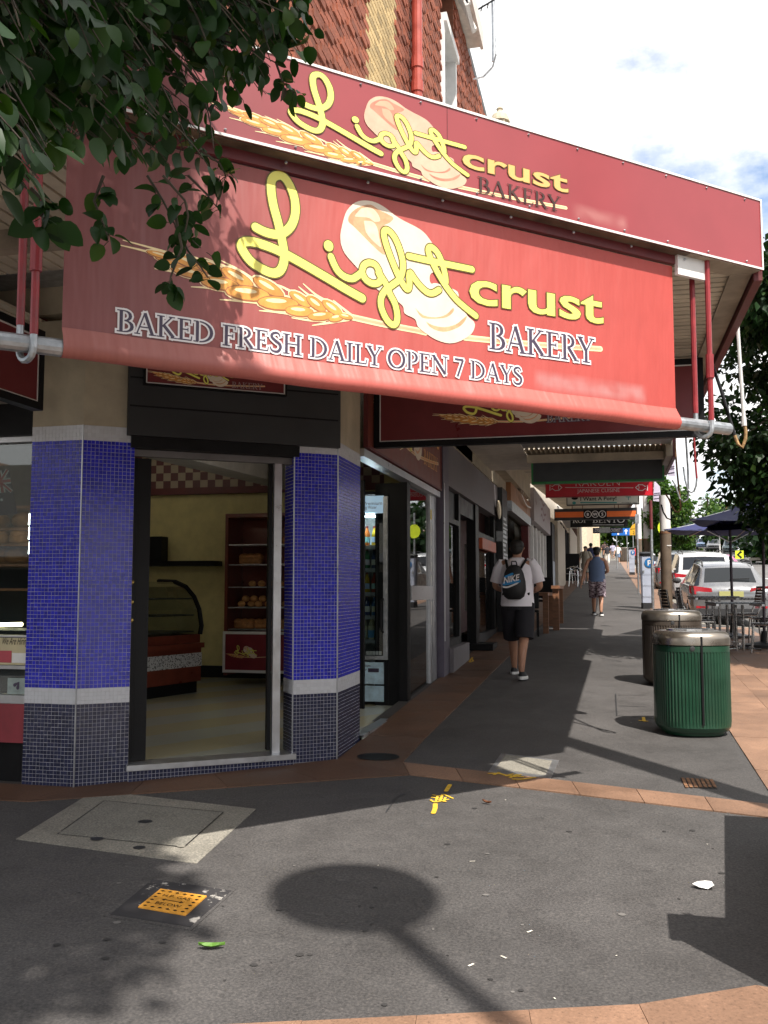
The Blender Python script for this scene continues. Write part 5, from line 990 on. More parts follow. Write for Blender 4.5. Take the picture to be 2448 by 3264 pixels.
b = MB(); b.bx(-8, -1.1, 103.85, 103.98, 4.9, 5.3); b.bx(-8, -3, 103.88, 103.98, 6.2, 7.6); b.build('window', m_glassdark, far)
# ================================================================ second awning: corrugated roof on posts
a2 = thing('street_awning', 'corrugated iron awning on posts beyond the bakery awning', 'awning', (0, 24, 4)); zc = atY(1700, 1428, 14.7).z
b = MB(); R0, R1 = [], []; x = -1.25
while x < .98: i = len(R0); zz_ = zc+.03*(1 if i % 2 else -1); R0.append(V((x, 14.7, zz_))); R1.append(V((x, 17.2, zz_+.02))); x += .038
b.loft([R0, R1], caps=False, closed=False); b.build('corrugated_sheet', m_cream, a2)
b = MB(); zw = atY(1600, 1480, 16.4).z; b.bx(WX, -1.26, 12.21, 17.25, zw, zw+.04); b.build('flat_soffit', M('white_soffit2', (.60, .55, .48), .7, var=.15), a2)
b = MB(); b.bx(-1.25, .9, 15.2, 15.3, zc-.16, zc-.04); b.bx(.88, .98, 14.75, 17.2, zc-.18, zc+.1); b.build('beam', m_soff, a2)
b = MB(); zl_ = lambda y: g_(y)+3.35
for ya_, yb_ in ((17.2, 24), (24.02, 31), (31.02, 38), (38.02, 46), (46.02, 62)): b.add([V((x, y, zl_(y)+dz)) for dz in (0, .05) for x, y in ((WX, ya_), (.93, ya_), (.93, yb_), (WX, yb_))], [(0, 3, 2, 1), (4, 5, 6, 7), (0, 1, 5, 4), (1, 2, 6, 5), (2, 3, 7, 6), (3, 0, 4, 7)])
b.build('far_soffit', m_soff, a2); b = MB(); b.add([V((x, y, zl_(y)+dz)) for dz in (-.15, .35) for x, y in ((.94, 17.2), (.99, 17.2), (.99, 62), (.94, 62))], [(0, 3, 2, 1), (4, 5, 6, 7), (0, 1, 5, 4), (1, 2, 6, 5), (2, 3, 7, 6), (3, 0, 4, 7)]); b.build('far_fascia', m_maroon, a2)
b = MB(); b.bx(.98, 1.03, 14.75, 17.19, zc-.2, zc+.28); b.build('fascia', m_maroon, a2)
m_postw = M('white_post', (.62, .61, .60), .5, var=.1); m_postb = M('brown_post', (.105, .075, .05), .6, var=.25, scale=5, bmp=.1)
def post(x, y, zt, zs, r, label):
    o = thing('awning_post', label, 'post', (x, y, g_(y)), group='white and brown round awning posts'); b = MB(); b.cyl((x, y, g_(y)-.02), (x, y, zs), r*1.02, n=18); b.build('lower_shaft', m_postb, o, smooth=True, auto=40); b = MB(); b.cyl((x, y, zs), (x, y, zt), r, n=18); b.build('upper_shaft', m_postw, o, smooth=True, auto=40); b = MB(); b.cyl((x, y, zs-.03), (x, y, zs+.03), r*1.06, n=18); b.build('band', m_rust, o)
    return o
pp = gp(2127, 1955); po1 = post(pp.x, pp.y, zc+.02, atY(2135, 1697, pp.y).z, .125, 'nearest fat white and brown awning post beside the umbrellas')
b = MB(); ys_ = pp.y
for (u, v, l) in ((2133, 1740, .1), (2150, 1815, .06), (2120, 1895, .09)): q = atY(u, v, ys_-.128); b.bx(q.x-l/2, q.x+l/2, ys_-.131, ys_-.128, q.z, q.z+.02)
b.build('tape_mark', m_white, po1)
q = atz(2062, 1700, 44); post(q.x, q.y, 6.9, atY(2062, 1719, q.y).z, .165, 'second white and brown awning post behind the parking meter'); q = atz(2035, 1700, 52); post(q.x, q.y, 7.2, atY(2035, 1720, q.y).z, .17, 'third white and brown awning post beside the far parking meter')
# hooks under the street edge of the awnings
fE = fx(C0.x-.02); 
def street_hook(u0, v0, u1, v1, vb, mats, label, dx=0, r=.015):
    fr = Fr((C0.x-.04+dx, 0, 0), (0, 1, 0), ZU); a = fr.px(u0, v0); c = fr.px(u1, v1); bt = fr.px((u0+u1)/2, vb)
    return fr, a, c, bt
def edge_hook(y, w, zb, mats, label, x=None, sleeve=True, r=.015, fr_dir=(.9, .43, 0), zt=ZS):
    x = C0.x+.02 if x is None else x; fr = Fr((x, y, 0), fr_dir, ZU); return hook(fr, w, -w, zt, zt, zb, 0, mats, label, r, sleeve)
q = atX(2367, 1430, C0.x+.03)
hk = thing('awning_hook', 'long white rod hook with rusty bend hanging from the awning corner', 'awning hook', q, group='bent rod hooks hanging below the awnings')
yh = 7.35; X_ = lambda u, v: atY(u, v, yh)
b = MB(); b.tube([X_(2346, 965), X_(2358, 1150), X_(2372, 1350)], .014, 8); b.build('front_rod', m_postw, hk); b = MB(); b.tube([X_(2284, 1085)+V((0, .5, 0)), X_(2310, 1220)+V((0, .25, 0)), X_(2342, 1390)], .014, 8); b.build('rear_rod', m_black, hk)
b = MB(); b.tube([X_(2372, 1350), X_(2378, 1370), X_(2396-20, 1405), X_(2390, 1385)-V((0, 0, .0))] if False else [X_(2393-21, 1350), X_(2397-20, 1375), X_(2390-14, 1400), X_(2366, 1426), X_(2352, 1415), X_(2342, 1388)], .013, 8); b.build('bend', M('rusty_bend', (.35, .22, .10), .6, .3, var=.5, scale=30), hk); b = MB(); b.cyl(X_(2370, 1330), X_(2372, 1358), .02); b.build('sleeve', m_postw, hk)
def bent(pts, y, mats, label, r=.013):
    P_ = [atY(u, v, y) for u, v in pts]; h = thing('awning_hook', label, 'awning hook', P_[-1], group='bent rod hooks hanging below the awnings'); k = len(P_)//2
    b = MB(); b.tube(P_[:3], r, 8); b.build('front_rod', mats[0], h); b = MB(); b.tube(P_[2:], r*.9, 8); b.build('bend', mats[1], h); return h
bent([(2212, 1392), (2217, 1480), (2221, 1525), (2219, 1548), (2212, 1566), (2203, 1570), (2192, 1560), (2184, 1530), (2178, 1488)], 12.5, (m_redp, m_steel), 'pink red rod hook seen against the sky beside the awning edge')
bent([(2186, 1393), (2193, 1500), (2195, 1570), (2191, 1592), (2180, 1600), (2166, 1588), (2152, 1545), (2143, 1530)], 13.0, (m_steel, m_steel), 'plain grey rod hook against the sky near the awning posts')
bent([(2151, 1410), (2158, 1500), (2168, 1600), (2170, 1622), (2163, 1632), (2152, 1630), (2140, 1610), (2132, 1590), (2122, 1575)], 13.5, (m_rust, m_rust), 'rusty thin rod hook in front of the white post')
bent([(2108, 1608), (2114, 1632), (2126, 1652), (2138, 1656), (2141, 1648), (2140, 1620)], 16, (m_black, m_black), 'short black curled rod hook across the white post')
# ================================================================ hanging signs under the awnings
def hsign(name, label, y, u0, u1, v0, v1, mat, frame, line=None, fw=.03, th=.12, rods=True):
    f = fy(y); s0, zb_ = f.px(u0, v1); s1, zt_ = f.px(u1, v0); zb_ = f.px((u0+u1)/2, v1)[1]; zt_ = f.px((u0+u1)/2, v0)[1]
    o = sign_frame(f, s0, s1, zb_, zt_, name, label, mat, frame, line, th, fw=fw)
    if rods:
        b = MB(); [b.cyl((s0+(s1-s0)*k, y+.05, zt_), (s0+(s1-s0)*k, y+.05, zt_+.5), .014, n=6) for k in (.22, .78)]; b.build('hanger', m_rust, o)
    return o, f, s0, s1, zb_, zt_
YG = 15.9
hsign('hanging_sign', 'blank slate grey hanging sign with bright green edge', YG, 1694, 2116, 1446, 1537, M('slate_board', (.075, .085, .095), .45, var=.12), M('green_frame', (.05, .32, .10), .5), th=.14)
o, f, s0, s1, zb_, zt_ = hsign('hanging_sign', 'red Japanese cuisine hanging sign with white fish outlines', 21.2, 1739, 2081, 1505, 1582, M('bright_red', (.60, .012, .03), .4, var=.05), M('red_edge', (.40, .01, .02), .4), fw=.01)
b = MB(); H_ = f.px(1900, 1530)[1]; text(b, f, 'KAKUEN' if False else 'RAKUEN', f.px(1835, 1540)[0], f.px(1835, 1551)[1], .17, .004, 0, f.px(1975, 1540)[0]-f.px(1835, 1540)[0], off=-.02); text(b, f, 'JAPANESE CUISINE', f.px(1840, 1571)[0], f.px(1840, 1571)[1], .085, .004, 0, f.px(1975, 1571)[0]-f.px(1840, 1571)[0], off=-.01)
ribbon(b, f, [f.px(1802, 1554), f.px(2018, 1555)], .012, .004)
for c, sg_ in ((1773, -1), (2044, 1)):
    L = [(c-18*sg_, 1554), (c-8*sg_, 1545), (c+4*sg_, 1545), (c+13*sg_, 1551), (c+20*sg_, 1546), (c+20*sg_, 1564), (c+13*sg_, 1557), (c+4*sg_, 1564), (c-8*sg_, 1563), (c-18*sg_, 1554)]; ribbon(b, f, [f.px(*q) for q in L], .016, .005); ribbon(b, f, [f.px(c-9*sg_, 1545), f.px(c-7*sg_, 1554), f.px(c-9*sg_, 1563)], .012, .006)
b.build('lettering', m_whitep, o)
o, f, s0, s1, zb_, zt_ = hsign('hanging_sign', 'white I Want A Pony hanging sign with teal underline', 26.5, 1806, 2037, 1560, 1609, m_whitep if False else M('sign_white', (.66, .68, .60), .4, var=.05), m_black, fw=.02)
b = MB(); text(b, f, 'I Want A Pony!', f.px(1850, 1595)[0], f.px(1850, 1596)[1], .105, .004, 0, f.px(1965, 1595)[0]-f.px(1850, 1595)[0], off=.02); disc(b, f, f.px(1832, 1588), .09, .045, .004); ribbon(b, f, [f.px(1824, 1583), f.px(1832, 1578), f.px(1840, 1584)], .05, .005); text(b, f, 'WOMEN  MEN', f.px(1981, 1603)[0], f.px(1981, 1604)[1], .03, .004, 0, .42); b.build('lettering', m_black, o)
b = MB(); ribbon(b, f, [f.px(1851, 1602), f.px(1965, 1602)], .03, .004); ribbon(b, f, [f.px(1995, 1584), f.px(2010, 1584)], .02, .004); ribbon(b, f, [f.px(2003, 1584), f.px(2003, 1593)], .02, .005); disc(b, f, f.px(1830, 1603), .05, .04, .005); b.build('underline', M('teal_print', (.05, .35, .33), .5), o)
o, f, s0, s1, zb_, zt_ = hsign('hanging_sign', 'orange striped black bottle shop sign with three round letters', 32, 1767, 2030, 1620, 1657, m_dark, m_dark, fw=.02)
b = MB(); zc_ = f.px(1900, 1639)[1]; b.obox(f.P(s0+.03, f.px(1900, 1648)[1], .006), f.x*(s1-s0-.06), f.n*.002, f.y*(f.px(1900, 1630)[1]-f.px(1900, 1648)[1])); b.build('stripe', M('orange_stripe', (.80, .16, .03), .4, var=.05), o)
b = MB(); c0 = f.px(1897, 1639); b.obox(f.P(c0[0]-.38, c0[1]-.15, .008), f.x*.76, f.n*.002, f.y*.30)
for k_ in (-1, 0, 1): disc(b, f, (c0[0]+k_*.235, c0[1]), .118, .118, .012+.0002*k_, 1, 20); disc(b, f, (c0[0]+k_*.235, c0[1]), .098, .098, .014+.0002*k_, 0, 20)
for k_, ch in ((-1, 'B'), (0, 'W'), (1, 'S')): text(b, f, ch, c0[0]+k_*.235, c0[1]-.05, .10, .016, 1, center=True, off=.03)
b.build('lettering', [m_black, m_whitep], o)
o, f, s0, s1, zb_, zt_ = hsign('hanging_sign', 'black ROI BENTO hanging sign below the orange striped sign', 37, 1818, 2000, 1650, 1679, m_black, m_black, fw=.01)
b = MB(); fs2 = f; q0 = f.px(1825, 1667); serif(b, f, 'ROI', q0[0], q0[1], .21, f.px(1868, 1667)[0]-q0[0], .004); q0 = f.px(1888, 1667); serif(b, f, 'BENTO', q0[0], q0[1], .21, f.px(1992, 1667)[0]-q0[0], .004); ribbon(b, f, [f.px(1890, 1673), f.px(1988, 1673)], .02, .004); b.build('lettering', M('grey_print2', (.5, .5, .5), .5), o)
o, f, s0, s1, zb_, zt_ = hsign('hanging_sign', 'dark blue discount chemist sign with grey panel across its middle', 48, 1890, 1985, 1682, 1699, M('navy_board', (.025, .03, .12), .5), m_black, fw=.01)
b = MB(); q0 = f.px(1896, 1695); text(b, f, 'DIS', q0[0], q0[1], .16, .004, 0, f.px(1911, 1695)[0]-q0[0], off=.02, slant=.15); q0 = f.px(1945, 1695); text(b, f, 'CHEMIST', q0[0], q0[1], .16, .004, 0, f.px(1977, 1695)[0]-q0[0], off=.02, slant=.15); b.build('lettering', m_whitep, o)
b = MB(); q0 = f.px(1911, 1698); q1 = f.px(1944, 1680); b.obox(f.P(q0[0], q0[1], .01), f.x*(q1[0]-q0[0]), f.n*.01, f.y*(q1[1]-q0[1])); b.build('grey_panel', m_steel, o)
# pole banners
for (u0, v0, u1, v1, y, lab) in ((2082, 1530, 2106, 1600, 26, 'white and purple printed banner on the pole under the awnings'), (2128, 1440, 2150, 1520, 18, 'small pale lilac flag hanging at the awning edge near the hooks')):
    f = fy(y); a = f.px(u0, v1); c = f.px(u1, v0); o = thing('pole_banner', lab, 'banner', f.P(a[0], a[1])); b = MB(); w_, h_ = c[0]-a[0], c[1]-a[1]
    b.prism([f.P(a[0], a[1]+h_*.05), f.P(c[0], a[1]), f.P(c[0]-w_*.1, c[1]-h_*.3), f.P(a[0]+w_*.2, c[1])], (0, .01, 0)); b.build('cloth', M('lilac_cloth', (.55, .50, .62), .8, var=.15), o)
    b = MB(); [ribbon(b, f, [(a[0]+w_*.12, a[1]+h_*k_), (c[0]-w_*.1, a[1]+h_*(k_+.03))], h_*.035, .006) for k_ in (.14, .3, .38)]; b.build('printed_line', m_navyp, o)
# ================================================================ street furniture
def bin_(x, y, sx, sy, hgt, m_body, m_lid, label, rz=0, ribs=72):
    z0 = g_(y); o = thing('litter_bin', label, 'bin', (x, y, z0), rz); n = ribs*4; b = MB(); R = []
    for z, r, f in ((.0, .80, 0), (.03, .84, 0), (.035, .92, 0), (.07, .985, .0), (.12, 1, 1), (hgt*.80, 1, 1), (hgt*.805, 1, 0), (hgt*.86, 1, 0)):
        ring = []
        for k in range(n):
            a = 2*pi*k/n; rr = r-(.022 if (f and k % 4 >= 2 and abs(((a*180/pi+100) % 180)-90) > 9) else 0); e = (abs(cos(a))**2.6+abs(sin(a))**2.6)**(-1/2.6); ring.append(V((cos(a)*e*rr*sx, sin(a)*e*rr*sy, z)))
        R.append(ring)
    b.loft(R); b.build('body', m_body, o, local=True)
    n = 48; ring = lambda r, z: [V((cos(2*pi*k/n)*(abs(cos(2*pi*k/n))**2.6+abs(sin(2*pi*k/n))**2.6)**(-1/2.6)*r*sx, sin(2*pi*k/n)*(abs(cos(2*pi*k/n))**2.6+abs(sin(2*pi*k/n))**2.6)**(-1/2.6)*r*sy, z)) for k in range(n)]
    b = MB(); b.loft([ring(r, z) for r, z in ((1.0, hgt*.865), (1.02, hgt*.87), (1.02, hgt*.93), (.99, hgt*.965), (.93, hgt*.99), (.8, hgt), (.5, hgt*1.004), (.46, hgt*1.0))]); b.build('lid', m_lid, o, local=True, smooth=True, auto=50)
    b = MB(); b.obox((-.008, -sy*1.03, .1), (.016, 0, 0), (0, .05, 0), (0, 0, hgt*.84)); b.build('seam', m_black, o, local=True)
    b = MB(); b.lathe((0, 0, hgt*1.003), [(.16, 0), (.16, .012), (.12, .014)], 20, sx=1.3, sy=.8); b.build('opening_ring', m_chrome, o, local=True); b = MB(); b.lathe((0, 0, hgt*1.003+.0145), [(.12, 0), (.118, .001)], 20, sx=1.3, sy=.8); b.build('opening', m_black, o, local=True)
    b = MB(); b.lathe((0, 0, 0), [(.022, 0), (.022, .012), (.012, .014)], 12); q = b.build('lock', m_dark, o, local=True); q.location = (-.075, -sy*.965, hgt*.84); q.rotation_euler = (pi/2, 0, 0)
    return o
m_lidb = M('bronze_steel', (.30, .265, .225), .30, .9, var=.03, scale=3); m_greenb = M('green_enamel', (.0035, .039, .018), .42, var=.18, scale=5, coat=.3); m_brownb = M('brown_enamel', (.085, .068, .055), .4, .4, var=.2)
q = gp(2213, 2353); bin_(q.x+.01, q.y+.27, .31, .31, .88, m_greenb, m_lidb, 'dark green ribbed litter bin with bronze lid nearest the camera', YAW*.9)
q = gp(2150, 2192); bin_(q.x+.0, q.y+.28, .325, .325, .86, m_brownb, m_lidb, 'bronze brown ribbed litter bin just behind the green bin', YAW*.9)
q = atz(1990, 1787, 86); bin_(q.x, q.y, .5, .45, 1.3, m_brownb, m_brownb, 'brown litter bin far along the footpath near the walkers', 0, 20)
def meter(u, v, dep, h, w, label):
    q = atz(u, v, dep); x, y = q.x, q.y; z = g_(y); o = thing('parking_meter', label, 'parking meter', (x, y, z)); b = MB(); b.loft([[V((x+sx*w*k, y+sy*.14, z+zz)) for sx, sy in ((-.5, -1), (.5, -1), (.5, 1), (-.5, 1))] for zz, k in ((.14, .92), (h, 1.12))]); b.build('body', M('meter_blue_grey', (.42, .46, .56), .45, var=.06), o)
    b = MB(); b.bx(x-w*.5, x+w*.5, y-.145, y+.145, z-.01, z+.139); b.build('base', m_dark, o)
    b = MB(); b.loft([[V((x+sx*w*k, y+sy*.15, z+h+zz+(.05 if sy > 0 else 0))) for sx, sy in ((-.5, -1), (.5, -1), (.5, 1), (-.5, 1))] for zz, k in ((.001, 1.16), (.07, 1.0))]); b.build('solar_cap', m_black, o)
    f = fy(y-.155); c = (x+w*.22, z+h-.17); b = MB(); disc(b, f, c, w*.40, w*.40, 0, 0, 20); ribbon(b, f, [(c[0]-w*.1, c[1]-w*.22), (c[0]-w*.1, c[1]+w*.2)], w*.1, .002, 1, cap=False); ribbon(b, f, smooth2([(c[0]-w*.1, c[1]+w*.18), (c[0]+w*.05, c[1]+w*.17), (c[0]+w*.12, c[1]+w*.07), (c[0]+w*.05, c[1]-w*.03), (c[0]-w*.1, c[1]-w*.04)], 4), w*.09, .003, 1); b.build('parking_symbol', [M('parking_blue', (.02, .16, .42), .4), m_whitep], o)
    b = MB(); [b.bx(x-w*.48, x+w*.5, y-.1535, y-.15, z+.3+.28*k, z+.306+.28*k) for k in range(3)]; b.bx(x-w*.35, x-w*.2, y-.1535, y-.15, z+h-.42, z+h-.36); b.build('panel_line', m_steel, o)
meter(2064, 1945, 23.9, 1.32, .30, 'pale blue grey parking meter with round blue P nearest the bins')
meter(2015, 1838, 49.5, 1.33, .28, 'pale parking meter with blue P further along the footpath')
def pole(x, y, h, r, mats, label, split=None, cat='pole', name='sign_pole'):
    o = thing(name, label, cat, (x, y, g_(y))); z = g_(y)-.02; b = MB(); b.cyl((x, y, z), (x, y, z+(split or h)), r, n=10); b.build('shaft', mats[0], o)
    if split: b = MB(); b.cyl((x, y, z+split), (x, y, z+h), r*1.15, n=10); b.build('upper_shaft', mats[1], o)
    return o
q = atz(2082, 1952, 23.4); pole(q.x, q.y, 2.75, .035, (m_steel, m_maroon), 'grey sign pole with maroon upper part beside the parking meter', 2.02)
q = atz(2036, 1900, 30.5); po = pole(q.x, q.y, 2.6, .03, (m_steel,), 'thin grey parking sign pole between the two parking meters'); b = MB(); b.bx(q.x-.06, q.x+.06, q.y-.05, q.y-.035, g_(q.y)+2.3, g_(q.y)+2.6); b.build('sign_plate', m_steel, po)
q = atz(2121, 1830, 27.5); po = pole(q.x, q.y, 2.7, .03, (m_steel,), 'pole with fluorescent yellow sign behind the nearest awning post'); b = MB(); c = V((q.x, q.y-.05, g_(q.y)+2.1)); b.prism([c+V((.19*cos(a), 0, .22*sin(a))) for a in [pi*2*k/16 for k in range(16)]], (0, .02, 0)); b.build('sign_plate', M('fluoro_yellow', (.62, .75, .02), .5), po)
# blue arrow sign, yellow warning sign
q0 = atz(1950, 1707, 62); q1 = atz(2010, 1684, 62); o = thing('road_sign', 'blue road sign with white arrow beside the chemist sign', 'road sign', (q0.x, q0.y, q0.z)); b = MB(); b.bx(q0.x, q1.x, q0.y, q0.y+.04, q0.z, q1.z); b.build('panel', M('sign_blue', (.01, .13, .50), .4), o); f = fy(q0.y-.001); b = MB(); cx_ = q1.x-.3; cz_ = (q0.z+q1.z)/2; ribbon(b, f, [(cx_, cz_-.17), (cx_, cz_+.06)], .08, .002, cap=False); polyf(b, f, [(cx_-.14, cz_+.03), (cx_+.14, cz_+.03), (cx_, cz_+.19)], .003); ribbon(b, f, [(cx_-.5, cz_-.2), (cx_-.5, cz_+.2)], .12, .002, cap=False); b.build('arrow', m_whitep, o); b = MB(); [b.cyl((x, q0.y+.06, g_(q0.y)), (x, q0.y+.06, q1.z), .03, n=6) for x in (q0.x+.3, q1.x-.25)]; b.build('leg', m_steel, o)
q0 = atz(2007, 1706, 58); q1 = atz(2032, 1664, 58); o = thing('road_sign', 'yellow warning sign partly hidden behind the awning posts', 'road sign', q0); b = MB(); b.prism([(q0.x, q0.y, q0.z), (q1.x, q0.y, q0.z), (q1.x, q0.y, q1.z), (q0.x+.15, q0.y, q1.z-.2), (q0.x, q0.y, q0.z+.35)], (0, .03, 0)); b.build('panel', M('warning_yellow', (.65, .36, .02), .5), o); b = MB(); text(b, fy(q0.y-.003), '2', q0.x+.18, q0.z+.06, .2, .003); ribbon(b, fy(q0.y-.003), [(q0.x+.05, q0.z+.36), (q1.x, q0.z+.42)], .03, .003); b.build('lettering', m_black, o); b = MB(); b.cyl((q0.x+.2, q0.y+.05, g_(q0.y)), (q0.x+.2, q0.y+.05, q1.z), .03, n=6); b.build('leg', m_steel, o)
# chevron marker on the median
q = atz(2357, 1768, 58); o = thing('chevron_sign', 'square yellow chevron sign with black arrow in the road', 'road sign', (q.x, q.y, rz_(q.x, q.y))); b = MB(); b.bx(q.x-.24, q.x+.24, q.y, q.y+.03, q.z-.25, q.z+.25); b.build('panel', M('chevron_yellow', (.62, .70, .02), .5), o); b = MB(); ribbon(b, fy(q.y-.003), [(q.x+.12, q.z+.2), (q.x-.1, q.z), (q.x+.12, q.z-.2)], .13, .003, cap=False); b.build('chevron', m_black, o); b = MB(); b.cyl((q.x, q.y+.05, rz_(q.x, q.y)), (q.x, q.y+.05, q.z+.2), .03, n=6); b.build('leg', m_steel, o)
# ---------------------------------------------------------------- cafe tables, chairs, umbrellas
m_slat = M('dark_slat', (.05, .045, .05), .4, var=.3); m_bslat = M('brown_slat', (.13, .055, .035), .5, var=.25); m_ttop = M('table_slat', (.11, .14, .17), .35, var=.2)
def table():
    o = thing('cafe_table', 't', 'table', (0, 0, 0))
    for i in range(7): b = MB(); b.rbox((-.315+.105*i, 0, .715), .095, .70, .022, .004); b.build('slat', m_ttop, o, local=True)
    b = MB()
    for s in (-1, 1): b.bx(s*.33-.02, s*.33+.02, -.35, .35, .68, .712)
    b.build('top_rail', m_alu, o, local=True)
    for sx in (-1, 1):
        for sy in (-1, 1): b = MB(); b.cyl((sx*.05, sy*.26, .02), (sx*.05, sy*.26, .70), .022, n=10); b.build('leg', m_chrome, o, local=True)
    for sy in (-1, 1): b = MB(); b.tube([(-.30, sy*.26, .03), (0, sy*.26, .05), (.30, sy*.26, .03)], .02, 8); b.build('foot', m_chrome, o, local=True)
    b = MB(); b.cyl((0, -.26, .12), (0, .26, .12), .012, n=6); b.build('stretcher', m_chrome, o, local=True); return o
def chair(mat):
    o = thing('cafe_chair', 'c', 'chair', (0, 0, 0))              # faces +Y, backrest at -Y
    for i in range(7): b = MB(); b.rbox((0, -.2+.065*i, .43), .40, .055, .016, .004); b.build('seat_slat', m_slat, o, local=True)
    for i in range(7): b = MB(); z = .56+.05*i; b.obox((-.17, -.235-(z-.45)*.16, z), (.34, 0, 0), (0, .014, 0), (0, -.006, .04)); b.build('back_slat', mat, o, local=True)
    for s in (-1, 1):
        b = MB(); b.tube([(s*.19, -.20, .44), (s*.19, -.27, .60), (s*.185, -.315, .90)], .013, 8); b.build('back_post', m_chrome, o, local=True)
        b = MB(); b.cyl((s*.19, -.19, .43), (s*.20, -.24, .0), .014, n=8); b.build('leg', m_chrome, o, local=True); b = MB(); b.cyl((s*.19, .19, .43), (s*.20, .22, .0), .014, n=8); b.build('leg', m_chrome, o, local=True)
    b = MB(); b.tube([(-.19, -.2, .42), (-.19, .2, .42), (.19, .2, .42), (.19, -.2, .42)], .012, 6); b.build('seat_frame', m_chrome, o, local=True); return o
def put(o, x, y, rz, label, group=None): o.location = (x, y, g_(y)); o.rotation_euler = (0, 0, rz); o['label'] = label; o['group'] = group; return o
t1 = table(); put(t1, 1.86, 15.3, .12, 'nearest slatted cafe table behind the green bin', 'cafe tables'); put(dup(t1, (0, 0, 0)), 1.72, 17.0, .1, 'cafe table behind the nearest one in front of silver car', 'cafe tables')
c1 = chair(m_slat); c2 = chair(m_bslat)
for i, (src, x, y, rz, lab) in enumerate(((c1, 1.14, 15.9, -1.3, 'dark slatted cafe chair leaning by the fat awning post'), (c1, 1.36, 15.55, -1.45, 'dark slatted cafe chair between the awning post and the near table'), (c2, 2.2, 17.1, 1.7, 'brown slatted chair seen side on left of the umbrella pole'), (c2, 2.42, 16.2, 1.6, 'brown slatted chair beside the right umbrella pole'), (c1, 2.28, 15.05, 1.4, 'dark slatted chair nearest camera right of the table'), (c1, 1.45, 16.7, -1.5, 'dark slatted chair pulled up to the rear cafe table'), (c1, 2.62, 15.6, 1.7, 'dark slatted chair at right edge behind umbrella pole'))):
    put(src if i in (0, 2) else dup(src, (0, 0, 0)), x, y, rz, lab, 'slatted chairs at the cafe tables')
m_umb = M('navy_canvas', (.024, .029, .115), .75, var=.15)
def umbrella(x, y, rr, zr, za, ang, label, lean=(0, 0)):
    z = g_(y); o = thing('cafe_umbrella', label, 'umbrella', (x, y, z)); top = V((x+lean[0], y+lean[1], z+za)); c = [top+V((rr*cos(ang+pi/2*k), rr*sin(ang+pi/2*k), zr-za)) for k in range(4)]; b = MB(); nn = 8
    for k in range(4):
        a, d = c[k], c[(k+1) % 4]; mid = (a+d)/2; vs = []
        for i in range(nn+1):
            for j in range(nn+1):
                t1_, t2_ = i/nn, j/nn; e = a.lerp(d, t2_); p = top.lerp(e, t1_); p.z -= .10*sin(pi*t1_)*(.6)*(1-.0*t2_)+.05*t1_*sin(pi*t2_); vs.append(p)
        b.add(vs, [(i*(nn+1)+j, (i+1)*(nn+1)+j, (i+1)*(nn+1)+j+1, i*(nn+1)+j+1) for i in range(nn) for j in range(nn)])
    b.build('canopy', m_umb, o, smooth=True, auto=35); b = MB(); b.cyl((x, y, z+.03), top-V((0, 0, .03)), .024, n=10); b.build('pole', m_bslat if False else M('umbrella_pole', (.10, .08, .10), .35, .5), o)
    for k in range(4): b = MB(); b.cyl(top-V((0, 0, .10)), c[k]+V((0, 0, -.03)), .010, n=6); b.build('rib', m_alu, o); b = MB(); b.cyl(top.lerp(V((x, y, z)), .25), (top-V((0, 0, .1))).lerp(c[k], .55), .009, n=6); b.build('strut', m_alu, o)
    b = MB(); b.lathe((x, y, z), [(.30, 0), (.30, .04), (.06, .09), (.04, .25)], 20); b.build('base', m_dark, o)
    # printed ring of white writing on the facet facing the camera-left
    k0 = min(range(4), key=lambda k: (c[k]+c[(k+1) % 4]).dot(Rt)-.6*(V((0, 0, 0))-(c[k]+c[(k+1) % 4])).dot(Fw)*-1)
    a, d = c[k0], c[(k0+1) % 4]; ex = (d-a).normalized(); ctr = (a+d+top)/3; n_ = (a-top).cross(d-top).normalized(); n_ = n_ if n_.z > 0 else -n_; f = Fr(ctr+n_*.012, ex, n_.cross(ex)); b = MB(); R_ = rr*.30
    for r_, w in ((1, .025), (.78, .02)): ribbon(b, f, [(r_*R_*cos(2*pi*i/24), r_*R_*.62*sin(2*pi*i/24)) for i in range(25)], w, .0)
    rnd = random.Random(2)
    for i in range(26): q = (rnd.uniform(-.7, .7)*R_, rnd.uniform(-.4, .4)*R_); ribbon(b, f, [q, (q[0]+rnd.uniform(-.08, .08), q[1]+rnd.uniform(-.06, .06))], .018, .001+i*1e-4)
    b.build('printed_ring', m_whitep, o); return o
base_a = atan2(Fw.y, Fw.x)
umbrella(2.08, 17.4, 1.30, 1.86, 2.20, base_a-pi+.24, 'lower navy blue cafe umbrella with white printed ring')
umbrella(2.36, 15.9, 1.38, 1.98, 2.40, base_a-pi+.30, 'upper navy blue cafe umbrella partly hidden by the tree', (.05, 0))
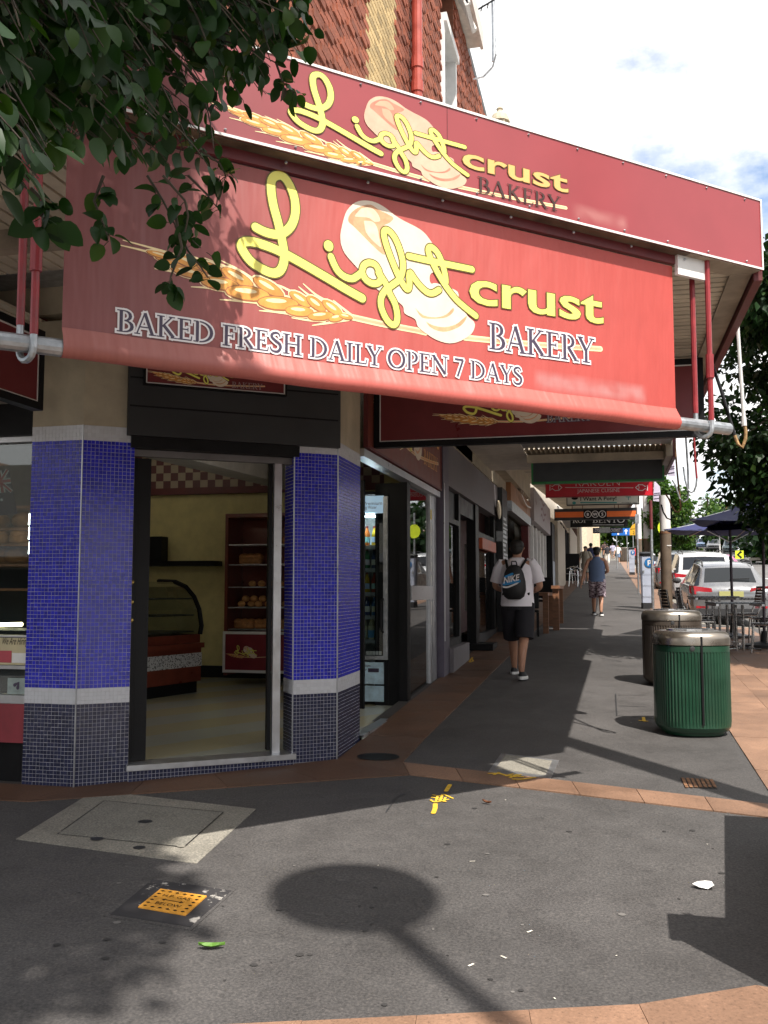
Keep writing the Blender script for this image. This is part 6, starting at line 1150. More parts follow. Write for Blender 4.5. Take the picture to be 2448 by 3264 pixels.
# timber table and black chairs outside the shops
o = thing('timber_table', 'chunky brown timber table outside the shopfronts', 'table', (-1.4, 18.6, g_(18.6)))
b = MB()
for i in range(3): b = MB(); b.bx(-1.72+.21*i, -1.72+.21*i+.2, 17.7, 19.6, g_(17.7)+.70, g_(17.7)+.76); b.build('top_plank', m_wood, o)
for x, y in ((-1.15, 17.8), (-1.15, 19.4), (-1.7, 17.8), (-1.7, 19.4)): b = MB(); b.bx(x-.05, x+.05, y-.05, y+.05, g_(y)-.02, g_(17.7)+.70); b.build('leg', m_wood, o)
o = thing('timber_bench', 'low brown timber ledge beside the timber table', 'bench', (-1.0, 19, g_(19))); b = MB(); b.bx(-1.08, -.92, 18.4, 20.2, g_(18.4)+.80, g_(18.4)+.86); b.build('top_plank', m_wood, o)
for y in (18.5, 20.1): b = MB(); b.bx(-1.06, -.94, y-.05, y+.05, g_(y)-.02, g_(18.4)+.80); b.build('leg', m_wood, o)
def blackchair():
    o = thing('black_chair', 'b', 'chair', (0, 0, 0)); b = MB(); b.rbox((0, 0, .43), .42, .42, .04, .01); b.build('seat', m_black, o, local=True); b = MB(); b.rbox((0, -.2, .50), .42, .035, .45, .01); b.build('backrest', m_black, o, local=True)
    for sx in (-1, 1):
        for sy in (-1, 1): b = MB(); b.bx(sx*.19-.018, sx*.19+.018, sy*.19-.018, sy*.19+.018, 0, .43); b.build('leg', m_black, o, local=True)
    return o
bc = blackchair(); put(bc, -1.45, 17.25, .1, 'black dining chair in front of the timber table'); bc['group'] = 'black chairs at the timber table'; q_ = put(dup(bc, (0, 0, 0)), -1.4, 20.4, pi, 'black dining chair behind the timber table', 'black chairs at the timber table')
def wirechair():
    o = thing('metal_chair', 'm', 'chair', (0, 0, 0)); b = MB(); b.lathe((0, 0, .43), [(.2, 0), (.2, .02), (.1, .022)], 16); b.build('seat', m_alu, o, local=True)
    b = MB(); b.tube([(-.22, .05, .65), (-.22, -.12, .70), (-.12, -.24, .76), (.12, -.24, .76), (.22, -.12, .70), (.22, .05, .65)], .014, 6); b.tube([(-.15, -.2, .62), (0, -.25, .62), (.15, -.2, .62)], .012, 6); b.build('backrest', m_chrome, o, local=True)
    for sx in (-1, 1):
        for sy in (-1, 1): b = MB(); b.cyl((sx*.2, sy*.16, .66 if sy > 0 else .6), (sx*.21, sy*.22, 0), .013, n=6); b.build('leg', m_chrome, o, local=True)
    return o
wc = wirechair(); put(wc, -1.22, 37.5, -.6, 'shiny metal cafe chair beside the cream shop wall', 'metal chairs by the cream wall'); put(dup(wc, (0, 0, 0)), -1.5, 39.3, 2.2, 'second shiny metal chair behind the first by cream wall', 'metal chairs by the cream wall')
o = thing('menu_board', 'dark standing board behind the metal chairs', 'board', (-1.6, 40.6, g_(40.6))); b = MB(); b.bx(-1.95, -1.2, 40.6, 40.66, g_(40.6)+.1, g_(40.6)+1.25); b.build('panel', m_black, o); b = MB(); [b.bx(x, x+.05, 40.58, 40.70, g_(40.6)-.02, g_(40.6)+.1) for x in (-1.9, -1.3)]; b.build('leg', m_dark, o)
# ================================================================ cars
def carmat(name, col, metal=.0): return M(name, col, .28, metal, var=.04, coat=.6)
m_cg = M('car_glass', (.012, .015, .018), .06, var=0, spec=.4); m_red = M('tail_light', (.38, .01, .02), .15, var=.1, coat=.5); m_tyre = M('tyre', (.018, .018, .018), .85, var=.2); m_plate = M('number_plate', (.42, .41, .16), .5, var=.05); m_trim = M('dark_trim', (.03, .03, .032), .6)
def car(kind, mat, label, W=1.82, detail=True, group='cars along the street', name='parked_car'):
    o = thing(name, label, 'car', (0, 0, 0), group=group); w = W/2
    # y, half width, bottom, belt, roof, roof half width
    S_ = {'wagon': [(-2.33, .82, .45, .80, .82, .70), (-2.29, .93, .34, .90, .93, .74), (-2.18, .985, .28, .96, 1.03, .76), (-1.72, 1, .24, .97, 1.40, .66), (-1.45, 1, .24, .965, 1.46, .66), (-.2, 1, .24, .95, 1.50, .68), (.45, 1, .24, .93, 1.44, .66), (1.15, .99, .24, .93, .99, .72), (1.75, .96, .26, .86, .90, .70), (2.2, .88, .32, .66, .72, .62), (2.33, .74, .40, .56, .60, .5)],
          'suv': [(-2.26, .84, .50, .90, .93, .72), (-2.22, .94, .40, 1.0, 1.04, .76), (-2.12, .985, .34, 1.05, 1.14, .78), (-1.86, 1, .30, 1.06, 1.58, .72), (-1.6, 1, .30, 1.05, 1.64, .72), (-.1, 1, .30, 1.03, 1.68, .72), (.5, 1, .30, 1.01, 1.60, .69), (1.15, .99, .30, 1.0, 1.08, .74), (1.75, .97, .32, .96, 1.0, .72), (2.12, .90, .36, .80, .86, .66), (2.26, .76, .45, .62, .66, .5)],
          'sedan': [(-2.3, .80, .42, .84, .86, .68), (-2.26, .93, .33, .92, .95, .74), (-1.75, .98, .26, .96, 1.0, .76), (-1.05, 1, .22, .93, 1.36, .62), (-.2, 1, .22, .92, 1.42, .64), (.4, 1, .22, .9, 1.36, .62), (1.1, .99, .22, .9, .95, .70), (1.8, .95, .26, .80, .84, .68), (2.22, .86, .32, .62, .66, .6), (2.32, .72, .40, .52, .55, .5)],
          'ute': [(-2.5, .88, .50, .92, .94, .80), (-2.46, .98, .40, 1.0, 1.02, .92), (-.75, 1, .30, 1.02, 1.04, .92), (-.66, 1, .30, 1.0, 1.42, .66), (-.3, 1, .30, .98, 1.48, .66), (.35, 1, .30, .97, 1.42, .64), (1.05, .99, .30, .95, 1.0, .72), (1.85, .95, .32, .86, .90, .70), (2.25, .88, .38, .68, .72, .62), (2.36, .74, .45, .58, .6, .5)]}[kind]
    rings = []
    for (y, k, bt, be, ro, rw) in S_:
        a = w*k; half = [(0, bt), (a*.86, bt), (a*.97, bt+.10), (a, bt+.28), (a*1.0, be-.12), (a*.975, be), (a*.93, be+.015 if ro > be+.06 else be+.01), (max(rw*w*1.02, .01), ro-.035 if ro > be+.06 else be+.02), (rw*w*.86, ro-.005 if ro > be+.06 else ro), (0, ro+.012)]
        rings.append([V((x, y, z)) for x, z in half]+[V((-x, y, z)) for x, z in half[-2:0:-1]])
    b = MB(); b.loft(rings); b.m = [0]*len(b.m); b.build('body', mat, o, local=True, smooth=True, auto=38)
    def patch(i, j, pa_, pb_, ins, off, mi_side):
        A, B, C_, D_ = rings[i][pa_], rings[j][pa_], rings[j][pb_], rings[i][pb_]; c = (A+B+C_+D_)/4; n = (B-A).cross(D_-A).normalized(); n = n if n.dot(c-V((0, c.y*.6, .7))) > 0 else -n
        return [p+(c-p)*ins+n*off for p in (A, B, C_, D_)]
    gi = [i for i, s in enumerate(S_) if s[4] > s[3]+.3]; i0, i1 = gi[0], gi[-1]; nr = len(rings[0])
    b = MB()                                               # side glazing
    for i in range(i0-1 if kind != 'ute' else i0, i1+1):
        for pa_, pb_ in ((6, 7), (nr-6, nr-7)):
            p = patch(i, i+1, pa_, pb_, .07, .004, 0); b.add(p, [(0, 1, 2, 3)])
    b.build('side_window', m_cg, o, local=True)
    def cross(i, j, z0, z1, off):                          # glazing across the car between two stations
        L = []
        for t in (z0, z1):
            for s_ in (1, -1):
                q = rings[i][7 if True else 8].lerp(rings[j][7], t); L.append(V((s_*(q.x-.05), q.y, q.z)))
        c8 = [rings[i][9].lerp(rings[j][9], t) for t in (z0, z1)]; n = V((0, -(rings[j][9].z-rings[i][9].z), (rings[j][9].y-rings[i][9].y))).normalized(); n = n if n.z > 0 else -n; e8 = [rings[i][8].lerp(rings[j][8], t) for t in (z0, z1)]
        row = lambda t: [V((-(rings[i][8].lerp(rings[j][8], t).x), rings[i][8].lerp(rings[j][8], t).y, rings[i][8].lerp(rings[j][8], t).z)), rings[i][9].lerp(rings[j][9], t), rings[i][8].lerp(rings[j][8], t)]
        r0, r1 = row(z0), row(z1); v = [p+n*off for p in r0+r1]; return v, [(0, 1, 4, 3), (1, 2, 5, 4)]
    v, f = cross(i0-1, i0, .10, .93, .007); b = MB(); b.add(v, f); rw_ = b.build('rear_window', m_cg, o, local=True)
    v, f = cross(i1+1, i1, .06, .95, .007); b = MB(); b.add(v, f); b.build('windscreen', m_cg, o, local=True)
    for y in (-1.38, 1.38):
        for s in (-1, 1):
            b = MB(); r = .33 if kind != 'suv' else .36; b.tube([(s*(w-.21), y, r), (s*(w-.02), y, r), (s*(w+.0), y, r)], [r, r, r*.93], 20); wl = b.build('wheel', m_tyre, o, local=True); b = MB(); b.tube([(s*(w+.001), y, r), (s*(w+.012), y, r)], [r*.66, r*.60], 14); b.build('rim', m_alu, wl, local=True)
    zb = S_[1][3]+.07; yr = -S_[0][0]
    for s in (-1, 1):
        b = MB(); b.loft([[V((s*x, y, z)) for x, y, z in ((w*.46, S_[1][0]-.03, zb-.11), (w*.90, S_[1][0]-.02, zb-.17), (w*1.012, S_[2][0]+.0, zb-.14), (w*1.012, S_[2][0]+.14, zb+.03), (w*.92, S_[1][0]+.0, zb+.02), (w*.48, S_[1][0]-.028, zb-.03))][::s], [V((s*x, y, z)) for x, y, z in ((w*.50, S_[1][0]+.06, zb-.10), (w*.88, S_[1][0]+.1, zb-.16), (w*.95, S_[2][0]+.15, zb-.12), (w*.95, S_[2][0]+.20, zb+.0), (w*.85, S_[1][0]+.12, zb-.01), (w*.52, S_[1][0]+.06, zb-.04))][::s]]); b.build('tail_light', m_red, o, local=True)
        if detail:
            b = MB(); b.ell((s*(w+.09), .72, zb+.03), .11, .07, .075, 10, 6); b.build('mirror', m_trim if kind == 'wagon' else mat, o, local=True)
            b = MB(); yf_ = S_[-2][0]; b.ell((s*w*.68, yf_+.03, S_[-2][3]-.02), .17, .06, .07, 10, 6); b.build('headlight', m_chrome, o, local=True)
    b = MB(); b.bx(-.26, .26, S_[0][0]-.02, S_[0][0]+.05, zb-.22, zb-.10); b.build('number_plate', m_plate, o, local=True)
    b = MB(); b.bx(-w*.80, w*.80, S_[0][0]-.012, S_[0][0]+.3, S_[0][2]-.12, S_[0][2]+.03); b.build('lower_bumper', m_trim, o, local=True)
    if detail:
        for s in (-1, 1): b = MB(); b.bx(s*w*.72-.13, s*w*.72+.13, S_[0][0]-.0, S_[0][0]+.05, S_[0][2]+.04, S_[0][2]+.09); b.build('reflector', m_red, o, local=True)
        b = MB(); c9 = rings[i0-1][9].lerp(rings[i0][9], .2); b.cyl(c9+V((0, -.02, .02)), c9+V((.42, -.02, .03)), .012, n=6); b.build('wiper', m_black, o, local=True)
        if kind in ('wagon', 'suv'):
            for s in (-1, 1): b = MB(); x = s*w*.62; zt = S_[5][4]; b.tube([(x, -1.62, zt-.07), (x, -1.5, zt+.03), (x, -.2, zt+.055), (x, .3, zt+.01), (x, .42, zt-.05)], .018, 6); b.build('roof_rail', m_trim, o, local=True)
        b = MB(); b.ell((0, S_[1][0]-.012, zb-.06), .06, .02, .035, 10, 6); b.build('badge', m_chrome, o, local=True)
        b = MB(); b.bx(-w*.9, w*.9, S_[1][0]-.012, S_[1][0]+.02, zb-.305, zb-.297); b.build('shut_line', m_trim, o, local=True)
    return o
def park(o, x, y, rz=0): o.location = (x, y, rz_(x, y)); o.rotation_euler = (atan(GA), 0, rz); return o
m_silver = carmat('silver_paint', (.19, .195, .205), .35); m_wcar = carmat('white_car_paint', (.48, .48, .49)); m_dsil = carmat('dark_silver_paint', (.20, .21, .22), .5); m_pink = carmat('magenta_paint', (.38, .03, .16)); m_gcar = carmat('dark_green_paint', (.05, .07, .075), .3); m_bcar = carmat('blue_grey_paint', (.14, .2, .3), .3)
cw_ = park(car('wagon', m_silver, 'silver station wagon parked behind the cafe tables', 1.74), 2.67, 24.8); b = MB(); b.bx(.25, .45, -2.3, -2.28, 1.18, 1.4); 
park(car('suv', m_wcar, 'white four wheel drive parked in front of the silver wagon', 1.84), 2.72, 31.0)
park(car('suv', m_dsil, 'dark silver four wheel drive parked beyond the white one', 1.82), 2.55, 37.3)
park(car('wagon', m_wcar, 'white van like wagon parked further up the row', 1.8, False), 2.7, 51)
park(car('sedan', m_bcar, 'pale blue grey sedan parked at far end of the row', 1.8, False), 3.5, 60)
park(car('sedan', m_pink, 'magenta pink sedan driving away beyond the silver wagon', 1.8, False, 'cars driving in the street', 'moving_car'), 4.9, 46)
for kind, mat, u, v, dep, rz, lab in (('ute', m_wcar, 2383, 1779, 88, pi+.0, 'white utility coming down the far side of the road'), ('suv', m_gcar, 2331, 1770, 104, pi, 'dark green four wheel drive facing the camera on far side'), ('suv', m_silver, 2275, 1757, 132, pi, 'silver four wheel drive with bull bar facing the camera far away'), ('suv', m_bcar, 2241, 1752, 140, pi, 'blue grey four wheel drive left of the silver one far away'), ('sedan', m_dsil, 2216, 1749, 150, pi, 'dark car waiting at the distant traffic light')):
    q = atz(u, v, dep); o = car(kind, mat, lab, 1.85, False, 'cars facing the camera far away', 'oncoming_car'); o.location = q; o.rotation_euler = (0, 0, rz-.12)
# ================================================================ trees
def leafmesh(name, mat, L, W_, fold=.25, curl=.3, seg=5, pet=.35):
    b = MB(); pts = []
    prof = [(0, .0), (.10, .62), (.30, .98), (.52, 1.0), (.74, .78), (.90, .42), (1.0, .03)]
    for t, w in prof:
        y = t*L; z = -curl*L*t*t; h = w*W_/2; pts += [V((-h, y, z+fold*h)), V((0, y, z)), V((h, y, z+fold*h))]
    fs = []
    for i in range(len(prof)-1):
        for j in (0, 1): fs.append((3*i+j, 3*i+j+1, 3*i+j+4, 3*i+j+3))
    b.add(pts, fs); b.tube([(0, -pet*L, .02*L), (0, -pet*L*.5, .04*L), (0, 0, 0)], L*.018, 4, 0); return b
m_leaf = leafmat('glossy_leaf', (.016, .044, .010), .18, .46); m_leaf2 = leafmat('street_tree_leaf', (.016, .040, .013), .2, .45); m_leaf3 = leafmat('light_leaf', (.05, .10, .025), .3, .5); m_bark = M('bark', (.075, .055, .04), .85, var=.35, scale=14, bmp=.5); m_twig = M('twig', (.06, .045, .03), .8)
rnd = random.Random(21)
# ---- big tree overhanging from the upper left; its trunk stands left of the camera
TX, TY = -2.75, .75
nt_ = thing('overhanging_tree', 'dark glossy leafed tree overhanging the top left corner in front of the signs', 'tree', (TX, TY, g_(TY)))
b = MB(); b.tube([(TX, TY, -.1), (TX+.05, TY+.05, 1.2), (TX+.1, TY+.2, 2.4), (TX+.15, TY+.4, 3.6), (TX+.6, TY+.3, 5.0), (-1.1, -.1, 6.8), (.4, -1.0, 9.6)], [.17, .14, .12, .10, .09, .07, .03], 10); b.build('trunk', m_bark, nt_, smooth=True)
def inpoly(x, y, P):
    c = False; j = len(P)-1
    for i in range(len(P)):
        if (P[i][1] > y) != (P[j][1] > y) and x < (P[j][0]-P[i][0])*(y-P[i][1])/(P[j][1]-P[i][1])+P[i][0]: c = not c
        j = i
    return c
HULL = [(-250, -250), (1080, -250), (985, 60), (975, 120), (930, 215), (860, 300), (790, 330), (735, 300), (700, 420), (690, 520), (640, 560), (560, 540), (470, 560), (330, 490), (250, 455), (180, 530), (90, 610), (-250, 590)]
LV = []
for i in range(7): lb = leafmesh('leaf', m_leaf, 1, rnd.uniform(.66, .92), rnd.uniform(.1, .45), rnd.uniform(.05, .5)); LV.append(lb)
LMESH = []
for lb in LV:
    o = lb.build('leaf', m_leaf, None, local=True); me = o.data; bpy.data.objects.remove(o); me.polygons.foreach_set('use_smooth', [True]*len(me.polygons)); LMESH.append(me)
twigs = MB(); leaves = []
def hub(u, v): d = 1.55+1.65*min(1, max(0, (u+100)/800))+rnd.uniform(-.4, .5); return d
limbs = []
def addtwig(tip, org, n, size):
    mid = org.lerp(tip, .55)+V((rnd.uniform(-.08, .08), rnd.uniform(-.08, .08), .10)); P_ = [org.lerp(mid, t)*(1-t)+mid.lerp(tip, t)*t for t in [i/8 for i in range(9)]]
    twigs.tube(P_, [.006-.0045*i/8 for i in range(9)], 4)
    for k in range(n):
        t = .35+.65*(k+rnd.random()*.8)/n; i = min(7, int(t*8)); p = P_[i].lerp(P_[i+1], t*8-i) if i < 8 else P_[8]
        d = (P_[min(8, i+1)]-P_[i]).normalized(); side = V((rnd.gauss(0, 1), rnd.gauss(0, 1), rnd.gauss(-.55, .7))).normalized(); dirv = (side+d*.5+V((0, 0, -.35))).normalized(); s = size*rnd.uniform(.65, 1.2)
        leaves.append((p+dirv*s*.35, dirv, s))
org_c = V((TX+.15, TY+.4, 3.5)); cnt = 0
while cnt < 620:
    u, v = rnd.uniform(-220, 1020), rnd.uniform(-230, 700)
    if not inpoly(u, v, HULL): continue
    if rnd.random() < (0.35 if (u < 300 and v > 560) else 0): continue
    tip = atz(u, v, hub(u, v)); o_ = tip+V((rnd.uniform(-.45, -.15), rnd.uniform(-.3, .05), rnd.uniform(.10, .42))); addtwig(tip, o_, rnd.randint(5, 8), .058); limbs.append(o_); cnt += 1
# dangling sprays in front of the banner
for pts, dep in ((((470, 560), (520, 640), (560, 720), (640, 790)), 2.75), (((560, 720), (600, 800), (640, 850), (662, 885)), 2.8), (((520, 560), (590, 640), (600, 690), (590, 740)), 2.7), (((330, 560), (300, 640), (330, 715), (345, 760)), 2.6), (((600, 560), (660, 620), (690, 660), (700, 560)), 2.9), (((900, 60), (950, 100), (975, 140), (990, 90)), 3.1), (((880, 200), (900, 260), (930, 290), (940, 300)), 3.1), (((640, 480), (700, 520), (720, 560), (715, 575)), 2.9), (((100, 600), (150, 650), (130, 690), (150, 700)), 1.9), (((560, 690), (580, 790), (545, 880), (540, 905)), 2.7)):
    P_ = [atz(u, v, dep) for u, v in pts]; twigs.tube(P_, [.005, .004, .003, .002], 4)
    for i in range(3):
        for k in range(4): p = P_[i].lerp(P_[i+1], (k+rnd.random())/3); dirv = V((rnd.gauss(0, .9), rnd.gauss(0, .6), -.5+rnd.gauss(0, .5))).normalized(); s = .055*rnd.uniform(.7, 1.1); leaves.append((p+dirv*s*.35, dirv, s))
lb = MB()
for q in rnd.sample(limbs, 46): m_ = org_c.lerp(q, .5)+V((0, 0, .45)); lb.tube([org_c.lerp(q, t)*(1-t)+m_.lerp(q, t)*t if False else (org_c*(1-t)**2+m_*2*t*(1-t)+q*t*t) for t in [i/6 for i in range(7)]], [.028-.022*i/6 for i in range(7)], 5)
lb.build('limb', m_bark, nt_); twigs.build('twig', m_twig, nt_)
def orient(p, d, s, roll):
    d = d.normalized(); x = d.cross(V((0, 0, 1))); x = x.normalized() if x.length > .01 else V((1, 0, 0)); z = x.cross(d); M_ = Matrix((x, d, z)).transposed(); return Matrix.Translation(p) @ (M_ @ Matrix.Rotation(roll, 3, 'Y')).to_4x4() @ Matrix.Scale(s, 4)
inview = []
for L in leaves:
    d_ = (L[0]-CP).dot(Fw); inview.append((L[2]/max(d_, .4) if abs((L[0]-CP).dot(Rt)/d_) < .42 else 0, L))
inview.sort(key=lambda q: -q[0])
base = nt_.location.copy()
for sc_, (p, d, s) in inview[:300]:
    o = bpy.data.objects.new('leaf', rnd.choice(LMESH)); COL.objects.link(o); o.parent = nt_; o.matrix_local = orient(p-base, d, s, rnd.uniform(-.9, .9))
def leafcloud(name, par, items, mat, kind='stuff', tmpl=None):
    vs, fs = [], []; T = tmpl or LV
    for (p, d, s) in items:
        t = rnd.choice(T); M_ = orient(p, d, s, rnd.uniform(-1, 1)); k = len(vs); vs += [M_ @ q for q in t.v]; fs += [tuple(i+k for i in f) for f in t.f]
    mb = MB(); mb.v = vs; mb.f = fs; mb.m = [0]*len(fs); return mb.build(name, mat, par, kind=kind, smooth=True)
rest = [q[1] for q in inview[300:]]
for i in range(6500):                                   # the crown above and left of the frame
    a = rnd.uniform(0, 2*pi); ph = acos(rnd.uniform(-1, 1)); r = 1.65*rnd.uniform(.05, 1)**.5; p = V((.38, -1.25, 9.5))+V((r*1.05*sin(ph)*cos(a), r*1.05*sin(ph)*sin(a), r*.9*cos(ph))); d_ = (p-CP).dot(Fw)
    if d_ > .3:
        uu = 1224+F*(p-CP).dot(Rt)/d_; vv = 1632-F*(p-CP).dot(Up)/d_
        if -60 < uu < 2500 and -60 < vv < 3300 and not inpoly(uu, vv, HULL): continue
    rest.append((p, V((rnd.gauss(0, 1), rnd.gauss(0, 1), rnd.gauss(-.4, .7))).normalized(), .135*rnd.uniform(.7, 1.2)))
leafcloud('leaves', nt_, rest, m_leaf)
SIMPLE = []
for i in range(3):
    b = MB(); w = .32; b.add([(0, 0, 0), (w, .45, .08), (0, 1, -.12), (-w, .45, .08), (0, .5, 0)], [(0, 1, 4), (1, 2, 4), (2, 3, 4), (3, 0, 4)]); SIMPLE.append(b)
def crown_tree(name, label, x, y, z0, zc, rx, rz__, n, leaf, mat, trunk_r=.12, clumps=26, seed=1, group=None):
    r_ = random.Random(seed); o = thing(name, label, 'tree', (x, y, z0), group=group); b = MB(); b.tube([(x, y, z0-.1), (x+.05, y, z0+(zc-z0)*.4), (x, y+.05, zc), (x-.05, y, zc+rz__*.6)], [trunk_r, trunk_r*.8, trunk_r*.55, trunk_r*.15], 8)
    C_ = []
    for i in range(clumps):
        a = r_.uniform(0, 2*pi); ph = acos(r_.uniform(-1, 1)); k = r_.uniform(.45, 1)**.5; c = V((x+rx*k*sin(ph)*cos(a), y+rx*k*sin(ph)*sin(a), zc+rz__*k*cos(ph))); C_.append((c, r_.uniform(.22, .42)*rx)); b.tube([(x, y, zc-(.2*rz__)), (V((x, y, zc)).lerp(c, .5))+V((0, 0, .1*rx)), c], [trunk_r*.35, trunk_r*.2, .01], 5)
    b.build('trunk', m_bark, o); items = []
    for i in range(n):
        c, r = r_.choice(C_); p = c+V((r_.gauss(0, 1), r_.gauss(0, 1), r_.gauss(0, .8))).normalized()*r*r_.uniform(.3, 1.05); out_ = (p-c); items.append((p, (out_.normalized()*.7+V((r_.gauss(0, .6), r_.gauss(0, .6), r_.gauss(-.35, .5)))).normalized(), leaf*r_.uniform(.7, 1.25)))
    leafcloud('crown', o, items, mat, None, SIMPLE); return o
crown_tree('street_tree', 'dark leafy street tree at the right edge above the cafe umbrellas', 3.02, 13.4, g_(13.4), 4.35, 1.55, 2.45, 34000, .125, m_leaf2, .11, 60, 5)
q = atz(2133, 1690, 43); crown_tree('street_tree', 'round green street tree behind the white awning posts', q.x, q.y, g_(q.y), 5.0, .95, 1.9, 6500, .2, m_leaf3, .1, 34, 6)
for i, (u, v, dep, r, mat, lab) in enumerate(((2300, 1668, 150, 4.2, m_leaf3, 'pale green tree far beyond the umbrellas'), (2360, 1690, 120, 3.6, m_leaf3, 'bushy green tree behind the distant parked cars'), (2420, 1680, 105, 3.8, m_leaf2, 'large dark tree over the planter at the far right'), (2320, 1712, 135, 2.6, m_leaf2, 'dark round tree beside the far white building'), (2186, 1738, 150, 2.2, m_leaf3, 'small round bush tree at the road crest'), (1990, 1712, 115, 3.4, m_leaf3, 'green tree past the far walkers on the footpath'), (1905, 1690, 112, 3.0, m_leaf3, 'yellow green tree by the far sunlit shop'), (2080, 1700, 100, 3.0, m_leaf2, 'green tree far down the footpath behind the posts'), (2480, 1700, 80, 3.5, m_leaf2, 'dark tree just past the right planter'))):
    q = atz(u, v, dep); crown_tree('far_tree', lab, q.x, q.y, g_(q.y)-.5, q.z+.3, r, r*.85, 1700, .75, mat, .25, 24, 30+i, 'trees in the distance')
# low hedge in a round kerbed planter
q = atz(2440, 1787, 80); o = thing('planter_hedge', 'clipped green hedge in a low kerbed planter at right', 'hedge', q); b = MB(); b.lathe((q.x+1.0, q.y, q.z), [(2.3, 0), (2.3, .22), (2.0, .24)], 24); b.build('kerb', m_conc, o); it = []
for i in range(1800): a = rnd.uniform(0, 2*pi); r = 1.8*sqrt(rnd.random()); it.append((V((q.x+1.0+r*cos(a), q.y+r*sin(a), q.z+rnd.uniform(.25, .95))), V((rnd.gauss(0, 1), rnd.gauss(0, 1), rnd.gauss(.5, .6))).normalized(), .3))
leafcloud('foliage', o, it, m_leaf3, None, SIMPLE)
# ================================================================ far end of the street
for (x0, x1, y0, y1, h, col, roof, lab) in ((18, 30, 172, 186, 6.0, (.62, .60, .56), (.45, .06, .05), 'distant white building with red striped awning past traffic light'), (6, 16, 190, 200, 5, (.35, .30, .26), (.2, .1, .07), 'distant brown building at the road crest'), (33, 60, 130, 150, 6, (.36, .30, .25), (.16, .07, .05), 'brick building behind the trees on the right')):
    z = g_(y0)+1; o = thing('far_building', lab, 'building', ((x0+x1)/2, y0, z)); b = MB(); b.bx(x0, x1, y0, y1, z-2, z+h); b.build('wall', M('wall_%d' % x0, col, .8), o); b = MB(); b.prism([(x0-.6, y0-.8, z+h), (x1+.6, y0-.8, z+h), ((x0+x1)/2, y0-.8, z+h+2)], (0, y1-y0+1.2, 0)); b.build('roof', M('roof_%d' % x0, roof, .7), o)
    b = MB(); b.obox((x0-.4, y0-1.8, z+2.6), (x1-x0+.8, 0, 0), (0, 1.8, .6), (0, 0, .12)); b.build('awning', M('aw_%d' % x0, roof, .7), o)
    for i in range(4): b = MB(); xx = x0+(x1-x0)*(.08+.23*i); b.bx(xx, xx+(x1-x0)*.16, y0-.03, y0-.0, z+.4, z+2.3); b.build('window', m_cg, o)
def upole(u, vt, dep, lab, arms=2):
    q = atz(u, vt, dep); zb = g_(q.y)-1; o = thing('power_pole', lab, 'power pole', (q.x, q.y, zb)); b = MB(); b.cyl((q.x, q.y, zb), q, .2, .13, 8); b.build('shaft', m_bark, o)
    for k in range(arms): b = MB(); z = q.z-.4-1.0*k; b.bx(q.x-1.5, q.x+1.5, q.y-.1, q.y+.1, z-.08, z+.08); [b.cyl((q.x+x, q.y, z+.08), (q.x+x, q.y, z+.3), .06, n=6) for x in (-1.3, -.6, .6, 1.3)]; b.build('crossarm', m_bark, o)
upole(2255, 1583, 150, 'tall timber power pole with two crossarms against the sky'); upole(2223, 1634, 185, 'thinner distant power pole right of the tree'); upole(2191, 1645, 205, 'farthest faint power pole beside the tree')
q = atz(2220, 1706, 142); o = thing('traffic_light', 'distant traffic light showing red beside the waiting cars', 'traffic light', (q.x, q.y, g_(q.y))); b = MB(); b.cyl((q.x, q.y+.1, g_(q.y)), (q.x, q.y+.1, q.z+.8), .08, n=8); b.build('pole', m_steel, o); b = MB(); b.rbox((q.x, q.y, q.z-.65), .7, .2, 1.5, .04); b.build('housing', m_black, o); b = MB(); f = fy(q.y-.11); disc(b, f, (q.x, q.z+.45), .22, .22, .0); b.build('red_lamp', M('red_lamp', (1, .05, .04), .4, var=0, emit=1.2), o); b = MB(); [disc(b, f, (q.x, q.z+.45-.45*k), .2, .2, .0) for k in (1, 2)]; b.build('dark_lamp', m_dark, o)
for u, v, dep, h, lab in ((2295, 1757, 118, 4.0, 'white round topped road sign pole in front of distant cars'), (2325, 1755, 125, 4.2, 'tall white sign posts behind the dark green car'), (2432, 1765, 96, 4.4, 'white gate like post near the planter hedge')):
    q = atz(u, v, dep); o = pole(q.x, q.y, h, .07, (m_white,), lab); b = MB(); b.lathe((0, 0, 0), [(.35, 0), (.35, .03)], 16); s_ = b.build('sign_plate', m_white, o, local=True); s_.location = (0, -.1, h-.4); s_.rotation_euler = (pi/2, 0, 0)
# ---- things just outside the frame whose shadows fall in it
o = thing('street_lamp', 'globe street lamp on a slim pole beside the kerb', 'street lamp', (2.46, -.21, g_(0))); b = MB(); b.cyl((2.46, -.21, -.1), (2.46, -.21, 8.75), .055, n=12); b.build('pole', m_dark, o); b = MB(); b.ell((2.46, -.21, 9.0), .40, .40, .38, 20, 12); b.build('globe', m_whitep, o, smooth=True)
pole(2.25, 4.83, 8.5, .125, (m_bark,), 'thick timber power pole at the kerb on the right', cat='power pole', name='power_pole')
o = thing('shadow_planter', 'added timber planter shaped to cast the shadow wedge at right edge', 'planter', (1.0, 3.78, g_(3.78))); zp = g_(3.5)  # unseen box, added and shaped for the pointed shadow at lower right
for k in range(8):
    for (x0, x1, y0, y1) in ((.70, 1.30, 3.66, 3.685), (.70, 1.30, 3.875, 3.90), (.70, .725, 3.686, 3.874), (1.275, 1.30, 3.686, 3.874)): b = MB(); b.bx(x0, x1, y0, y1, zp+.03+.135*k, zp+.155+.135*k); b.build('board', m_wood, o)
b = MB(); b.bx(.726, 1.274, 3.686, 3.874, zp-.03, zp+1.06); b.build('soil', M('soil', (.03, .02, .015), .9), o)
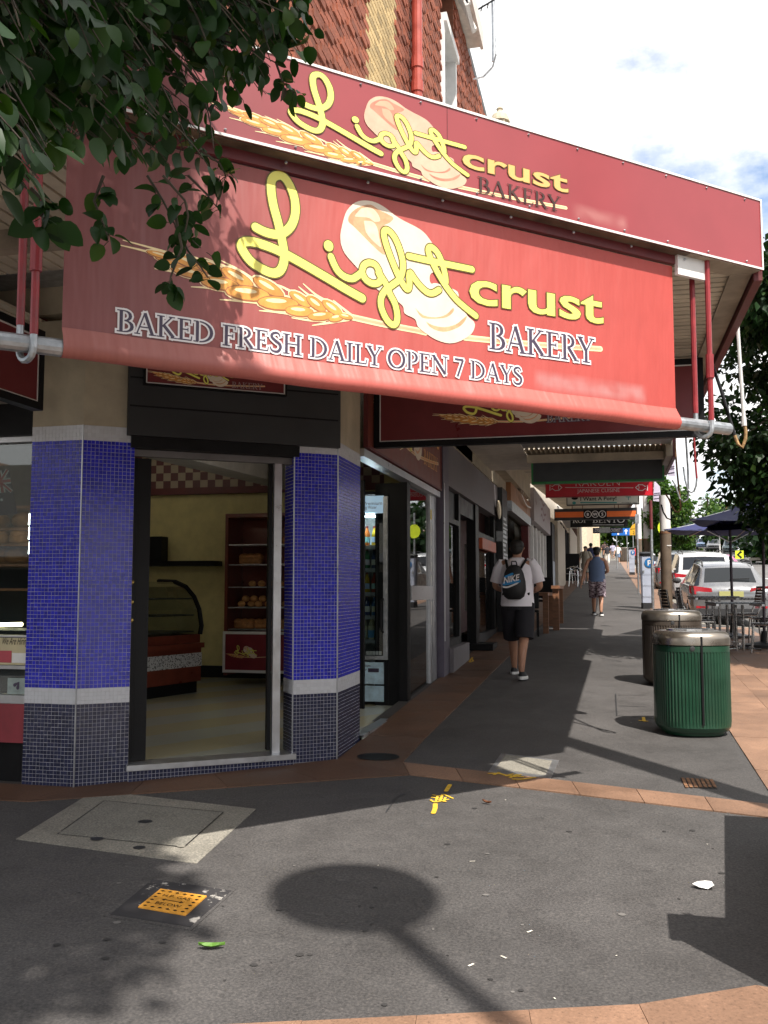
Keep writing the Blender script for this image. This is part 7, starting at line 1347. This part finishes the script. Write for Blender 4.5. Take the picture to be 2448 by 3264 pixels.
for (x0, x1, y0, y1) in ((.68, 1.32, 3.64, 3.70), (.68, 1.32, 3.86, 3.92), (.68, .74, 3.701, 3.859), (1.26, 1.32, 3.701, 3.859)): b = MB(); b.bx(x0, x1, y0, y1, zp+1.11, zp+1.145); b.build('rim', m_wood, o)
it = [(V((rnd.uniform(.78, 1.22), rnd.uniform(3.72, 3.84), zp+rnd.uniform(1.05, 1.22))), V((rnd.gauss(0, .6), rnd.gauss(0, .6), 1)).normalized(), .08) for i in range(260)]
leafcloud('foliage', o, it, m_leaf3, 'stuff', SIMPLE)
o = thing('utility_cabinet', 'cream utility cabinet standing at the right edge of the footpath', 'cabinet', (1.35, 5.0, g_(5))); b = MB(); b.obox((.80, 3.93, g_(4.4)+.04), (.20, 1.77, .08), (.8, -.03, 0), (0, 0, .72)); b.build('housing', M('cabinet_cream', (.50, .42, .28), .6), o); b = MB(); b.obox((.83, 3.95, g_(4.4)-.05), (.19, 1.70, .075), (.74, -.03, 0), (0, 0, .10)); b.build('plinth', m_dark, o); b = MB(); b.obox((.785, 3.92, g_(4.4)+.76), (.20, 1.80, .08), (.84, -.03, 0), (0, 0, .04)); b.build('lid', m_cream, o)
# ---- buildings across the two streets (they face the shops and show in the glass)
for (x0, x1, y0, y1, h, col, fx_, lab) in ((-46, -24, -26, -15, 8, (.34, .22, .16), 0, 'brick shop row across the side street behind the camera'), (-23.5, 0, -27, -15, 7, (.40, .36, .30), 0, 'cream shop row across the side street behind the camera'), (20, 30, -14, 8, 7.5, (.36, .30, .25), 1, 'brown shop row across the main street near the corner'), (21, 31, 9, 40, 6.5, (.42, .38, .33), 1, 'pale shop row across the main street')):
    o = thing('opposite_shops', lab, 'building', ((x0+x1)/2, (y0+y1)/2, g_(y0)-1)); b = MB(); b.bx(x0, x1, y0, y1, g_(y0)-1.5, g_(y0)+h); b.build('wall', M('opposite_%d' % int(x0), col, .8), o); b = MB()
    if fx_: b.bx(x0-3, x0-.01, y0, y1, g_(y0)+3.2, g_(y0)+3.5)
    else: b.bx(x0, x1, y1+.01, y1+3, 2.6, 2.9)
    b.build('awning', m_steel, o)
    for i in range(4):
        b = MB(); t0 = .06+.24*i
        if fx_: b.bx(x0-.05, x0-.005, y0+(y1-y0)*t0, y0+(y1-y0)*(t0+.18), g_(y0)+.6, g_(y0)+2.8)
        else: b.bx(x0+(x1-x0)*t0, x0+(x1-x0)*(t0+.18), y1+.005, y1+.05, .2, 2.3)
        b.build('window', m_cg, o)
# ================================================================ people
def skinbody(name, J, E_, R_, mat, parent, root, sub=2):
    me = bpy.data.meshes.new(name); keys = list(J); idx = {k: i for i, k in enumerate(keys)}; me.from_pydata([J[k] for k in keys], [(idx[a], idx[c]) for a, c in E_], []); o = bpy.data.objects.new(name, me); COL.objects.link(o)
    sk = o.modifiers.new('s', 'SKIN'); sk.use_smooth_shade = True; sk.branch_smoothing = .6; su = o.modifiers.new('d', 'SUBSURF'); su.levels = su.render_levels = sub
    d = me.skin_vertices[0].data
    for k in keys: r = R_[k]; d[idx[k]].radius = r if isinstance(r, tuple) else (r, r); d[idx[k]].use_root = (k == root)
    dg = bpy.context.evaluated_depsgraph_get(); dg.update(); m2 = bpy.data.meshes.new_from_object(o.evaluated_get(dg)); bpy.data.objects.remove(o); m2.materials.clear(); m2.materials.append(mat); m2.polygons.foreach_set('use_smooth', [True]*len(m2.polygons)); o = bpy.data.objects.new(name, m2); COL.objects.link(o); o.parent = parent; return o
def ringloft(b, rings, n=14, mi=0):                     # rings: centre, rx, ry, axis
    R = []
    for c, rx, ry, ax in rings:
        c = V(c); ax = V(ax).normalized(); x = V((1, 0, 0)); x = (x-ax*x.dot(ax)).normalized() if abs(ax.x) < .9 else V((0, 1, 0)); y = ax.cross(x); R.append([c+x*rx*cos(2*pi*k/n)+y*ry*sin(2*pi*k/n) for k in range(n)])
    return b.loft(R, mi)
def person(label, x, y, rz, H, m_top, m_bot, m_hair, m_shoe, skin=m_skin, stride=.16, arms=((-.10, .06), (.12, .05)), bent=(False, False), sleeve=True, shorts=.29, cap=False, turn=0., fat=1., hem=.49, detail=True, z=None):
    o = thing('person', label, 'person', (x, y, g_(y) if z is None else z), rz); h = H; s = stride*h
    J, E_, R_ = {}, [], {}
    def j(k, p, r, to=None):
        J[k] = V(p)*h; R_[k] = (r[0]*h, r[1]*h) if isinstance(r, tuple) else r*h
        if to: E_.append((to, k))
    j('pelvis', (0, 0, .52), (.082*fat, .062*fat)); j('belly', (0, .004, .60), (.080*fat, .060*fat), 'pelvis'); j('chest', (0, -.004, .72), (.088*fat, .062*fat), 'belly'); j('yoke', (0, -.004, .80), (.062*fat, .046), 'chest'); j('neck', (0, .004, .852), .034, 'yoke'); ct, st_ = cos(turn), sin(turn)
    j('jaw', (.012*st_*-1, .018*ct, .885), (.042, .046), 'neck'); j('brow', (-.012*st_, .014*ct, .925), (.047, .055), 'jaw'); j('crown', (0, .006, .958), (.040, .046), 'brow')
    if detail:
        for sg in (-1, 1): j('ear%d' % sg, (sg*.046*ct-.0, sg*.046*st_+.005, .908), .009, 'brow'); j('eartip%d' % sg, (sg*.056*ct, sg*.056*st_-.002, .912), .006, 'ear%d' % sg)
        j('nose', (-.062*st_, .014+.062*ct, .905), .009, 'brow')
    for sg, nm in ((-1, 'L'), (1, 'R')):
        i = 0 if sg < 0 else 1; fwd, outw = arms[i]
        j('sh'+nm, (sg*.105*fat, -.004, .80), .036, 'yoke'); j('el'+nm, (sg*(.125*fat+outw*.5), fwd*.4-.02, .635), .026, 'sh'+nm)
        if bent[i]: w_ = V((sg*(.075), .13, .60))
        else: w_ = V((sg*(.13*fat+outw), fwd, .475))
        j('wr'+nm, w_, .017, 'el'+nm); d = (V(w_)-J['el'+nm]/h).normalized(); j('pa'+nm, w_+d*.035, (.018, .012), 'wr'+nm)
        if detail:
            sx = d.cross(V((sg, 0, 0))); sx = sx.normalized() if sx.length > .1 else V((0, 1, 0))
            for k, (off, ln) in enumerate(((-.016, .034), (-.005, .042), (.006, .039), (.016, .030))): a = w_+d*.052+sx*off; j('f%s%d' % (nm, k), a, .0062, 'pa'+nm); j('g%s%d' % (nm, k), a+d*ln*.55+V((-sg*.006, 0, 0)), .0055, 'f%s%d' % (nm, k)); j('h%s%d' % (nm, k), a+d*ln+V((-sg*.016, 0, 0)), .0045, 'g%s%d' % (nm, k))
            j('t%s0' % nm, w_+d*.02+V((-sg*.02, .012, 0)), .007, 'pa'+nm); j('t%s1' % nm, w_+d*.04+V((-sg*.028, .02, 0)), .005, 't%s0' % nm)
        ph = -stride*sg*.5; lift = (.02 if ph < 0 else 0)*(stride < .3)
        j('hi'+nm, (sg*.052, 0, .49), .056, 'pelvis'); j('kn'+nm, (sg*.056, ph*.42+.02, .275+lift*.6), .036, 'hi'+nm); j('ca'+nm, (sg*.058, ph*.8-.012, .19+lift*.8), .034, 'kn'+nm); j('an'+nm, (sg*.058, ph-.012, .048+lift), .020, 'ca'+nm); j('to'+nm, (sg*.066, ph+.075, .018+lift*.3), (.024, .014), 'an'+nm)
    skinbody('body', J, E_, R_, skin, o, 'pelvis', 2 if detail else 1)
    b = MB(); k = h*1.16; zb = hem*h
    ringloft(b, [((0, 0, zb), .094*fat*k, .078*fat*k, (0, 0, 1)), ((0, .004*h, .60*h), .088*fat*k, .072*fat*k, (0, 0, 1)), ((0, -.004*h, .70*h), .095*fat*k, .074*fat*k, (0, 0, 1)), ((0, -.004*h, .78*h), .096*fat*k if sleeve else .085*fat*k, .060*k, (0, 0, 1)), ((0, 0, .822*h), .066*k if sleeve else .055*k, .048*k, (0, 0, 1)), ((0, .004*h, .845*h), .040*k, .038*k, (0, 0, 1))], 20)
    if sleeve:
        for nm in 'LR': a, c = J['sh'+nm], J['el'+nm]; ringloft(b, [((a+V((-a.x*.42, 0, .005*h))), .020*k, .034*k, V((a.x, 0, -.025*h))), (a+V((-a.x*.10, 0, .004*h)), .034*k, .037*k, V((a.x, 0, -.08*h))), (a.lerp(c, .22), .039*k, .039*k, c-a), (a.lerp(c, .55), .038*k, .039*k, c-a), (a.lerp(c, .80), .038*k, .040*k, c-a)], 14)
    b.build('shirt', m_top, o, local=True, smooth=True, auto=50)
    b = MB(); ringloft(b, [((0, 0, .475*h), .082*fat*k, .07*fat*k, (0, 0, 1)), ((0, 0, .515*h), .09*fat*k, .074*fat*k, (0, 0, 1)), ((0, .0, .55*h), .086*fat*k, .07*fat*k, (0, 0, 1))], 16)
    for nm in 'LR':
        a, c = J['hi'+nm], J['kn'+nm]; e = (shorts*h-a.z)/(c.z-a.z)
        if shorts > .15: rr = ((-.12, .064), (.35, .060), (min(1.05, e), .058)); ringloft(b, [(a.lerp(c, t), r*k, r*k*1.02, c-a) for t, r in rr], 14)
        else: ringloft(b, [(a.lerp(c, -.1), .062*k, .062*k, (0, 0, 1)), (c, .044*k, .044*k, (0, 0, 1)), (J['ca'+nm], .040*k, .040*k, (0, 0, 1)), (J['an'+nm], .032*k, .034*k, (0, 0, 1))], 12)
    b.build('shorts' if shorts > .15 else 'trousers', m_bot, o, local=True, smooth=True, auto=50)
    b = MB(); c = V((-.004*st_, .002, .932))*h; b.ell(c, .052*h, .058*h, .046*h, 16, 10); b.ell(V((0, -.016, .905))*h, .047*h, .040*h, .04*h, 14, 8); b.build('hair', m_hair, o, local=True, smooth=True)
    if cap:
        b = MB(); c = V((0, .004, .945))*h; b.lathe(c, [(.058*h, 0), (.057*h, .018*h), (.045*h, .038*h), (.015*h, .047*h)], 18); b.obox(c+V((.03*st_ if st_ else -.04, 0, 0))*h*0+V((-st_*.05*h-.0, ct*.05*h, 0)), V((ct, st_, 0))*.07*h, V((-st_, ct, 0))*.055*h, V((0, 0, .006*h))); b.build('cap', m_black, o, local=True, smooth=True, auto=40)
    for nm in 'LR':
        a, t = J['an'+nm], J['to'+nm]; b = MB(); d = (t-a); c = V((a.x+(t.x-a.x)*.5, a.y+(t.y-a.y)*.42, min(a.z-.045*h, t.z-.016*h)+.0)); pit = atan2(-(a.z-.03*h-t.z), d.y) if d.y else 0
        R = [[V((c.x+xx*.034*h, c.y+yy*.072*h, c.z+zz*h+(.0 if yy > 0 else max(0, a.z-.05*h-c.z)*.0))) for xx, yy in [(cos(2*pi*q/14), sin(2*pi*q/14)) for q in range(14)]] for zz in (0, .012)]
        R += [[V((c.x+xx*.031*h*kk, c.y+yy*.068*h*kk+sh_*h, c.z+zz*h)) for xx, yy in [(cos(2*pi*q/14), sin(2*pi*q/14)) for q in range(14)]] for zz, kk, sh_ in ((.022, 1.0, 0), (.038, .78, -.016), (.052, .60, -.026))]
        b.loft(R); b.m = [1]*28+[0]*(len(b.f)-28); b.build('shoe', [m_shoe, m_white], o, local=True, smooth=True, auto=40)
    return o
m_wsh = M('white_cotton', (.78, .75, .80), .85, var=.08, bmp=.9, bscale=9); m_bsh = M('black_cotton', (.012, .011, .016), .85, var=.2); m_hair = M('dark_hair', (.012, .010, .009), .6, var=.3); m_shoe = M('black_shoe', (.02, .02, .022), .6); m_blue = M('slate_blue_cotton', (.10, .15, .26), .85, var=.08, bmp=.9, bscale=9)
m, t, bb = newmat('patterned_cotton'); n_ = noise(t, pos(t, (1, 1, 3), True), 14, 3, .6); t.links.new(ramp(t, n_, [(.42, (.05, .02, .035)), (.5, (.30, .22, .26)), (.58, (.55, .48, .52))]), bb.inputs[0]); bb.inputs['Roughness'].default_value = .9; m_patt = m
p1 = gp(1652, 2158); pm1 = person('man in white polo shirt and black shorts wearing a black backpack', p1.x, p1.y, -.10, 1.76, m_wsh, m_bsh, m_hair, m_shoe, stride=.34, bent=(True, True), arms=((.06, .05), (.06, .05)), shorts=.275, fat=1.12, hem=.50)
# backpack worn by the man
bp = thing('backpack', 'black backpack with white and blue print on the man', 'backpack', (p1.x, p1.y, g_(p1.y)), -.10); hh = 1.74
b = MB(); n = 20; R = []
for zz, rx, ry in ((.555, .045, .03), (.575, .072, .05), (.62, .086, .062), (.68, .083, .06), (.74, .070, .05), (.785, .048, .034), (.80, .02, .015)): R.append([V((rx*hh*cos(2*pi*k/n), -.098*hh+ry*hh*sin(2*pi*k/n)-.018*hh, zz*hh)) for k in range(n)])
b.loft(R); b.build('bag', M('black_nylon', (.012, .012, .014), .6, var=.2, bmp=.2, bscale=30), bp, local=True, smooth=True)
for sg in (-1, 1): b = MB(); b.tube([(sg*.05*hh, -.10*hh, .78*hh), (sg*.072*hh, -.045*hh, .835*hh), (sg*.078*hh, .03*hh, .83*hh), (sg*.085*hh, .085*hh, .76*hh), (sg*.095*hh, .07*hh, .66*hh), (sg*.09*hh, -.06*hh, .59*hh)], .017, 6); b.build('strap', m_black, bp, local=True)
fbk = Fr((-.07*hh, -.179*hh, .645*hh), (1, 0, 0), (0, 0, 1)); b = MB(); w_ = .13*hh
text(b, fbk, 'NIKE', .06*w_, .022*hh, .045*hh, .004, 1, w_*.85, off=.03, sh=.22, slant=.1); ribbon(b, fbk, smooth2([(.0, .0), (w_*.3, -.005), (w_*.9, .05)], 4), [.004]+[.02]*7+[.003], .003, 1)
ribbon(b, fbk, [(w_*.15, .085*hh*.8), (w_*.55, .09*hh)], .028, .001, 0); ribbon(b, fbk, [(w_*.1, .035), (w_*.9, .07)], .045, .0015, 0); b.build('print', [M('blue_print', (.02, .22, .50), .6), m_whitep], bp, local=True)
b = MB(); b.tube([(-.02*hh, -.10*hh, .80*hh), (-.015*hh, -.115*hh, .825*hh), (.015*hh, -.115*hh, .825*hh), (.02*hh, -.10*hh, .80*hh)], .008, 6); b.build('handle', m_black, bp, local=True)
p2 = gp(1905, 1962); person('man in blue singlet, patterned shorts and dark cap walking away', p2.x, p2.y, -.05, 1.60, m_blue, m_patt, m_hair, m_shoe, stride=.30, bent=(False, True), arms=((-.07, .07), (.05, .04)), sleeve=False, shorts=.27, cap=True, turn=-.8, fat=1.1, hem=.485)
for i, (u, dep, H, top, bot, rz, sh, lab) in enumerate(((1868, 40, 1.60, (.30, .27, .22), (.28, .25, .21), 2.9, .2, 'woman in loose beige clothes standing by the shop wall'), (1885, 46, 1.74, (.03, .04, .12), (.03, .03, .05), 0, .1, 'person in dark navy top behind the woman in beige'), (1936, 76, 1.68, (.02, .02, .025), (.62, .58, .52), .2, .1, 'person in black top and white trousers walking away far off'), (1970, 80, 1.60, (.65, .62, .60), (.12, .17, .26), pi, .3, 'girl in white top and denim shorts walking towards camera'), (1954, 98, 1.75, (.34, .33, .45), (.25, .22, .22), 0, .3, 'person in lilac shirt far along the footpath'), (1928, 92, 1.9, (.05, .03, .03), (.05, .05, .06), .1, .1, 'tall person in dark clothes near the far shop'), (2024, 70, 1.5, (.50, .03, .04), (.05, .05, .06), 0, .3, 'child in red top beside the far awning post'))):
    q = atz(u, 1738+1.65*F/dep, dep); person(lab, q.x, q.y, rz, H, M('top_%d' % i, top, .85), M('bottoms_%d' % i, bot, .85), m_hair, m_shoe, stride=.14, shorts=sh, detail=False)
q = atz(1939, 1738, 76);
